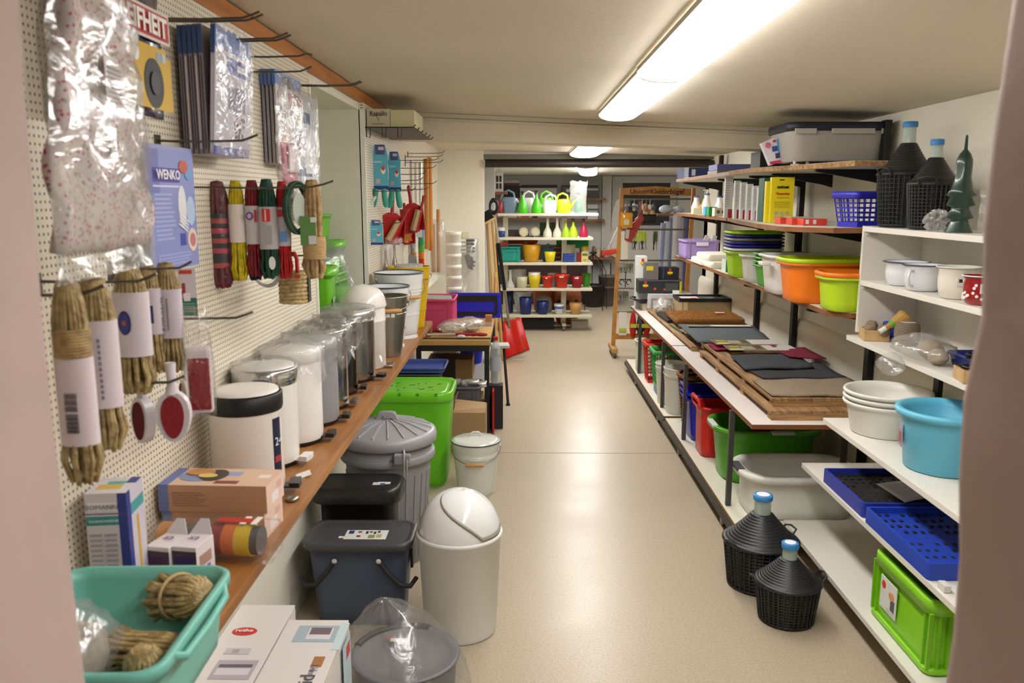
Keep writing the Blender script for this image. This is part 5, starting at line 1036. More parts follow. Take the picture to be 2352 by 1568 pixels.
# ---- top shelf
t=thing('storage_box','large grey plastic box with navy clip lid on the upper right shelf','box',(1.495,4.12,ZA+.002),0)
GB2=mat('#a9a59d',.4,spec=.5); NV=mat('#20242f',.45)
m=MB(); m.loft([rr(.40,.30,.05,.012),rr(.43,.33,.06,.02),rr(.475,.36,.06,.16),rr(.475,.36,.06,.165)]); build('body',m,GB2,t)
m=MB(); m.loft([rr(.485,.37,.06,.150),rr(.495,.38,.06,.156),rr(.495,.38,.06,.182),rr(.485,.37,.06,.190),rr(.44,.33,.05,.190)]); build('lid',m,NV,t)
for x,w_ in ((-.17,.10),(.05,.20),(.205,.05)):
    m=MB(); m.box(x-w_/2,x+w_/2,-.196,-.184,.135,.160); build('clip',m,mat('#b4afa6',.4),t,bev=.003)
for x in (-.19,-.13,.19): m=MB(); m.lathe([(.008,0),(.008,.014)],10); m.v=[(a+x,b-.12,c) for a,b,c in m.v]; build('foot',m,mat('#c4c0b8',.5),t)
t=boxt('black_carton','black carton standing behind the tilted blue packet on the upper shelf','box',1.26,1.42,4.42,4.60,ZA+.002,ZA+.085,'#15140f')
t=thing('foil_packet','tilted blue, white and pink packet leaning on the grey box','packet',(1.262,4.16,ZA+.005),.0,ry=-.18)
m=MB(); m.prism([(-.03,0),(.035,.02),(.03,.125),(-.005,.13),(-.06,.115)],-.02,.02,'y'); build('packet',m,mat('#d8d4dc',.2,coat=.6),t,bev=.004)
rects(t,FY(0,-.02,0),[(.015,.03,.033,.122,'#3a9ad0'),(-.03,.005,.033,.02,'#c03a5a'),(-.012,.065,.014,.09,'#3c4c90'),(0,.03,.022,.055,'#3a3c5c'),(-.004,.108,.01,.12,'#b83a50')],lift=.003); ellipse(t,FY(0,-.02,0),-.03,.10,.014,.014,'#d07080',lift=.004)
for i,(px,z,Y) in enumerate(((1738,0,5.0),(1748,.045,4.95),(1752,0,4.85),(1740,.03,4.9))):
    p=onsh(px,Y,ZA); t=boxt('chrome_block','shiny chrome boxed part, '+['far left','topmost','right-hand','middle'][i]+' one of the little pile on the upper shelf','part',p[0]-.026,p[0]+.026,Y-.02,Y+.02,ZA+.002+z,ZA+.045+z,'#38363a','chrome parts on the upper shelf'); rects(t,FY(-.026,-.02,0),[(.005,.012,.04,.032,'#d8d8da')])
t=boxt('flat_carton','flat lilac-blue carton in film on the upper far shelf','box',1.29,1.62,5.5,5.75,ZA+.025,ZA+.062,'#6a74b4'); 
t=boxt('flat_carton','brown-grey bagged carton under the lilac-blue one on the upper shelf','box',1.29,1.64,5.5,5.78,ZA+.002,ZA+.024,'#8c8276')
t=boxt('small_carton','small tan carton right of the lilac-blue one on the upper shelf','box',1.45,1.60,5.05,5.3,ZA+.002,ZA+.04,'#8a7444')
t=boxt('appliance_box','navy carton with a white end at the far end of the upper right shelf','box',1.33,1.56,6.8,7.1,ZA+.002,ZA+.085,'#24305f'); rects(t,FY(-.115,-.15,0),[(0,.0,.035,.085,'#c8cede'),(.06,.02,.09,.07,'#c4c4c8')])
# ---- middle shelf
for i,(px,Y,h) in enumerate(((1598,7.0,.13),(1622,6.8,.15),(1652,6.3,.13))):
    p=onsh(px,Y,ZB); t=bottle_prof('white_bottle',['white bottle with blue neck, leftmost on the middle shelf','white pump bottle with blue neck, between its two fellows','white bottle with blue neck nearest the white cartons'][i],'bottle',p,[(.038,0),(.04,.004),(.04,h*.4),(.026,h*.7),(.02,h*.85),(.022,h)],mat('#ecebe6',.3),'white bottles on the middle shelf',[(.023,h),(.023,h+.012)],mat('#4a5a9c',.4))
    if i==1: spray_head(t,h+.01,mat('#e8e4d8',.4),.8)
for i,(px,w_,h,c,c2,lab) in enumerate(((1600,.07,.05,'#d8d0a8','#c8b87a','cream little carton at the far end of the middle shelf'),(1622,.03,.065,'#3a9cc8','#4aa8d0','cyan little carton beside the green one'),(1634,.06,.065,'#1f8a4a','#2f9a5a','green little carton beside the cyan one'),(1651,.08,.06,'#d0c8b0','#8a7a60','cream little carton with two round marks'))):
    Y=6.3-.15*i+(.3 if i==0 else 0); p=onsh(px,Y,ZB); t=boxt('small_carton',lab,'box',p[0]-w_/2,p[0]+w_/2,Y-.04,Y+.04,ZB+.002,ZB+h,c,'little cartons on the middle shelf')
    if i==3: ellipse(t,FY(0,-.04,0),-.015,.03,.012,.012,'#6a5c48'); ellipse(t,FY(0,-.04,0),.02,.03,.012,.012,'#6a5c48')
p=onsh(1612,6.9,ZB); m=MB(); m.tube([(-.05,0,.01),(-.02,0,.04),(.02,.02,.06),(.03,.03,.12)],[.01,.022,.03,.018],8); tag(build('tan_sponge',m,mat('#c9a060',.8,bump=.5,bs=40),None,loc=p),'tan natural sponge piece behind the white bottles','sponge')
for i in range(6):
    x=1.345+.034*0+.0; Y=5.50-.14*i if i<1 else 5.42-.12*i
    px=(1672,1692,1706,1720,1734,1746)[i]; Y=(5.35,5.15,5.02,4.90,4.78,4.66)[i]; p=at(px,470,Y=Y); h=.245-.012*i+(.02 if i==0 else 0)
    w_=.036 if i else .05; t=boxt('white_carton','pale carton with a red corner, '+['first and tallest from the far end','second from the far end','third from the far end','fourth from the far end','fifth from the far end','last before the green carton'][i]+' of the row','box',p.x-w_/2,p.x+w_/2,Y-.015,Y+.015,ZB+.002,ZB+h,'#d4d3d0','pale cartons on the middle shelf')
    rects(t,FY(-w_/2,-.015,0),[(w_*.45,0,w_,.055,'#a8282c')]+lines(.005,.07,w_*.6,h-.02,12,'#a5a3a4',.4,.3))
p=at(1756,470,Y=4.55); t=boxt('green_carton','dark green carton with red bands between the pale and yellow packs','box',p.x-.022,p.x+.025,4.50,4.60,ZB+.002,ZB+.235,'#1f5540'); rects(t,FY(-.022,-.05,0),[(0,.065,.047,.078,'#b83230'),(0,.165,.047,.178,'#b83230'),(.03,.0,.04,.06,'#a8c0b0')])
for k in range(2):
    t=thing('yellow_packet',['yellow fly-screen packet with printed pictures, front one, on the middle shelf','second yellow packet just behind and left of the fly-screen packet'][k],'packet',(at(1794-12*k,470,Y=4.34+.04*k).x,4.34+.04*k,ZB+.002),0,'yellow packets on the middle shelf')
    build('pack',CB(0,0,0,.118,.03,.232-.02*k),mat('#e0cc18',.4),t,bev=.001)
    if k==0:
        M0=FY(-.059,-.015,0); rects(t,M0,[(.04,.215,.065,.221,'#2a2a20')]+lines(.018,.075,.10,.11,6,'#b8a820',.5)+[(.02+.028*a,.015+.024*b,.042+.028*a,.034+.024*b,'#b0ac7c') for a in range(3) for b in range(2)])
        text('unimet',.022,mat('#1c1c1c',.5),t,FY(0,-.0155,.182),bold=.04); text('Fliegengitter',.017,mat('#c83a1c',.5),t,FY(0,-.0155,.148),bold=.03,sx=.85,shear=.2); text('zum Selbstzuschneiden',.007,mat('#5a5420',.5),t,FY(0,-.0155,.128))
for i,(px,px2,Y,lab) in enumerate(((1786,1812,4.15,'red flat box at the foot of the yellow packet'),(1812,1838,4.02,'red flat box, middle of the three'),(1838,1892,3.92,'longest red flat box with white squares, nearest the blue basket'))):
    a=at(px,520,Y=Y).x; b=at(px2,520,Y=Y).x; t=boxt('red_box',lab,'box',a,b,Y-.04,Y+.05,ZB+.002,ZB+.032,'#d0402c','red boxes on the middle shelf')
    if i==2: rects(t,FY(-(b-a)/2,-.045,0),[(.01,.006,.026,.026,'#d8d0d4'),(.045,.006,.06,.026,'#d8d0d4')])
a=at(1812,520,Y=4.12).x; t=boxt('grey_box','flat grey box behind the red boxes on the middle shelf','box',a,a+.11,4.10,4.2,ZB+.002,ZB+.036,'#b4aca0')
basket('plastic_basket','blue lattice basket at the near end of the middle right shelf','basket',(1.545,3.71,ZB+.002),.235,.17,.155,mat('#2a2cb0',.35,spec=.6),rz=.25,nx=7,nz=5)
# ---- lowest shelf: tubs
def T(label,xl,Y,w_,d,h,col,base=ZC+.0015,lipc=None,rz=0,r=.06,g='coloured tubs on the lowest right shelf',name='plastic_tub',cat='tub',tp=.8,lip=.016,extra=None,seed=0,lipz=.014):
    w_=min(w_,1.673-xl) if base>1 else w_; t=thing(name,label,cat,(xl+w_/2,Y,base),rz,g); build('body',tubmesh(w_,d,h,tp=tp,r=r,lip=lip,lipz=lipz),mat(col,.35,spec=.5),t)
    if lipc:
        m=MB(); A=[rr(w_-2*lip,d-2*lip,r,h-.002),rr(w_+.004,d+.004,r+lip,h-.001),rr(w_+.004,d+.004,r+lip,h+.016),rr(w_-.002,d-.002,r+lip,h+.019),rr(w_-2*lip-.004,d-2*lip-.004,r,h+.019),rr(w_-2*lip-.01,d-2*lip-.01,r,h-.03)]; m.loft(A,False,False); build('upper_rim',m,mat(lipc,.35,spec=.5),t)
    return t
LM='#b4d422'; OR='#ee7a1c'
T('lime tub on the lowest shelf, orange rim nested in it, nearest the white unit',1.345,3.70,.38,.25,.155,LM,lipc=OR,r=.07,lip=.018)
T('orange tub with a lime rim nested in it, second from the white unit',1.27,4.02,.44,.30,.195,OR,lipc=LM,r=.08,lip=.018)
t=T('tall white tub with slotted corner handle, behind the orange tub',1.29,4.38,.43,.30,.205,'#dedad6',r=.06)
m=MB(); m.box(-.235,-.19,-.14,-.06,.155,.175); build('handle',m,mat('#e4e0dc',.35),t,bev=.005)
m=MB(); 
for k in range(4):
    T(['bottom green tub of the stack of four behind the white tub','second green tub from the bottom of the stack of four','third green tub from the bottom of the stack of four','top green tub of the stack of four, rim only'][k],1.345-.0*k,4.70,.37,.24,.125,'#4aa02c',base=ZC+.0015+.022*k,r=.05,lip=.014,lipz=.010,g='stack of green tubs')
T('pale grey tub between the green stack and the lime stack',1.325,4.96,.38,.20,.165,'#cbc8c2',r=.05)
cols=['#9cc81e','#d8d4ce','#2a2a8c','#2a2a8c','#8f8a84','#2a2a8c','#9cc81e']; nm=['bottom lime tub','white tub rim, second from the bottom','blue tub rim above the white one','second blue tub rim','grey tub rim between the blue ones','upper blue tub rim','top lime tub']
for k,c in enumerate(cols): T(nm[k]+' of the tall mixed stack on the lowest shelf',1.32,5.30,.40,.26,.165,c,base=ZC+.0015+.021*k,r=.06,lip=.015,lipz=.014,g='tall mixed stack of tubs')
t=crate('storage_crate','lilac plastic crate with a paper sticker at the far end of the lowest shelf','crate',(1.50,6.95,ZC+.002),.30,.30,.155,'#9a84bc',0,'crates'); rects(t,FY(.0,-.15,.10),[(-.05,.01,.05,.04,'#dcd4e4')],lift=.003)
for k in range(2):
    m=MB(); m.M=tr(0,0,0)@rot('Y',.25); m.prism([(0.02,0),(.06,0),(.075,.19),(.04,.19)],-.008,.008,'y'); p=onsh(1598+18*k,6.9-.02*k,ZC+.02); tag(build('bagged_profile',m,mat('#cfcdc4',.4,bump=.3,bs=30),None,loc=p),['white slat in film standing in the lilac crate, left one','white slat in film standing in the lilac crate, right one'][k],'slat','slats in the lilac crate')
for k,(x,Y,w_,d,z0) in enumerate(((1.50,6.35,.22,.40,.001),(1.52,6.05,.24,.34,.001),(1.51,6.2,.22,.40,.046))):
    m=MB(); m.loft([rr(w_,d,.02,.0),rr(w_+.01,d+.01,.025,.015),rr(w_+.01,d+.01,.025,.032),rr(w_-.01,d-.01,.02,.044)]); tag(build('folded_pad',m,mat('#dedac8',.7,bump=.4,bs=20),None,loc=(x-.03,Y,ZC+z0+.002)),['folded white pad in film, far one under the top pad','folded white pad in film, near one under the top pad','folded white pad lying on top of the other two'][k]+' on the lowest shelf','pad','folded white pads')
t=boxt('framed_box','pale box with a green edge frame beside the white pads','box',1.40,1.66,5.60,5.72,ZC+.002,ZC+.085,'#c4cec4'); rects(t,FY(-.13,-.06,0),[(0,0,.02,.085,'#1f7a58'),(0,.07,.26,.085,'#1f7a58'),(.035,.008,.05,.06,'#e0e4e0'),(.08,.01,.17,.05,'#a4bcc0')])
# ================================================================= ROLLING TABLES
def rtable(label,y0,y1,legs):
    t=thing('rolling_table',label,'table',(1.30,(y0+y1)/2,0),0,'rolling display tables'); L=(y1-y0)/2; ox=1.30; oy=(y0+y1)/2
    m=MB(); m.box(1.03-ox,1.605-ox,-L,L,.588,.608); b=build('tabletop',m,mat('#7d4c2a',.5),t); m=MB(); m.box(1.032-ox,1.603-ox,-L+.002,L-.002,.608,.6092); build('laminate_top',m,mat('#dcd6d2',.35),b)
    m=MB(); m.box(1.0-ox,1.60-ox,-L+.02,L-.01,.085,.103); b=build('lower_shelf',m,mat('#8a6a40',.6),t); m=MB(); m.box(1.002-ox,1.60-ox,-L+.022,L-.012,.103,.1045); build('laminate_top',m,mat('#d9d6c6',.4),b)
    m=MB(); m.box(.985-ox,1.012-ox,-L+.0,L,.055,.083); m.box(1.57-ox,1.60-ox,-L,L,.055,.083); m.box(1.0-ox,1.6-ox,-L,-L+.03,.056,.082); build('frame_rail',m,mat('#2e2c2a',.5),t)
    for y in legs:
        for x in (1.028,1.58):
            m=MB(); m.box(x-.012-ox,x+.012-ox,y-oy-.012,y-oy+.012,.105,.588); build('leg',m,mat('#4a4846',.45,.3),t)
            m=MB(); m.M=tr(x-.02-ox,y-oy,.026)@rot('Y',PI/2); m.lathe([(.020,-.012),(.026,-.009),(.026,.009),(.020,.012)],16); c=build('caster',m,mat('#7a7670',.35,.6),t)
            m=MB(); m.box(x-.035-ox,x-.005-ox,y-oy-.012,y-oy+.012,.046,.056); build('caster_bracket',m,STEEL,c)
    return t
rtable('near rolling table with white top and brown edge, laden with mats',3.53,5.50,(3.86,4.98))
rtable('far rolling table with white top and brown edge, holding cartons',5.52,7.60,(5.78,6.95))
TT=.6095
# wooden pallets/panels on the tables
def planks(label,x0,x1,y0,y1,z0,n,h=.022,g='wooden panels under the mats'):
    t=thing('wooden_pallet',label,'pallet',((x0+x1)/2,(y0+y1)/2,z0),0,g); w_=(x1-x0)/n; D=(y1-y0)
    m=MB()
    for k in range(n): m.box(-(x1-x0)/2+k*w_,-(x1-x0)/2+(k+1)*w_-.003,-D/2,D/2,h,h+.014)
    o=build('planks',m,mat('#a8845a',.7,h2='#7e5e3c',vs=5,stretch=(10,.8,10)),t)
    for yy in (-D/2,-D*.18,D*.18,D/2-.06):
        m=MB(); m.box(-(x1-x0)/2+.006,(x1-x0)/2-.006,yy,yy+.06,0,h); build('batten',m,mat('#b08a58',.7,h2='#8a6840',vs=8,stretch=(.8,8,8)),t)
    return t
planks('lower wooden pallet lying on the near rolling table',1.13,1.60,3.60,5.10,TT,5,.03)
planks('upper wooden pallet on the near rolling table, under the mats',1.16,1.62,3.68,5.2,TT+.0445,5,.024)
planks('wooden pallet along the far rolling table, running to its far end',1.12,1.52,5.30,7.2,TT,4,.018)
PZ=TT+.0445+.038+.001
def matt(label,pts,z,th,col,h2=None,g='doormats on the rolling tables',name='doormat',fr=0,rough=.95,wav=.003):
    """floor mat: quad given by its four plan corners, slightly uneven"""
    (ax,ay),(bx,by),(cx_,cy_),(dx,dy_)=pts; ox=sum(p[0] for p in pts)/4; oy=sum(p[1] for p in pts)/4; m=MB(); RW=random.Random(int(z*1e4)+len(label))
    ph=RW.uniform(0,6)
    def fn(u,v): 
        x=(ax*(1-u)+bx*u)*(1-v)+(dx*(1-u)+cx_*u)*v; y=(ay*(1-u)+by*u)*(1-v)+(dy_*(1-u)+cy_*u)*v; return (x-ox,y-oy,th+wav*math.sin(x*25+ph)*math.sin(y*18+ph))
    m.grid(10,10,fn); return tag(build(name,m,mat(col,rough,h2=h2,vs=160,bump=.8,bs=220),None,solid=th,loc=(ox,oy,z+wav)),label,'mat',g)
matt('beige felt doormat, nearest on the rolling table',[(1.165,3.70),(1.66,3.70),(1.66,4.06),(1.165,4.02)],PZ,.009,'#a08e78','#8c7c66')
matt('dark felt mat lying beneath the beige doormat',[(1.175,3.72),(1.66,3.72),(1.66,4.3),(1.16,4.16)],PZ-.0,.001+.0,'#2e2a28')if 0 else None
matt('near-black ribbed doormat, second from the near table end',[(1.235,4.08),(1.66,4.08),(1.66,4.48),(1.20,4.32)],PZ,.007,'#303236','#44464a')
matt('charcoal doormat with frayed edge lying over the near-black one',[(1.185,4.24),(1.56,4.28),(1.60,4.66),(1.20,4.60)],PZ+.013,.009,'#484c52','#3a3e44')
matt('wine red mat peeping out beyond the charcoal doormat on the wall side',[(1.50,4.50),(1.69,4.45),(1.69,4.80),(1.50,4.86)],PZ+.028,.004,'#8a1838','#7a1430')
matt('wine red mat under the picture cards on the aisle side',[(1.17,4.84),(1.34,4.84),(1.34,5.06),(1.17,5.06)],PZ+.004,.004,'#9a1c40','#821634')
for k,(x0,x1,y0,y1,lab,c) in enumerate(((1.22,1.62,4.70,4.86,'printed mat sleeve with picture, nearer one on the grey mats','#b0a468'),(1.19,1.58,4.90,5.06,'printed mat sleeve with picture, farther one on the grey mats','#9c9474'))):
    t=tag(build('printed_sleeve',B(-(x1-x0)/2,(x1-x0)/2,-(y1-y0)/2,(y1-y0)/2,0,.002),mat('#d8d0cc',.4),None,loc=((x0+x1)/2,(y0+y1)/2,PZ+.034+.0*k)),lab,'card','printed mat sleeves'); W2=(x1-x0)
    rects(t,FZ(-W2/2,-(y1-y0)/2,.002),[(0,0,W2*.55,y1-y0,'#6a6a48'),(.01,.01,W2*.22,.05,'#c8c88c'),(.09,.02,.16,.12,'#a8a090'),(.02,.08,.08,.14,'#b09a30'),(.17,.05,W2*.52,.13,'#5a4a38'),(0,.0,.06,.008,'#c8b428')])
matt('blue-grey doormat in the middle of the rolling tables',[(1.13,5.12),(1.60,5.10),(1.66,5.78),(1.14,5.86)],PZ+.0,.009,'#646c70','#565e62')
t=tag(build('printed_sleeve',B(-.22,.22,-.035,.035,0,.002),mat('#d4d0c4',.4),None,loc=(1.40,5.72,PZ+.02)),'long white and grey printed strip on the blue-grey doormat','card','printed mat sleeves'); rects(t,FZ(-.22,-.035,.002),[(0,0,.16,.07,'#6e7064'),(.02,.02,.1,.04,'#a8a890')])
tag(build('green_folder',B(-.008,.008,-.20,.20,0,.006),mat('#1f5a44',.5),None,loc=(1.155,6.0,TT+.036),rot=(0,0,.06)),'thin dark green edge of a folder beside the blue-grey doormat','folder')
tag(build('black_strip',B(-.03,.03,-.24,.24,0,.02),mat('#18181a',.6),None,loc=(1.17,6.55,TT+.036),rot=(0,0,.02)),'black strip lying at the aisle side of the coir mat','strip')
# coir mats
t=thing('coir_mat','thick brown coir doormat with a small white tag, on the far rolling table','mat',(1.42,6.28,TT+.062),0,'coir mats')
m=MB(); RC=random.Random(7); m.loft([rr(.50,.46,.03,0),rr(.515,.475,.03,.01),rr(.515,.475,.03,.034),rr(.50,.46,.03,.042)]); build('mat_base',m,mat('#9c6a30',.95,h2='#7a4c1e',vs=110,bump=1,bs=260),t)
m=MB()
for k in range(1500):
    x,y=RC.uniform(-.25,.25),RC.uniform(-.23,.23); a,b=RC.uniform(-.008,.008),RC.uniform(-.008,.008); m.add([(x-.0015,y,.04),(x+.0015,y,.04),(x+a,y+b,.054)],[(0,1,2)])
o=build('coir_bristles',m,mat('#b8823c',.95),t); o['kind']='stuff'
rects(t,FZ(.12,.02,.055),[(-.03,-.02,.04,.03,'#d8ccd0'),(-.01,0,.03,.01,'#a87a80')],name='price_tag')
tag(build('coir_mat',B(-.24,.25,-.22,.22,0,.022),mat('#7a5228',.95,bump=1,bs=200),None,loc=(1.42,6.25,TT+.036),bev=.004),'thin dark brown coir mat under the thick one','mat','coir mats')
# cartons with picture frame
t=boxt('cream_carton','cream carton with slatted end on the far rolling table, a black frame on top','box',1.30,1.71,6.62,6.92,TT+.001,TT+.16,'#a08c66'); rects(t,FY(-.205,-.15,0),[(0,0,.018,.159,'#dcc9a0'),(.026,0,.06,.159,'#d8c498')],lift=.002)
t=thing('picture_frame','black picture frame lying on the cream carton','picture frame',(1.50,6.76,TT+.163),.0)
for a,b,c,d in ((-.21,.21,-.15,-.13),(-.21,.21,.13,.15),(-.21,-.19,-.13,.13),(.19,.21,-.13,.13)): m=MB(); m.box(a,b,c,d,0,.026); build('frame_side',m,BLK,t,bev=.003)
m=MB(); m.box(-.19,.19,-.13,.13,.004,.012); build('picture',m,mat('#56605a',.25),t); rects(t,FZ(-.19,-.13,.0122),[(.01,.02,.17,.24,'#d8c8c4'),(.10,.10,.15,.14,'#c8402c')])
t=thing('bagged_goods','crumpled clear bag standing left of the cream carton','bag',(1.215,6.92,TT+.002),0,'clear bags on the table'); m=crumple(.068,9); m.v=[(a_,b_,c_+.07) for a_,b_,c_ in m.v]; build('contents',m,mat('#b8b8b0',.6,bump=1,bs=30),t)
R4=random.Random(77); m=MB(); m.loft([[((.095*math.sin(PI*(.12+.8*k/7))+R4.uniform(-.008,.008))*math.cos(2*PI*j/18),(.09*math.sin(PI*(.12+.8*k/7))+R4.uniform(-.008,.008))*math.sin(2*PI*j/18),.003+.16*k/7+R4.uniform(-.003,.003)) for j in range(18)] for k in range(8)]); build('clear_film',m,film(base=.25,bs=14,white=.1),t)
t=thing('black_tray','shallow black tray sticking out over the far table end','tray',(1.17,7.38,TT+.06),.15); build('tray_body',tubmesh(.34,.24,.045,tp=.7,r=.05,lip=.012),BLKM,t); rects(t,FY(-.02,-.115,.02),[(0,0,.12,.008,'#9a9a98')],lift=.006)
tag(build('cream_block',B(-.10,.10,-.09,.09,0,.056),CREAM,None,loc=(1.20,7.40,TT+.001)),'cream box under the black tray','box')
def yr(t,M,x,z,s=1,flip=0): rects(t,M,[(x,z+.02*s,x+.022*s,z+.045*s,'#c83230'),(x-.012*s,z+.0*s,x+.034*s,z+.018*s,'#d8cc20'),(x+.002*s,z-.012*s,x+.02*s,z-.002,'#c83230')],lift=.002)
def bx(name,label,px0,px1,py1,Y,d,z0,h,col,g='boxed goods at the far table end'):
    a=at(px0,py1,Y=Y).x; b=at(px1,py1,Y=Y).x; t=boxt(name,label,'box',a,b,Y,Y+d,z0,z0+h,col,g); return t,FY(-(b-a)/2,-d/2,0),b-a
t,M0,w_=bx('scale_box','light grey carton with yellow band reading News, at the far table end',1490,1590,690,7.18,.25,TT+.001,.155,'#c4c4c4'); rects(t,M0,[(.02,.015,w_*.55,.12,'#8f8f8f'),(.04,.02,w_*.5,.10,'#d8d6d0'),(w_*.70,.11,w_-.01,.145,'#d8c820')],lift=.002); text('News 1600',.026,mat('#2a2a20',.5),t,FY(w_*.34,-.128,.128),sx=.8); yr(t,M0,w_*.6,.11,.8)
t,M0,w_=bx('scale_box','long black carton with silver display picture above the light grey one',1467,1566,650,7.24,.17,TT+.158,.12,'#2a2c2e'); rects(t,M0,[(w_*.62,.02,w_*.92,.09,'#4c4e4c'),(w_*.95,0,w_,.12,'#c8b818'),(0,.108,w_,.12,'#55565a')],lift=.002); ellipse(t,M0,w_*.38,.04,.012,.012,'#d04828',lift=.004); ellipse(t,M0,w_*.6,.035,.009,.010,'#d04828',lift=.004); yr(t,M0,.05,.06)
t,M0,w_=bx('scale_box','black carton with a red and yellow mark, upper right of the stack',1508,1560,615,7.26,.14,TT+.280,.105,'#1e2026'); yr(t,M0,w_*.55,.05); rects(t,M0,[(.06,0,.065,.105,'#2c5a90')],lift=.002)
t,M0,w_=bx('scale_box','grey photo carton with a yellow label on top of the black long one',1482,1513,615,7.24,.12,TT+.280,.15,'#6a6662'); rects(t,M0,[(.01,.08,w_*.6,.12,'#c8b828')],lift=.002)
t,M0,w_=bx('scale_box','tall white carton with a yellow and red mark, left end of the stack',1461,1484,690,7.45,.14,TT+.001,.47,'#d4d6d4'); yr(t,M0,.04,.40,1.1)
tag(build('paper_slip',B(-.03,.03,-.001,.001,0,.03),PAPER,None,loc=(at(1555,650,Y=7.2).x,7.235,TT+.157)),'white slip stuck on the long black carton','slip')
# ================================================================= UNDER THE ROLLING TABLES
LB=.1055
t=T('white oval laundry basket with a grey grip, nearest under the tables',1.045,3.83,.58,.40,.215,'#e4e4dc',base=LB,r=.11,g='laundry baskets under the tables',name='laundry_basket',cat='basket',tp=.84,lip=.042,lipz=.03)
m=MB(); m.box(-.296,-.256,-.06,.06,.205,.220); build('grip',m,mat('#4a4a50',.5),t,bev=.004)
t=T('large bright green laundry basket with white grips, under the near table',1.035,4.33,.58,.44,.295,'#4c9c20',base=LB,r=.14,g='laundry baskets under the tables',name='laundry_basket',cat='basket',tp=.80,lip=.028,lipz=.025)
for a,b,c,d in ((-.292,-.262,-.08,.06),(-.02,.10,-.222,-.19),(.262,.292,-.06,.06)): m=MB(); m.box(a,b,c,d,.283,.299); build('grip',m,mat('#c8ccc4',.5),t,bev=.004)
rects(t,FY(-.02,.165,.17),[(0,0,.11,.05,'#8a1a1c')],lift=.003)
t=T('red carrying basket with raised handle, under the near table',1.035,4.72,.40,.26,.30,'#c42018',base=LB,r=.05,g='baskets with carrying handles',name='carrying_basket',cat='basket',tp=.86,lip=.02); m=MB(); m.tube([(-.19,-.09,.29),(-.195,-.085,.335),(-.195,.085,.335),(-.19,.09,.29)],.012,8); build('handle',m,mat('#c42018',.35,spec=.5),t)
for k in range(2):
    t=T(['lower deep blue carrying basket under the near table','upper deep blue carrying basket nested in the lower one'][k],1.03+.0*k,5.06,.42,.33,.27,'#1c1ca8',base=LB+.035*k,r=.06,g='baskets with carrying handles',name='carrying_basket',cat='basket',tp=.8,lip=.02); m=MB(); m.tube([(-.20,-.09,.26),(-.205,-.085,.295),(-.205,.085,.295),(-.20,.09,.26)],.011,8); build('handle',m,mat('#1c1ca8',.35,spec=.5),t)
t=thing('wicker_basket','brown wicker basket behind the blue ones under the tables','basket',(1.22,5.37,LB)); m=MB()
for k in range(14): m.ring((0,0,.012+.022*k),.12+.0025*k,.010,24,5)
build('woven_body',m,mat('#6e4420',.8,h2='#4a2a10',vs=60,bump=1,bs=80),t)
m=MB(); m.ring((0,0,.33),.16,.013,24,6); build('rim',m,mat('#7c5028',.8,bump=1,bs=80),t)
for k,(x,Y,lab) in enumerate(((1.125,5.66,'nearer white round tub with a rolled rim under the tables'),(1.11,5.92,'farther white round tub with a rolled rim under the tables'))):
    bucket('round_tub',lab,'tub',(x,Y,LB),.112,.09,.32-.02*k,mat('#d4d4ca',.4),group='white round tubs',rings=(.27,.25),ridge=.25,wood=False)
t=basket('plastic_basket','green-rimmed blue lattice basket under the far table','basket',(1.155,6.26,LB),.27,.26,.34,mat('#2a5aa0',.4),nx=8,nz=7,g=None) if 0 else basket('plastic_basket','green lattice basket nested in a blue one under the far table','basket',(1.165,6.24,LB+.06),.28,.24,.29,mat('#2fa048',.4),nx=8,nz=7)
tubone('blue_tub','blue tub holding the green lattice basket under the far table','tub',(1.165,6.24,LB),.25,.21,.20,mat('#2a6ab8',.4),r=.03,tp=.9)
t=basket('plastic_basket','tall red lattice basket under the far end of the far table','basket',(1.135,6.66,LB),.21,.20,.33,mat('#c82a1c',.4),nx=7,nz=9)
t=tubone('blue_tub','dark blue tub behind the red lattice basket','tub',(1.34,6.62,LB),.22,.24,.33,mat('#2a2a90',.4),r=.03)
t=tubone('white_tub','pale green-white tub at the far end under the far table','tub',(1.10,7.05,LB),.20,.20,.28,mat('#c4d0bc',.4),r=.05)
# ================================================================= WHITE SHELF UNIT
WU=mat('#dedad0',.4,spec=.4)
t=thing('shelf_unit','white shelving unit against the right wall, cut off by the door frame','shelf unit',(1.74,2.9,0),0)
YN,YF=1.45,3.56; ox,oy=1.74,2.9
for k,(z,x0,yf) in enumerate(((1.48,1.475,3.56),(1.25,1.475,3.56),(1.0,1.455,3.62),(.672,1.30,3.42),(.444,1.25,3.50),(.128,1.225,3.62))):
    m=MB(); m.box(x0-ox,-.062 if k>2 else -.001,YN-oy,yf-oy-(.0 if k!=0 and k!=1 else .0),z-.022,z); o=build('shelf_board',m,WU,t,bev=.0015)
m=MB(); m.box(1.475-ox,-.002,3.561-oy,3.58-oy,1.02,1.482); build('end_panel',m,WU,t,bev=.0015)
m=MB(); m.box(-.012,-.001,YN-oy,3.2-oy,.93,1.46); build('back_panel',m,WU,t); m=MB(); m.box(-.0125,-.0122,2.42-oy,3.56-oy,1.02,1.46); build('back_panel',m,WU,t)
for z in (1.452,1.222): m=MB(); m.box(1.485-ox,1.53-ox,3.545-oy,3.56-oy,z-.01,z+.004); build('shelf_clip',m,mat('#b8b4ac',.4),t)
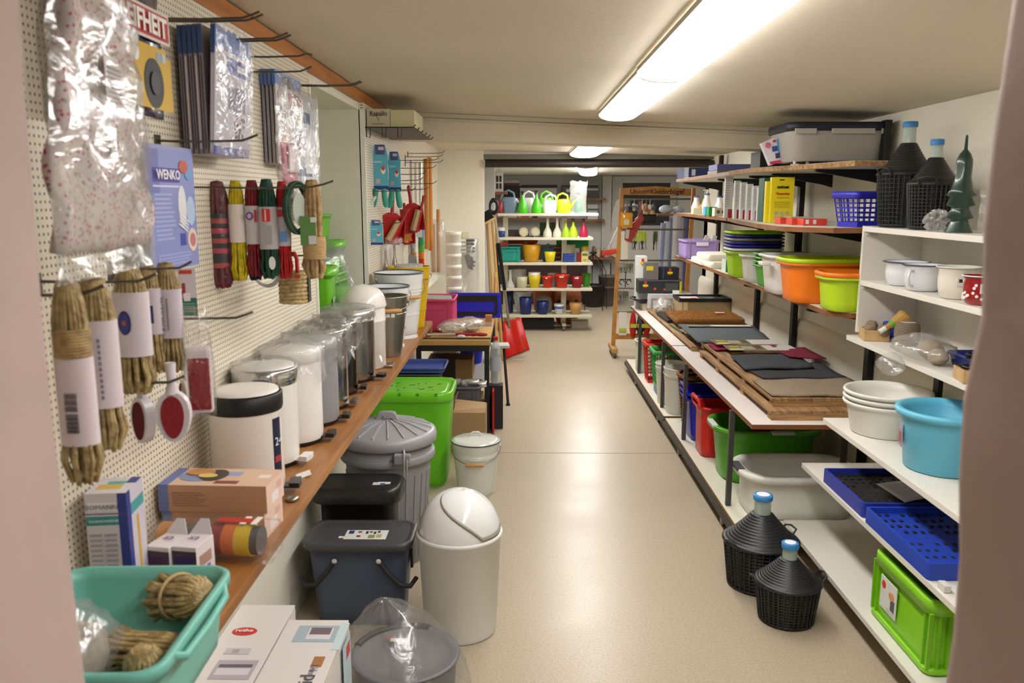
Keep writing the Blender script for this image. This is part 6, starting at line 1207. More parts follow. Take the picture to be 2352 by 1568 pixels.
for y in (3.2,2.4,1.7):
    m=MB(); m.box(-.085,-.066,y-oy-.02,y-oy+.02,.0,.99); build('upright',m,BLK,t)
    for z,x0 in ((.65,1.33),(.422,1.28),(.106,1.25)): m=MB(); m.prism([(-.086,z),(x0-ox+.03,z),(x0-ox+.03,z-.01),(-.086,z-.05)],y-oy-.01,y-oy+.01,'y'); build('bracket',m,mat('#c8c4ba',.5),t)
for y in (3.3,2.2): m=MB(); m.box(1.30-ox,1.33-ox,y-oy-.015,y-oy+.015,0,.106); build('foot',m,mat('#c0bcae',.5),t)
demijohn('tall demijohn in black basket on the white unit, nearest the grey box',(1.588,3.455,1.481),.108,.425,rz=.4)
demijohn('smaller demijohn in black basket on the white unit, middle of the top shelf',(1.578,3.20,1.481),.090,.338,rz=.9)
demijohn('larger demijohn on the floor with blue cap, behind the small one',(1.005,3.235,0),.148,.395,rz=.5)
demijohn('small demijohn on the floor in front of the larger one',(1.028,2.945,0),.118,.312,rz=.12)
# dark green tiered sprayer
t=thing('green_spike','dark green tiered fir-shaped stand with thin tip on the white unit','stand',(1.545,2.93,1.481),0)
m=MB(); prof=[(.046,0),(.03,.035),(.028,.045),(.045,.05),(.03,.08),(.028,.088),(.047,.094),(.034,.122),(.05,.128),(.036,.15),(.026,.19),(.027,.235),(.026,.25),(.018,.27),(.006,.285),(.004,.33),(.001,.335)]; m.lathe(prof,20); build('body',m,mat('#1c3a30',.3,spec=.6,coat=.4),t)
t=thing('bagged_fork','clear film bag with black prongs behind the green stand','bag',(1.655,2.90,1.481)); m=MB()
for k in range(4): m.tube([(.012*k,0,.0),(.012*k,0,.19),(.012*k+.01,0,.20)],.003,5)
build('prongs',m,BLK,t); foldbag('clear_film',t,.12,.15,.06,film(base=.2,bs=24,white=.1),M=tr(.0,0,.15),seed=90,jag=.015)
tag(build('crumpled_film',(lambda m:(setattr(m,'v',[(a_,b_,c_+.035) for a_,b_,c_ in m.v]),m)[1])(crumple(.036,4,1.2,.7,1.1,.35)),film(base=.3,bs=40,white=.12),None,loc=(1.512,3.02,1.481)),'ball of crumpled clear film left of the green stand','film')
# enamel pots
def epot(label,loc,r,h,m1,rimm,handle=0,flare=1.12,spots=False,sticker=False):
    t=thing('enamel_pot',label,'pot',loc,0,'enamel pots on the white unit'); m=MB()
    m.lathe([(r*.72,0),(r*.86,.006),(r*.98,h*.35),(r*1.0,h*.6),(r*.96,h*.9),(r*flare,h),(r*flare-.003,h+.001),(r*.93,h*.9),(r*.9,h*.3),(.001,.006)],36,c1=False); build('body',m,m1,t)
    m=MB(); m.ring((0,0,h),r*flare,.0024,40,6); build('rim',m,rimm,t)
    if handle:
        m=MB(); m.tube([(-r*.9,0,h*.82),(-r*1.25,0,h*.8),(-r*1.38,0,h*.5),(-r*1.25,0,h*.25),(-r*.95,0,h*.2)],.0055,8); hd=build('handle',m,m1,t); hd.rotation_euler=(0,0,.55)
    if spots:
        RS=random.Random(4); mb=MB()
        for k in range(60):
            a=RS.uniform(0,2*PI); z=RS.uniform(.12,.82)*h; mb.M=rot('Z',a)@tr(r*1.0-.0008*0,0,z)@rot('Y',PI/2); mb.lathe([(.005,-.004),(.005,.0012)],10)
        o=build('white_dots',mb,mat('#efe8e4',.4),t); o['kind']='stuff'
    if sticker: rects(t,rot('Z',-1.85)@FX(r*1.0,0,h*.55),[(-.018,-.012,.014,.02,'#ded8d4'),(-.012,.0,.008,.012,'#2c2c2c')],name='price_sticker',lift=.003)
    return t
EW=mat('#dfe2e6',.15,spec=.7,coat=.5); BR=mat('#28324c',.3)
epot('white enamel bowl with thin blue rim, farthest on the second white shelf',(1.565,3.34,1.2515),.078,.095,EW,BR,0)
epot('white enamel pot with handle and blue rim, in front of the farthest bowl',(1.545,3.15,1.2515),.070,.098,EW,BR,1)
epot('cream enamel pot with pale rim and small label, third on its shelf',(1.545,2.90,1.2515),.066,.110,mat('#e2decf',.18,spec=.7,coat=.5),mat('#d6dcd4',.3),0,1.1,False,True)
epot('red enamel pot with white dots, beside the door frame',(1.535,2.73,1.2515),.056,.095,mat('#96141c',.2,spec=.7,coat=.5),mat('#dcdcd8',.3),0,1.1,True,True)
# twine things on the third shelf
def wbox(label,loc,w_,d,h):
    t=thing('wooden_box',label,'box',loc,-.2,'little wooden boxes on the third shelf'); wm=mat('#c9a878',.6,h2='#b89460',vs=20)
    for a in ((-w_/2,w_/2,-d/2,-d/2+.006),(-w_/2,w_/2,d/2-.006,d/2),(-w_/2,-w_/2+.006,-d/2+.006,d/2-.006),(w_/2-.006,w_/2,-d/2+.006,d/2-.006)): m=MB(); m.box(*a,.003,h); build('side',m,wm,t)
    m=MB(); m.box(-w_/2,w_/2,-d/2,d/2,0,.003); build('bottom',m,wm,t); return t
wbox('small wooden box of twine at the far end of the third shelf',(1.525,3.50,1.0015),.10,.12,.045)
wbox('small wooden box with black bits, beside the door frame',(1.495,2.68,1.0015),.07,.11,.042)
for k,(x,y,z,r) in enumerate(((1.51,3.50,1.04,.026),(1.545,3.45,1.045,.027),(1.53,3.54,1.05,.025))):
    m=MB(); 
    for q in range(9): a=-.9+1.8*q/8; m.ring((0,0,r*math.sin(a)),r*math.cos(a)*.92,r*.16,16,5)
    tag(build('twine_ball',m,mat('#8a7660',.8,bump=.5,bs=60),None,loc=(x,y,z)),['twine ball at the aisle corner of the far wooden box','twine ball nearest the doorway in the far wooden box','twine ball at the back of the far wooden box'][k],'twine','twine balls in the wooden box')
p=(1.60,3.36,1.0015)
t=thing('twine_spool','large grey-brown twine spool in film on the third shelf','twine',p); m=MB()
for q in range(12): z=.006+.0075*q; m.ring((0,0,z),.040+.006*math.sin(PI*q/11),.0052,20,5)
m.lathe([(.036,0),(.042,.045),(.036,.09)],18); build('wound_twine',m,mat('#7c6e5c',.8,bump=.5,bs=70),t); m=MB(); m.lathe([(.02,.09),(.032,.094)],16); build('white_top',m,mat('#d0ccd0',.5),t)
t=thing('natural_brush','straw-coloured natural brush with a green band, lying slanted on the third shelf','brush',(1.545,3.40,1.075),0,ry=1.0); m=MB(); m.tube([(0,0,-.05),(0,0,0)],[.008,.012],8); m.tube([(0,0,0),(0,0,.03),(0,0,.075)],[.014,.022,.034],12); build('straw_head',m,mat('#b8904c',.85,bump=1,bs=150,stretch=(1,1,.1)),t); m=MB(); m.lathe([(.0155,.002),(.0195,.016)],14,c0=False,c1=False); build('green_band',m,mat('#5c9c2c',.5),t); m=MB(); m.tube([(0,0,-.05),(0,0,-.02)],.011,8); build('white_sleeve',m,mat('#dcdcd6',.5),t)
t=thing('bagged_twine','crumpled clear bag of twine hanging over the third shelf edge','bag',(1.50,3.02,1.0015)); m=MB(); m.ball((.04,.02,.04),.036,12,8,1.3,1.4,1); m.ball((.02,-.08,.03),.03,12,8,1.2,1.3,1); build('twine_lumps',m,mat('#a0907a',.8,bump=.6,bs=50),t)
R4=random.Random(55); m=MB(); m.loft([[((.095*math.sin(PI*(.1+.82*k/8))+R4.uniform(-.01,.01))*math.cos(2*PI*j/20)+.0,(.17*math.sin(PI*(.1+.82*k/8))+R4.uniform(-.01,.01))*math.sin(2*PI*j/20),.004+.095*k/8+R4.uniform(-.004,.004)) for j in range(20)] for k in range(9)]); build('clear_film',m,film(base=.2,bs=18,white=.08),t)
R4=random.Random(57); m=MB(); m.loft([[((.05*math.sin(PI*(.15+.8*k/6))+R4.uniform(-.006,.006))*math.cos(2*PI*j/16)-.085,(.06*math.sin(PI*(.15+.8*k/6))+R4.uniform(-.006,.006))*math.sin(2*PI*j/16)+.06,-.065+.085*k/6) for j in range(16)] for k in range(7)]); build('film_tail',m,film(base=.2,bs=22,white=.08),t)
t=crate('blue_crate','small dark blue crate on the third shelf behind the near wooden box','crate',(1.61,2.86,1.0015),.15,.18,.05,'#20286c',0,None) if 0 else tubone('blue_crate','small dark blue crate on the third shelf behind the near wooden box','crate',(1.63,2.84,1.0015),.16,.22,.055,mat('#20286c',.4),r=.01,lip=.005)
tubone('blue_crate','tiny blue crate at the very far end of the third shelf','crate',(1.625,3.53,1.0015),.09,.055,.07,mat('#3448b4',.4),r=.01,lip=.005,tp=.9)
m=MB(); m.ring((0,0,.0),.024,.006,18,6); m.tube([(-.02,0,0),(-.05,.02,.01)],.004,6); tag(build('black_coil',m,BLK,None,loc=(1.50,2.69,1.046)),'black plastic coil in the near wooden box','coil')
m=MB(); m.box(-.06,.02,-.006,.006,0,.012); m.ring((-.03,0,.012),.02,.004,14,5); tag(build('black_tool',m,BLK,None,loc=(1.585,2.80,1.058),rot=(0,0,.5)),'black tool lying across the dark blue crate','tool')
# basins
for k in range(3):
    t=thing('round_basin',['bottom white round basin of the nested three','middle white round basin of the nested three','top white round basin of the nested three'][k]+' on the white unit','basin',(1.470,3.205,.6735+.022*k),0,'nested white basins'); m=MB()
    r=.158; m.lathe([(r*.80,0),(r*.83,.004),(r*.95,.105),(r*.97,.112),(r*1.04,.116),(r*1.06,.124),(r*1.04,.130),(r*.97,.128),(r*.92,.10),(r*.80,.008),(.001,.008)],48,c1=False); build('body',m,mat('#dedcd2',.3,spec=.5),t)
t=thing('round_tub','turquoise-blue round tub with rolled rim on the white unit','tub',(1.475,2.76,.6735),0); m=MB(); r=.150
m.lathe([(r*.80,0),(r*.84,.004),(r*.95,.18),(r*.96,.185),(r*1.08,.19),(r*1.11,.200),(r*1.09,.212),(r*.98,.213),(r*.90,.19),(r*.80,.012),(.001,.012)],52,c1=False); build('body',m,mat('#62b8d4',.35,spec=.5),t)
rects(t,rot('Z',PI*.93)@FX(r*.93,0,.10)@rot('X',0),[(-.025,-.03,.02,.05,'#9c98a8'),(-.02,-.02,.015,.02,'#a84a50')],lift=.003)
# folded crates
BC=mat('#2436a0',.4,spec=.5); BC2=mat('#2044b4',.4,spec=.5)
def fold(label,x0,x1,y0,y1,z0,h,m1,inner,holes,tilt=0):
    t=thing('folding_crate',label,'crate',((x0+x1)/2,(y0+y1)/2,z0),0,'folded blue crates',rx=tilt); w_,d=(x1-x0),(y1-y0); m=MB()
    m.loft([rr(w_,d,.012,0),rr(w_,d,.012,h),rr(w_-.02,d-.02,.01,h),rr(w_-.02,d-.02,.01,h-.022),],True,False,False); build('frame',m,m1,t)
    m=MB(); m.box(-w_/2+.011,w_/2-.011,-d/2+.011,-.004,h-.030,h-.018); m.box(-w_/2+.011,w_/2-.011,.004,d/2-.011,h-.032,h-.021); p=build('folded_panels',m,inner,t)
    mb=MB(); hm=mat('#0a0a0c',.8)
    for i in range(11):
        for j in range(9):
            if (i+j)%holes==0 or j==4: continue
            x=-w_/2+.035+i*(w_-.07)/10; y=-d/2+.035+j*(d-.07)/8; mb.box(x-.006,x+.006,y-.008,y+.008,h-.0185,h-.0172)
    q=build('perforation',mb,hm,p); q['kind']='stuff'
    return t
t=fold('black-bottomed dark blue folding crate with a paper on it, on the white unit',1.255,1.60,2.86,3.26,.4455,.055,BC,mat('#1c1d20',.45),7)
m=MB(); m.grid(8,8,lambda u,v:((u-.5)*.20,(v-.5)*.20,.016*math.sin(PI*u*.8)*(1-v*.5)+.002)); tag(build('paper_sheet',m,mat('#c4c2ca',.4),None,loc=(1.50,2.98,.500),rot=(0,0,.1),solid=.0008),'curled grey-white sheet of paper on the dark blue folding crate','paper')
t=fold('bright blue folding crate, nearer one on the white unit',1.25,1.60,2.36,2.83,.4455,.055,BC2,mat('#1f3fa8',.4),5)
# lime crate
t=thing('storage_crate','lime green crate with a white label on the lowest board of the white unit','crate',(1.42,2.56,.1295),0,'crates'); LG=mat('#86cc20',.32,spec=.6); LGD=mat('#7ac01c',.35)
build('body',tubmesh(.315,.42,.245,tp=.93,r=.025,lip=.02,lipz=.045),LG,t)
m=MB(); m.loft([rr(.30,.41,.03,0),rr(.312,.422,.03,.004),rr(.312,.422,.03,.02),rr(.30,.41,.03,.022)]); build('base_flange',m,LG,t)
for y in (-.20,-.17,.17,.20): m=MB(); m.box(-.153,-.140,y-.004,y+.004,.018,.205); build('rib',m,LGD,t)
for x in (-.12,-.09,0.0,.09,.12): m=MB(); m.box(x-.004,x+.004,-.208,-.192,.018,.205); build('rib',m,LGD,t)
rects(t,FNX(-.1462,0,.0)@tr(0,0,.003),[(-.14,.06,-.02,.175,'#d8dcd2'),(-.06,.08,-.03,.12,'#5a5c60'),(-.085,.065,-.035,.08,'#c8c8c0')],lift=.003)
M0=FNX(-.1502,0,0); ellipse(t,M0,-.115,.148,.014,.014,'#d84020',lift=.003); ellipse(t,M0,-.055,.13,.02,.014,'#d89868',lift=.003)
tag(build('white_clip',B(-.01,.01,-.02,.02,0,.02),mat('#d8d8d2',.4),None,loc=(1.27,2.30,.444+.002)),'small white clip at the near end of the fifth shelf','clip')
# ================================================================= TOOLS LEANING IN THE OPENING
def lean(name,label,cat,top,bot,r,col,g=None,seg=8,parts=None,**k):
    m=MB(); a,b=Vector(top),Vector(bot); m.tube([(0,0,0),tuple((a-b)*.5),tuple(a-b)],r,seg); t=thing(name,label,cat,tuple(b),0,g); build('shaft',m,mat(col,.55,**k),t); return t,a-b
def P(px,py,Y): return at(px,py,Y=Y)
f=at(1150,832,Z=0)
for i,(p0,p1,Y0,r,c) in enumerate(((1118,1128,7.86,.013,'#bfa278'),(1124,1136,7.90,.014,'#cdb084'),(1131,1146,7.95,.014,'#c9a25c'))):
    a=P(p0,(500,512,508)[i],Y0-.02); b=P(p1,700,Y0); x=b.x+(b.x-a.x)*.6; lean('broom_stick',['pale wooden broom stick nearest the partition wall','wooden broom stick between the other two in the opening','yellowish wooden broom stick beside the black shovel handles'][i],'broom stick',a,(x,Y0+.1,.013),r,c,'wooden broom sticks in the opening')
t=thing('push_broom','black-bristled broom head standing upside down on its stick in the opening','broom',tuple(P(1122,512,7.8)),.0)
m=MB(); m.M=rot('Y',-.5); m.box(-.075,.075,-.02,.02,0,.022); build('wooden_head',m,mat('#c9a068',.6),t)
m=MB(); m.M=rot('Y',-.5); m.loft([[(-.07,-.02,.022),(.07,-.02,.022),(.07,.02,.022),(-.07,.02,.022)],[(-.055,-.03,.11),(.065,-.03,.11),(.065,.03,.11),(-.055,.03,.11)]],True,True,False); build('bristles',m,mat('#0e0e0e',.9,bump=1,bs=120),t)
m=MB(); m.tube([(0,0,0),(.03,.02,-.5),(.075,.10,-1.36)],.012,8); build('stick',m,mat('#c8a870',.6),t)
# snow shovel
bl=P(1186,822,8.15); 
t=thing('snow_shovel','red snow shovel with worn metal edge leaning in the opening','shovel',(bl.x,8.15,0.002),0)
m=MB(); RDS=mat('#cc1e14',.38,spec=.5)
def sh(u,v):
    w_=.27; x=(u-.5)*w_*(1-.12*v)-.055*v*1.3; z=.02+.34*v+.03*u*(1-v)-.03*(1-u)*(1-v)+.05*u; return (x,-.06+.10*v-.03*math.sin(PI*v)+.007*math.cos(u*PI*4),z)
m.grid(24,14,sh); build('blade',m,RDS,t,solid=.006)
m=MB(); m.tube([tuple(Vector(sh(i/12,0))+Vector((0,0,-.006))) for i in range(13)],.006,6); build('metal_edge',m,mat('#9c9890',.35,.7),t)
tp=P(1131,452,7.95)-Vector((bl.x,8.15,.002)); s0=Vector(sh(.45,.8))
def lp(k): return tuple(s0+(tp-s0)*k)
m=MB(); m.tube([lp(0),lp(.32)],.014,8); build('metal_shaft',m,mat('#9c9484',.4,.6),t)
m=MB(); m.tube([lp(.30),lp(.66)],.019,8); build('black_sleeve',m,BLK,t); m=MB(); m.tube([lp(.66),lp(.88)],.012,8); build('upper_shaft',m,mat('#b8a888',.5),t)
m=MB(); m.M=Matrix.Translation(Vector(lp(.93))); m.M=m.M@Matrix.Diagonal((.8,1,1.35,1)); m.ring((0,0,0),.045,.016,18,8,'y'); build('d_grip',m,BLK,t)
rects(t,FY(0,-.055,.0)@rot('Z',-.9),[(-.20,.06,-.08,.08,'#3c6a38'),(-.17,.062,-.12,.078,'#c8c890')] if 0 else [(.0,.0,.001,.001,'#cc1e14')],lift=.0001) if 0 else None
m=MB(); m.tube([(.045,-.052,.20),(.075,-.058,.13),(.085,-.064,.10)],.007,4); build('sticker',m,mat('#6a8a3a',.5),t)
t,_=lean('shovel','black and steel shovel handle standing left of the red snow shovel','shovel',P(1138,560,8.0),(P(1152,745,8.05).x,8.05,.30),.019,'#171717')
m=MB(); m.tube([(0,0,0),(.004,0,-.29)],.014,8); build('steel_socket',m,mat('#8c8478',.35,.7),t)
t=thing('green_shovel','bright green plastic scoop standing behind the red snow shovel','shovel',tuple(P(1157,745,8.28)),0); m=MB(); m.loft([[(-.04,-.02,-.2),(.04,-.02,-.2),(.04,.02,-.2),(-.04,.02,-.2)],[(-.045,-.02,0),(.045,-.02,.0),(.045,.02,.0),(-.045,.02,.0)],[(-.02,-.02,.07),(.04,-.02,.10),(.04,.02,.10),(-.02,.02,.07)]],True,True,False); build('scoop',m,mat('#2fae3a',.4),t,bev=.004); t.location.z=.205
m=MB(); m.tube([(0,0,0),(-.01,0,.95)],.011,8); tag(build('trestle_leg',m,mat('#c9a468',.6),None,loc=(P(1143,838,7.55).x,7.3,.0)),'slim wooden lath leaning at the right end of the work table','lath','wooden laths by the work table')
m=MB(); m.tube([(0,0,0),(.03,0,.92)],.012,8); m.tube([(-.0,0,.60),(.06,0,.60)],.008,6); tag(build('trestle_leg',m,mat('#b8915a',.6),None,loc=(P(1133,838,7.4).x,7.15,.0)),'second wooden lath with crosspiece, right by the table leg','lath','wooden laths by the work table')
# white buckets and bagged tools at the back-left wall
def stackb(px0,px1,py0,py1,Y,n,label0,g):
    a=at(px0,py0,Y=Y); b=at(px1,py1,Y=Y); r=(b.x-a.x)/2; cx=(a.x+b.x)/2; b=Vector((b.x,b.y,TZ))
    h=.24; step=(a.z-b.z-h)/(n-1) if n>1 else 0
    for k in range(n):
        t=thing('white_bucket',label0+', '+['lowest','second','third','fourth','fifth','topmost'][k if k<n-1 else 5],'bucket',(cx,Y,b.z+.002+k*step),0,g); m=MB(); m.lathe([(r*.80,0),(r*.82,.004),(r*.95,h-.03),(r*1.0,h-.028),(r*1.0,h),(r*.95,h),(r*.8,.02),(.001,.02)],28,c1=False); build('body',m,mat('#e6e3d8',.35),t)
stackb(1022,1061,532,690,6.55,6,'white bucket in the tall nested stack beyond the pink crate','nested white buckets')
tag(build('wall_board',B(-.12,.12,-.12,.12,0,.02),mat('#c9c2b0',.5),None,loc=(at(1041,690,Y=6.55).x,6.55,at(1041,690,Y=6.55).z-.02)),'pale board under the tall nested stack of white buckets','board') if 0 else None
t=thing('bagged_rakes','stack of grey-black toothed scoops with white handles in a long clear bag','bagged tools',tuple(at(1075,672,Y=7.53)),0)
h0=at(1075,545,Y=7.4).z-at(1075,672,Y=7.4).z
for k in range(4):
    m=MB(); m.box(-.10,-.01,-.03,.03,h0-.03-.034*k,h0-.008-.034*k); build('white_grip',m,mat('#dcdad2',.4),t,bev=.004); m=MB(); m.prism([(-.01,0),(.05,.004),(.07,.012),(.05,.022),(-.01,.022)],-.03,.03,'y'); m.v=[(a,b,c+h0-.03-.034*k) for a,b,c in m.v]; build('grey_blade',m,mat('#55565a',.5),t)
m=MB(); 
m.prism([(-.03,h0-.16),(.0,h0-.14),(.05,h0-.18),(.045,h0-.20),(.075,h0-.215),(.045,h0-.23),(.07,h0-.255),(.04,h0-.26),(.05,h0-.29),(.0,h0-.27)],-.02,.02,'y'); build('black_claw',m,BLK,t)
foldbag('clear_film',t,.20,h0,.10,film(base=.25,bs=10,white=.14),M=tr(0,0,h0)@rot('X',0),seed=91,jag=.02)
tag(build('light_switch',B(-.03,.03,-.012,.0,-.03,.03),mat('#d8d4b8',.4),None,loc=(at(1070,540,Y=7.6).x,7.6,at(1070,540,Y=7.6).z)),'cream light switch on the wall above the bagged scoops','switch')
# ================================================================= ROLLING SHELF OF WATERING CANS
SX0,SX1,SY0,SY1=-.27,.87,9.85,10.30
ZSH=[.200,.525,.835,1.135,1.420]
t=thing('rolling_shelf','white rolling shelf with five boards full of pots and watering cans','shelf',(.30,10.07,0),0)
for k,z in enumerate(ZSH):
    m=MB(); m.box(SX0-.30,(SX1 if k<4 else SX1+.06)-.30,SY0-10.07,SY1-10.07,z-.03,z); build('shelf_board',m,mat('#d4cfb8',.45),t,bev=.002)
for x in (-.18,.535):
    m=MB(); m.box(x-.33,x-.27,-.02,.02,.07,1.39); build('post',m,mat('#cfcab2',.5),t)
    m=MB(); m.box(x-.325,x-.275,-.20,.20,.06,.09); c=build('foot_rail',m,mat('#b8b298',.5),t)
    for y in (-.18,.18): m=MB(); m.M=tr(x-.30-.02,y,.028)@rot('Y',PI/2); m.lathe([(.02,0),(.027,.004),(.027,.030),(.02,.034)],14); build('caster',m,mat('#6a665c',.4,.4),c)
def on(k,px,Y=9.97): a=at(px,500,Y=Y); return (a.x,Y,ZSH[k]+.0015)
def wcan(label,px,w_,h,col,Y=10.0,flip=1,side=False):
    t=thing('watering_can',label,'watering can',on(4,px,Y),0,'watering cans on the top board'); mm=mat(col,.35,spec=.5); r=w_/2
    m=MB(); m.loft([rr(w_*.80,w_*.55,.04,0),rr(w_*.95,w_*.62,.05,h*.2),rr(w_,w_*.62,.05,h*.42),rr(w_*.86,w_*.55,.04,h*.62),rr(w_*.70,w_*.45,.03,h*.70)],True,True); build('body',m,mm,t)
    m=MB(); m.tube([(-r*.85*flip,0,h*.25),(-r*1.0*flip,0,h*.62),(-r*.75*flip,0,h*.9),(-r*.1*flip,0,h*1.0),(r*.5*flip,0,h*.88),(r*.62*flip,0,h*.66)],.012,8); build('handle',m,mm,t)
    m=MB(); m.tube([(r*.6*flip,0,h*.2),(r*1.25*flip,0,h*.42),(r*1.7*flip,0,h*.66)],[.022,.016,.013],8); build('spout',m,mm,t)
    return t
wcan('blue-grey watering can at the left end of the top board',1170,.20,.27,'#6f8696',flip=1)
wcan('white watering can between the two green sprayers',1212,.17,.26,'#dcdcd8',10.12,-1)
wcan('bright green watering can behind the white one',1252,.18,.26,'#6cc828',10.16,-1)
wcan('white watering can with rounded handle in front of the green one',1262,.18,.22,'#e2e0dc',9.97,-1)
wcan('lime-yellow watering can, rightmost, beside the bagged sprayer',1294,.175,.235,'#b8d020',9.97,1)
def sprayer(label,k,px,r,h,col,head='#1c1c1c',Y=9.95,name='spray_bottle',hs=1.0,g='green cone sprayers'):
    t=thing(name,label,'spray bottle',on(k,px,Y),0,g); m=MB(); m.lathe([(r*.9,0),(r,.01),(r*.98,h*.3),(r*.6,h*.62),(r*.28,h*.82),(r*.24,h)],22); build('body',m,mat(col,.35),t); 
    if head: spray_head(t,h-.002,mat(head,.4),hs)
    return t
sprayer('green cone sprayer with black head, left one on the top board',4,1200,.062,.215,'#4cc01c')
sprayer('green cone sprayer with black head, right one on the top board',4,1232,.062,.225,'#4cc01c')
t=sprayer('teal sprayer wrapped in crumpled clear film, at the right of the top board',4,1328,.05,.20,'#1f8a6c','#2a4a48',9.97,g=None)
R4=random.Random(13); m=MB(); m.loft([[((.10*(1+.0*k)+R4.uniform(-.012,.012))*math.cos(2*PI*j/22),(.09+R4.uniform(-.012,.012))*math.sin(2*PI*j/22),.004+.36*k/9+(R4.uniform(-.03,.03) if k==9 else 0)) for j in range(22)] for k in range(10)],False,True); build('clear_film',m,film(base=.3,bs=14,white=.18),t)
t=thing('red_can','small dark red canister at the left end of the top board','can',on(4,1148,9.93)); m=MB(); m.lathe([(.035,0),(.038,.01),(.038,.12),(.02,.135),(.015,.15)],18); build('body',m,mat('#8c2420',.4),t)
# board 4
def box2(label,k,px0,px1,h,col,Y=9.98,d=.12,name='small_box',cat='box',g='boxes on the rolling shelf',items=None):
    a=at(px0,500,Y=Y).x; b=at(px1,500,Y=Y).x; t=boxt(name,label,cat,a,b,Y,Y+d,ZSH[k]+.0015,ZSH[k]+h,col,g)
    if items: rects(t,FY(-(b-a)/2,-d/2,0),[(u0*(b-a),v0*h,u1*(b-a),v1*h,c) for u0,v0,u1,v1,c in items],lift=.002)
    return t
t=thing('mug','blue and white mug on the second board from the top','mug',on(3,1152,9.95)); m=MB(); m.lathe([(.04,0),(.042,.004),(.042,.09),(.038,.09),(.038,.01),(.001,.01)],20,c1=False); build('body',m,mat('#2c3f7c',.3),t); m=MB(); m.lathe([(.0425,.075),(.0425,.115)],20,c0=False,c1=False); m.ring((.05,0,.05),.024,.006,14,6,'y'); build('white_band',m,mat('#d8d8d4',.3),t)
for px,lab in ((1203,'cream round lid standing on edge, left'),(1230,'cream round lid standing on edge, right')):
    t=thing('cream_disc',lab,'disc',tuple(Vector(on(3,px,10.0))+Vector((0,0,.058))),.3,'cream discs'); m=MB(); m.M=rot('X',PI/2-.2); m.lathe([(.058,-.006),(.062,0),(.05,.012),(.001,.016)],26); build('disc',m,mat('#cfc6a4',.5),t)
for px,lab in ((1216,'black hand tool lying before the cream discs'),(1238,'second black hand tool on the second board')): m=MB(); m.tube([(-.05,0,.012),(.05,.02,.010)],[.006,.011],6); tag(build('hand_tool',m,BLK,None,loc=on(3,px,9.90)),lab,'tool')
for px,lab in ((1258,'tall white flask on the second board, left'),(1280,'tall white flask on the second board, right')): bottle_prof('white_flask',lab,'bottle',on(3,px,9.97),[(.05,0),(.054,.01),(.05,.06),(.02,.12),(.014,.2),(.016,.225)],mat('#d8d2c2',.35),'white flasks')
sprayer('yellow-green round sprayer in film, left of the pair',3,1300,.050,.165,'#a8c828',None,g='yellow-green sprayers'); sprayer('yellow-green round sprayer with black head, right of the pair',3,1317,.054,.18,'#b4d428','#2c3018',g='yellow-green sprayers'); sprayer('raspberry pink round sprayer, rightmost on its board',3,1341,.052,.18,'#b01c4c','#20181c',g=None)
box2('dark green box behind the left white flask',3,1240,1262,.17,'#2f4420',10.14,.1); box2('dark green box behind the right white flask',3,1262,1286,.17,'#34481f',10.14,.1)
box2('dark grey and rust flat box behind the cream discs',3,1160,1215,.08,'#5c4038',10.14,.1,items=[(0,.5,1,1,'#3c4044')])
# board 3
t=crate('storage_crate','teal open crate at the left of the third board','crate',(at(1172,500,Y=10.02).x,10.04,ZSH[2]+.0015),.26,.26,.185,'#1f9484',0,'crates')
tag(build('red_white_pack',B(-.04,.04,-.03,.03,0,.05),mat('#c8402c',.4),None,loc=(at(1158,500,Y=10.0).x,10.0,ZSH[2]+.19)),'small red and white pack standing on the teal crate','pack')
pot('large mustard yellow pot on the third board',on(2,1221,10.0),.115,.21,mat('#c8941c',.4),rb=.085,group='flower pots on the rolling shelf')
for k in range(2):
    pot(['lower terracotta pot nested above the mustard yellow one','upper terracotta pot nested above the mustard yellow one'][k],(on(2,1224,10.12)[0]-.02,10.16,ZSH[2]+.19+.04*k),.085,.06,mat('#b8502c',.6),rb=.065,rim=.02)
tag(build('terracotta_trough',tubmesh(.34,.14,.07,tp=.85,r=.01,lip=.008),mat('#a8492c',.6),None,loc=(at(1190,500,Y=10.2).x,10.22,ZSH[2]+.205)),'terracotta trough lying across the back of the third board','trough')
pot('small bright yellow pot on the third board',on(2,1264,9.95),.070,.125,mat('#d8c018',.4),rb=.05,stickers=0)
t=thing('teal_holder','dark teal holder with a ring behind the small yellow pot','holder',on(2,1259,10.1)); m=MB(); m.loft([rr(.12,.1,.02,0),rr(.15,.12,.02,.16)]); build('body',m,mat('#1f5a6c',.4),t); m=MB(); m.ring((0,-.05,.19),.022,.007,16,6,'y'); build('ring',m,mat('#2a6a7c',.4),t)
box2('black power tool case with orange clips on the third board',2,1262,1290,.18,'#16181a',10.18,.1,items=[(.2,.85,.95,.93,'#c8502c'),(.5,.5,.95,.57,'#c8502c'),(.5,.2,.95,.27,'#c8502c')])
for k in range(3): box2(['bottom blue flat box of three','middle blue flat box of three','top blue flat box of three'][k]+' on the third board',2,1295,1321,.033,'#27418c',9.93,.1,g='blue flat boxes').location.z=ZSH[2]+.0015+.034*k
pot('cream tall pot behind the blue boxes',on(2,1308,10.12),.078,.20,mat('#cfc8ac',.4),rb=.06)
box2('dark red box between the blue and the yellow ones',2,1326,1337,.115,'#7c1c28',9.95,.06); box2('yellow printed box at the right end of the third board',2,1337,1352,.125,'#d0c070',9.93,.06,items=[(.1,.6,.9,.85,'#6a6a40'),(.2,.1,.8,.3,'#9a9a60')])
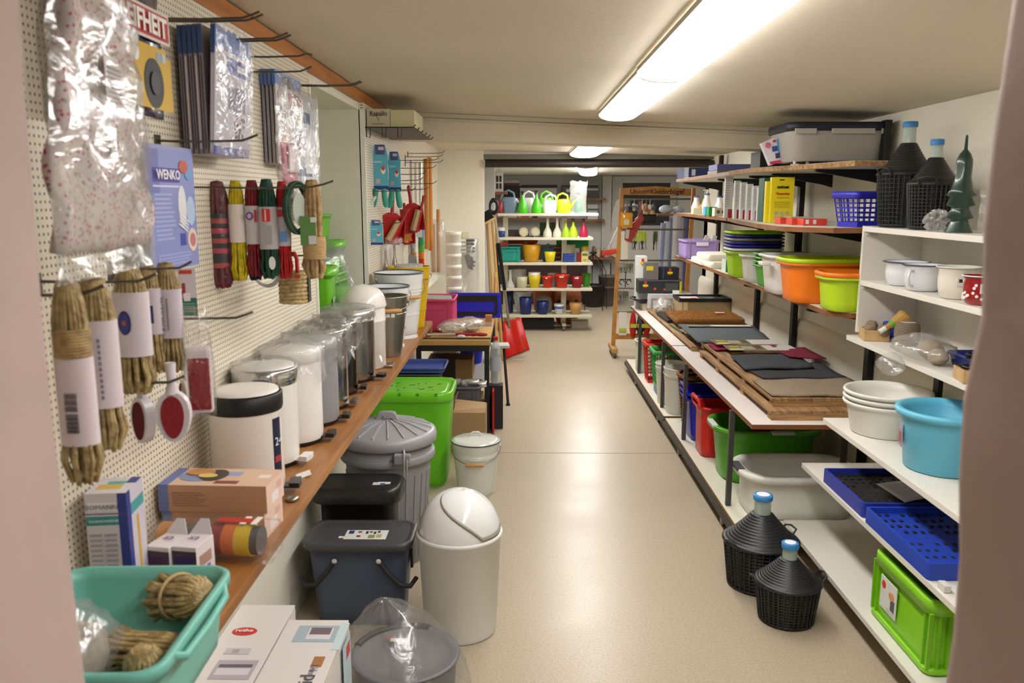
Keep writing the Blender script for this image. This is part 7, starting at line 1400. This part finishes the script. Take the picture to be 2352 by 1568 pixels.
t=thing('jar','glass jar with a yellow lid behind the yellow printed box','jar',on(2,1345,10.05)); m=MB(); m.lathe([(.04,0),(.042,.13),(.036,.14)],18); build('body',m,mat('#d4d4c8',.2),t); m=MB(); m.lathe([(.045,.14),(.045,.165),(.03,.185)],18); build('lid',m,mat('#d8b81c',.4),t)
box2('white paper stack behind the dark red box',2,1312,1332,.155,'#d8d8d4',10.12,.08)
t=thing('green_tray','green honeycomb seed tray standing behind the third board goods','tray',(at(1318,500,Y=10.2).x,10.26,ZSH[2]+.15),0); m=MB(); m.box(-.21,.19,-.005,.012,0,.13); build('tray_sheet',m,mat('#128a4c',.4),t)
m=MB()
for i in range(8):
    for j in range(3): m.ring((-.18+.05*i+.025*(j%2),-.008,.022+.042*j),.017,.004,10,4,'y')
o=build('tray_cells',m,mat('#2cb868',.4),t); o['kind']='stuff'
# board 2: flower pots
YP=9.95
t=pot('white-grey tall pot at the left of the fourth board',on(1,1192,10.08),.092,.215,mat('#b8b6ac',.4),rb=.075); pot('cream bagged pot before the tall white-grey one',on(1,1199,9.95),.07,.135,mat('#c4c0a0',.4),rb=.06)
pot('yellow pot with white lining on the fourth board',on(1,1228,YP),.08,.155,mat('#ccb81c',.4),rb=.055); pot('white pot nested inside the yellow one',(on(1,1228,YP)[0],YP,ZSH[1]+.0225),.076,.165,mat('#d8d6cc',.4),rb=.048)
pot('orange-red pot, left of the two red ones',on(1,1259,YP),.073,.145,mat('#cc2c10',.4),rim=.03,stickers=1); pot('orange-red pot, right and larger of the two red ones',on(1,1292,YP),.092,.165,mat('#cc2e10',.4),rim=.03,stickers=2); pot('dark crimson pot with two stickers',on(1,1327,YP),.078,.145,mat('#8c121c',.4),stickers=2)
pot('leaf green pot at the right end of the fourth board',on(1,1349,10.08),.06,.16,mat('#4c9c28',.4)); pot('pale pot hidden behind the left orange-red one',on(1,1272,10.15),.07,.155,mat('#cfcdc4',.4))
t=thing('white_flask','white funnel flask at the left end of the fourth board','bottle',on(1,1172,9.95)); m=MB(); m.lathe([(.05,0),(.055,.02),(.02,.09),(.016,.20),(.028,.215)],18); build('body',m,mat('#c9c9c2',.3),t)
# board 1
pot('tall navy blue pot on the lowest board',on(0,1208,YP),.080,.205,mat('#1c2864',.35),rb=.062); pot('shorter navy blue pot on the lowest board',on(0,1248,YP),.077,.155,mat('#1c2864',.35),rb=.055); pot('small white pot with a blue flowered band',on(0,1286,YP),.064,.125,mat('#c8c8c0',.3),rb=.045); pot('tan clay pot at the right of the lowest board',on(0,1325,YP),.080,.14,mat('#b98a50',.5),rb=.058); pot('navy blue pot at the far left of the lowest board',on(0,1170,10.05),.05,.27,mat('#1a2450',.35),rb=.045)
m=MB(); c0=on(0,1286,YP); m.lathe([(.0575,.068),(.0615,.095),(.060,.1)],24,c0=False,c1=False); bnd=build('blue_band',m,mat('#5468a8',.3),bpy.data.objects[[o.name for o in bpy.data.objects if o.get('label')=='small white pot with a blue flowered band'][0]])
t=thing('white_bowl','white enamel bowl behind the tall navy pot','bowl',on(0,1200,10.15)); m=MB(); m.lathe([(.07,.0),(.12,.23),(.135,.26),(.132,.262),(.11,.22),(.001,.02)],26,c1=False); build('body',m,EN,t)
t=thing('stone_dome','grey stone dome behind the shorter navy pot','ornament',on(0,1250,10.15)); m=MB(); m.lathe([(.10,0),(.11,.1),(.09,.17),(.04,.205),(.002,.215)],24); build('body',m,mat('#8c8a80',.8,bump=.5,bs=30),t)
for px,w_,lab in ((1302,.30,'brown clay owl-like pot with dark openings behind the lowest board'),): 
    t=thing('clay_pot',lab,'clay pot',(at(px,690,Y=10.55).x,10.55,.0),0); m=MB(); m.lathe([(.12,0),(.16,.1),(.19,.35),(.17,.42),(.12,.46)],28); build('body',m,mat('#8c4a24',.6),t)
    for x in (-.11,0,.11): m=MB(); m.M=tr(x,-.187+abs(x)*.35,.29)@rot('X',PI/2); m.lathe([(.03,0),(.03,.012)],14); build('opening',m,mat('#120c08',.8),t)
t=thing('clay_pot','orange-brown terracotta pot behind the lowest boards','clay pot',(at(1250,690,Y=10.6).x,10.6,.0)); m=MB(); m.lathe([(.12,0),(.15,.4),(.17,.41),(.17,.48),(.15,.48),(.11,.05),(.001,.05)],26,c1=False); build('body',m,mat('#b85c34',.6),t)
t=boxt('white_carton','white open carton on the floor under the rolling shelf','box',at(1312,750,Y=10.2).x,at(1350,750,Y=10.2).x,10.1,10.3,0.001,.09,'#b8b4a4'); t=boxt('dark_crate','dark crate in the shade under the rolling shelf','crate',-.05,.42,10.02,10.3,.001,.13,'#1c1a1c')
# ================================================================= FAR WALL
dk=mat('#33241e',.6)
tag(build('dark_cabinet',B(-.40,1.02,12.45,12.94,.0,.88),dk,None,bev=.004),'dark brown low cabinet against the far wall behind the rolling shelf','cabinet')
def fsh(label,x0,x1,z,y0=12.6): return tag(build('wall_shelf_board',B(x0,x1,y0,12.948,z-.03,z),EDGE,None,bev=.002),label,'shelf','brown shelves on the far wall')
fsh('upper brown shelf on the far wall, left part',-.38,.60,1.60); fsh('upper brown shelf on the far wall, right part beside the window',.62,1.30,1.60); fsh('middle brown shelf on the far wall',-.38,.64,1.30); fsh('middle brown shelf on the far wall, right part',.66,1.28,1.28); fsh('thick brown shelf of jars low on the far wall',1.08,1.46,.70)
def fb(label,px0,px1,z,h,col,d=.2,items=None,Y=12.65):
    a=at(px0,450,Y=Y).x; b=at(px1,450,Y=Y).x; t=boxt('stored_box',label,'box',a,b,Y,Y+d,z+.001,z+h,col,'boxes on the far wall shelves')
    if items: rects(t,FY(-(b-a)/2,-d/2,0),[(u0*(b-a),v0*h,u1*(b-a),v1*h,c) for u0,v0,u1,v1,c in items],lift=.002)
fb('black box with red-brown lid and white top at the left of the far shelf',1158,1192,1.60,.26,'#18130f',items=[(0,.72,1,.86,'#5c2418'),(0,.86,1,1,'#a8a49c')])
fb('long pale grey box in the middle of the far shelf',1194,1278,1.60,.15,'#a8a6a4'); fb('dark long box lying on the pale grey one',1198,1280,1.751,.045,'#17120f')
fb('dark and white striped box pile beside the window on the far shelf',1292,1374,1.60,.19,'#4c4a48',items=[(0,.86,1,1,'#1c1614'),(.3,.6,1,.74,'#b8b6b4'),(0,.1,1,.4,'#3c3a3c'),(.1,.45,.3,.7,'#c4c2be')])
fb('white and green box on the right middle shelf',1350,1374,1.28,.22,'#b4b6b2',items=[(0,.6,1,.72,'#2f5a44'),(0,0,1,.2,'#cfcfca')])
fb('white carton on the middle far shelf, left',1165,1188,1.30,.06,'#c8c8c8'); fb('white carton on the middle far shelf, centre',1235,1292,1.30,.10,'#a8a8a6'); fb('white and red flat carton on the middle far shelf',1190,1222,1.30,.05,'#b8a8a4',items=[(.2,.1,.8,.8,'#a84838')])
for i,(px,h,c,lab) in enumerate(((1364,.16,'#8c7c68','clouded jar at the left of the low jar shelf'),(1374,.13,'#c9b48c','cream jar in the middle of the low jar shelf'),(1385,.10,'#b83a3a','short red-lidded jar on the low jar shelf'),(1392,.14,'#a8a8a4','clear jar at the right of the low jar shelf'))):
    p=at(px,588,Y=12.72); t=thing('jar',lab,'jar',(p.x,12.72,.701),0,'jars on the low shelf'); m=MB(); m.lathe([(.035,0),(.038,h*.7),(.028,h*.85),(.03,h)],16); build('body',m,mat(c,.25),t)
t=thing('white_lantern','white wooden lantern house on a small shelf at the left wall of the back room','lantern',(at(1146,440,Y=9.2).x,9.2,at(1146,440,Y=9.2).z),0)
m=MB(); m.box(-.045,.045,-.045,.045,0,.20); build('case',m,mat('#d4d2cc',.5),t); m=MB(); m.prism([(-.055,.20),(.055,.20),(0,.26)],-.055,.055,'y'); build('roof',m,mat('#c8c6c0',.5),t)
rects(t,FY(-.045,-.045,0),[(.015,.03,.04,.09,'#2a2824'),(.05,.03,.075,.09,'#2a2824'),(.015,.105,.04,.17,'#2a2824'),(.05,.105,.075,.17,'#2a2824')],name='window_openings')
p=t.location; tag(build('small_shelf_board',B(-.12,.09,-.10,.10,-.03,-.001),EDGE,None,loc=tuple(p)),'small brown shelf under the white lantern house','shelf'); 
tag(build('wall_pillar',B(-.42,-.28,9.0,9.15,0,1.94),mat('#c9c9c6',.6),None),'pale narrow pillar at the left of the back room beside the lantern','pillar')
# big pots on the floor
def bpot(label,px,Y,r,h,col): 
    p=at(px,690,Y=Y); t=thing('large_pot',label,'pot',(p.x,Y,0),0,'large dark pots on the floor'); m=MB(); m.lathe([(r*.78,0),(r*.8,.01),(r*.98,h-.03),(r,h-.03),(r,h),(r*.93,h),(r*.75,.03),(.001,.03)],30,c1=False); build('body',m,mat(col,.5),t); return t
bpot('black-brown large pot on the floor at the right of the rolling shelf',1364,12.2,.155,.33,'#2c2522'); bpot('taupe tall pot on the floor before the far wall',1396,12.3,.145,.30,'#5f564c'); t=bpot('upper taupe pot stacked in the tall one',1396,12.3,.15,.36,'#655c52'); t.location.z=.10
t=thing('plant_stand','black iron plant stand with arched rods above the black pot','plant stand',(at(1362,640,Y=11.9).x,11.9,0),0)
for k in range(5):
    a=2*PI*k/5+.3; m=MB(); m.tube([(0,0,.80),(.09*math.cos(a),.09*math.sin(a),.74),(.2*math.cos(a),.2*math.sin(a),.55),(.22*math.cos(a),.22*math.sin(a),.0)],.006,5); build('arched_rod',m,BLK,t)
m=MB(); m.ball((0,0,.82),.04,10,6,1.4,1.4,.5); m.tube([(0,0,.8),(0,0,.92)],.006,5); build('finial',m,BLK,t)
for px,z in ((1384,.72),(1404,.62)): p=at(px,690,Y=12.45); m=MB(); m.tube([(0,0,0),(0,0,z)],.008,6); tag(build('iron_rod',m,BLK,None,loc=(p.x,12.62,0)),['thin black rod, taller one, behind the taupe pots','thin black rod, shorter one, behind the taupe pots'][px>1390],'rod')
# far window
wd=MB(); fx0,fx1,fz0,fz1=1.42,2.42,1.12,1.93
fr=MB()
for a in ((fx0,fx0+.16,fz0,fz1),(fx1-.10,fx1,fz0,fz1),(fx0+.16,fx1-.10,fz1-.10,fz1),(fx0+.16,fx1-.10,fz0,fz0+.06)): fr.box(a[0],a[1],12.90,12.95,a[2],a[3])
wn=struct('window_1',fr,mat('#b4b4b2',.5),bev=.004)
build('window_pane',B(fx0+.16,fx1-.10,12.93,12.945,fz0+.06,fz1-.10),mat('#2c3038',.12,spec=.8),wn)
struct('trim_10',B(1.26,1.40,12.80,12.95,0,1.94),mat('#bdbbb4',.6))
# ================================================================= CLOTHES-HANGER RACK
RK=mat('#b8803c',.45,h2='#a8702f',vs=12); RY0=8.35
t=thing('display_rack','brown wooden wheeled display rack lettered Union-Kleiderbügel','rack',(1.36,RY0,0),0)
zt=at(1430,432,Y=RY0).z; xl,xr=-.345,.345
for s,x0,x1 in ((-1,xl-.055,xl),(1,xr-.03,xr+.03)):
    m=MB(); m.loft([[(x0-.02,-.02,.06),(x0+.02,-.02,.06),(x0+.02,.02,.06),(x0-.02,.02,.06)],[(x1-.018,-.015,zt),(x1+.018,-.015,zt),(x1+.018,.015,zt),(x1-.018,.015,zt)]],True,True,False); build('post',m,RK,t)
    m=MB(); m.box(x0-.03,x0+.03,-.20,.20,.05,.10); ft=build('foot',m,mat('#b08a50',.5),t,bev=.006)
    for y in (-.18,.18): m=MB(); m.M=tr(x0-.015,y,.028)@rot('Y',PI/2); m.lathe([(.02,0),(.027,.004),(.027,.026),(.02,.03)],14); build('caster',m,mat('#55504a',.4,.4),ft)
m=MB(); m.prism([(xl,zt-.065),(xr,zt-.075),(xr,zt-.01),(0,zt+.02),(xl,zt)],-.02,-.004,'y'); build('sign_board',m,RK,t)
text('Union=Kleiderbügel',.070,mat('#1a120a',.5),t,FY(0,-.0205,zt-.035),bold=.015,sx=.95,shear=.15)
m=MB(); m.box(xl-.05,xr,-.012,.012,.165,.225); build('lower_bar',m,RK,t)
rods=[at(1500,457,Y=RY0).z,at(1500,527,Y=RY0).z,at(1440,598,Y=RY0).z,at(1440,662,Y=RY0).z,at(1440,716,Y=RY0).z]
for z in rods: m=MB(); m.tube([(xl-.02,0,z),(xr,0,z)],.009,8); build('metal_rod',m,mat('#7c766a',.35,.8),t)
def hang(name,label,cat,px,k,mb,col,g,Y=RY0-.02,dz=0,parent=None,**kw):
    a=at(px,500,Y=Y); return tag(build(name,mb,mat(col,**kw) if isinstance(col,str) else col,None,loc=(a.x,Y,rods[k]+dz)),label,cat,g)
# secateurs
RH=random.Random(6)
ordn=['first','second','third','fourth','fifth','sixth','seventh','eighth','ninth','tenth']
for i in range(7):
    px=1458+5.5*i+(18 if i>4 else 0); t=thing('secateurs',ordn[i]+' pair of yellow-green secateurs from the left on the middle rod','secateurs',(at(px,500,Y=RY0-.02).x,RY0-.02-.012*(i%3),rods[1]-.006),.2*i,'secateurs on the middle rod',ry=RH.uniform(-.2,.2))
    for s in (-1,1):
        m=MB(); m.tube([(s*.006,0,-.01),(s*.018,0,-.06),(s*.012,0,-.11)],[.007,.010,.007],6); build('grip',m,mat('#b0c020' if i<5 else '#4c5c34',.45),t); m=MB(); m.tube([(s*.010,0,-.11),(-s*.012,0,-.20)],[.009,.003],6); build('blade',m,mat('#3c3c3a' if i%2 else '#a8a8a4',.35,.5),t)
for r_,k,n,x0,x1,lab in ((0,2,10,1424,1455,'row'),(1,3,8,1424,1446,'lower row')):
    for i in range(n):
        px=x0+(x1-x0)*i/(n-1); t=thing('metal_clip',ordn[i]+' small metal clip from the left in the '+('upper' if r_==0 else 'lower')+' row of the rack','clip',(at(px,500,Y=RY0-.02).x,RY0-.02-.015*(i%2),rods[k]-.006),0,('upper' if r_==0 else 'lower')+' row of metal clips on the rack')
        m=MB(); m.ring((0,0,-.015),.009,.0025,10,4,'y'); m.box(-.008,.008,-.004,.004,-.065,-.022); build('clip_body',m,mat('#c4c0b4',.2,.9),t); m=MB(); m.tube([(0,0,-.06),(.002,0,-.12)],[.007,.003],5); build('clip_blade',m,mat('#5c6a3c' if i%3 else '#8c8a80',.4,.4),t)
m=MB()
for s in (-1,1): m.ring((s*.035,0,-.05),.024,.005,14,5,'y',PI*.0,PI*1.5)
m.tube([(0,0,.06),(0,0,-.10)],.005,5); m.tube([(-.06,0,-.02),(.06,0,-.02)],.005,5); hang('scroll_hook','black wrought scroll hook hanging between the rows of clips','hook',1440,2,m,'#24221e',None,dz=-.17)
for i,(px,lab) in enumerate(((1430,'left'),(1436,'middle'),(1442,'right'))):
    m=MB(); m.grid(2,8,lambda u,v:((u-.5)*.026,.008*math.sin(v*3),-.24*v)); o=hang('white_strip',lab+' white strip of the bundle with a yellow-green band on the lowest rod','strip',px,4,m,'#dcdcd4','white strips on the lowest rod',dz=0)
    rects(o,FY(-.013,-.012,-.20),[(0,0,.026,.035,'#b4bc3c')],lift=.004)
for i,(px,w_,c,lab) in enumerate(((1460,.075,'#b81818','red glove pair with yellow-green label on the lowest rod, left'),(1477,.075,'#20201e','black glove pair with yellow-green label on the lowest rod'),(1492,.07,'#b01c18','red glove pair with yellow-green label on the lowest rod, right'))):
    t=thing('gloves',lab,'gloves',(at(px,500,Y=RY0-.03).x,RY0-.03,rods[4]-.004),0,'gloves on the lowest rod'); m=MB(); m.tube([(0,0,0),(0,0,-.10),(.004,0,-.17),(0,0,-.24)],[.018,.034,.038,.02],8); build('glove',m,mat(c,.6),t); rects(t,FY(0,-.042,0),[(-.032,-.15,.032,-.11,'#b8c43c')],lift=.004)
# bags and parts on the upper rods
t=thing('orange_bag','orange-yellow bag hanging at the left post of the rack','bag',(at(1440,490,Y=RY0-.10).x,RY0-.10,rods[1]+.17),0); foldbag('bag_sheet',t,.12,.15,.05,mat('#c88a1c',.25,coat=.6,bump=.5,bs=30),seed=95,jag=.012); rects(t,FY(-.03,-.03,-.12),[(0,0,.05,.05,'#c8b890')],lift=.004)
t=thing('bagged_saw','grey and red pruning saw in film hanging below the orange bag','saw',(at(1448,545,Y=RY0-.06).x,RY0-.06,rods[1]),.0,ry=.1); m=MB(); m.prism([(-.05,0),(.10,.16),(.12,.12),(.02,-.13),(-.05,-.10)],-.004,.004,'y'); build('sheath',m,mat('#8c2a20',.4),t); rects(t,FY(-.045,-.004,-.09),[(0,0,.035,.09,'#a8a8a4')],lift=.003)
m=MB(); m.prism([(0,0),(.05,.05),(.045,-.06),(.0,-.1)],-.01,.01,'y'); hang('red_blade_cover','bright red blade cover hanging on the rack beside the orange bag','cover',1458,1,m,'#c83820',None,dz=.10)
m=MB(); m.tube([(-.09,0,0),(0,0,.035),(.06,0,.03),(.10,0,-.04)],.008,6); hang('grey_shears','grey loppers laid over the top of the rack post','shears',1445,1,m,'#5c5a56',None,dz=.20,Y=RY0-.08)
for i in range(8):
    px=1438+9*i; m=MB(); m.tube([(0,0,0),(0,0,-.05)],.003,5); m.ball((0,0,-.075),.022,10,6,1,.6,1.3+.3*(i%3)); hang('hanging_utensil',ordn[i]+' small utensil from the left on the top rod','utensil',px,0,m,['#8c8c8c','#3c3c40','#b8b8b6','#5c5c60','#d0d0cc','#a8703c','#c4c4c0','#4c4c50'][i],'utensils on the top rod',dz=-.004,rough=.3)
m=MB(); m.tube([(0,0,.03),(0,0,-.10)],[.012,.022],8); m.tube([(0,0,-.10),(0,0,-.16)],.026,10); hang('bagged_brush','brown and clear bagged brush hanging at the middle of the rack','brush',1470,0,m,'#8c4a34',None,dz=-.05)
t=thing('black_basket','black basket hanging in the middle of the rack','basket',(at(1490,500,Y=RY0+.06).x,RY0+.06,rods[0]-.24)); build('body',tubmesh(.16,.10,.09,tp=.85,r=.01,lip=.006),BLK,t); m=MB(); m.ring((0,0,.09),.06,.004,16,5,'y',0,PI); build('wire_handle',m,STEEL,t)
for i in range(2): m=MB(); m.M=rot('X',0); m.lathe([(.03,-.03),(.03,.03)],16); hang('cord_spool',['left','right'][i]+' small tan cord spool above the black basket','spool',1484+13*i,0,m,'#b89468','cord spools on the rack',dz=-.125,Y=RY0+.04)
# film-wrapped rolls leaning on the right of the rack
for i,(px0,px1,py0,py1,c,w_) in enumerate(((1508,1525,512,588,'#8c94b4',.035),(1519,1534,508,588,'#b4bccc',.04),(1530,1545,500,590,'#6c7490',.035),(1545,1552,492,590,'#c4c4c8',.05),(1560,1562,492,585,'#a09ca4',.055),(1575,1577,495,580,'#48507c',.045))):
    a=at(px1,py0,Y=8.62); b=at(px0,py1+95,Y=8.62); t=thing('wrapped_roll',ordn[i]+' film-wrapped roll from the left, leaning behind the rack','roll',(b.x,8.62,.001),0,'film-wrapped rolls behind the rack'); v=a-Vector((b.x,8.62,.001)); m=MB(); m.tube([(0,0,0),tuple(v)],w_,10); build('roll',m,mat(c,.25,coat=.6),t)
m=MB(); m.box(-.16,.14,-.12,.12,-.02,0); a=at(1545,494,Y=8.6); tag(build('small_shelf_board',m,mat('#8c6c48',.6),None,loc=(a.x,8.7,a.z+.012)),'small brown board behind the right side of the rack','shelf')
t=thing('bagged_goods','clear bags of light blue goods on the small board by the rack','bag',(a.x,8.66,a.z+.014)); m=MB(); m.ball((-.06,0,.045),.05,12,7,1.5,1,.9); m.ball((.07,0,.04),.045,12,7,1.4,1,.9); build('contents',m,mat('#b8c4d0',.3,bump=.6,bs=30),t)
# hanging clear hood with a red band, left of the rack
t=thing('clear_hood','large clear plastic hood with a red lower band hanging left of the rack','hood',(at(1412,585,Y=8.5).x,8.5,at(1412,585,Y=8.5).z),0)
hh=at(1412,458,Y=8.5).z-at(1412,585,Y=8.5).z
m=MB(); m.grid(10,12,lambda u,v:((u-.5)*.22*(1-.35*v)+.09*v+.02*math.sin(v*6),-.05*math.sin(PI*u),hh*v+.05*u*(1-v))); build('clear_film',m,film(base=.2,bs=6,white=.2),t)
m=MB(); m.grid(10,3,lambda u,v:((u-.5)*.23,-.052*math.sin(PI*u)-.002,-.01+.055*v+.05*u)); build('red_band',m,mat('#d03c24',.4),t,solid=.004)
m=MB(); m.tube([(-.05,-.05,.12),(.05,-.05,.36),(.10,-.03,.46)],.005,5); build('white_seam',m,mat('#e4e4e0',.4),t)
m=MB(); m.box(-.03,.04,-.02,.02,-.28,0); hang('white_sleeve','pale cream long sleeve packet hanging beneath the orange bag','packet',1434,1,m,'#cfcab4',None,dz=-.02)
tag(build('storage_chest',B(1.04,1.30,8.9,9.2,.0,.62),mat('#c9c7c0',.6),None,bev=.004),'pale chest standing behind the display rack','chest') if 0 else None
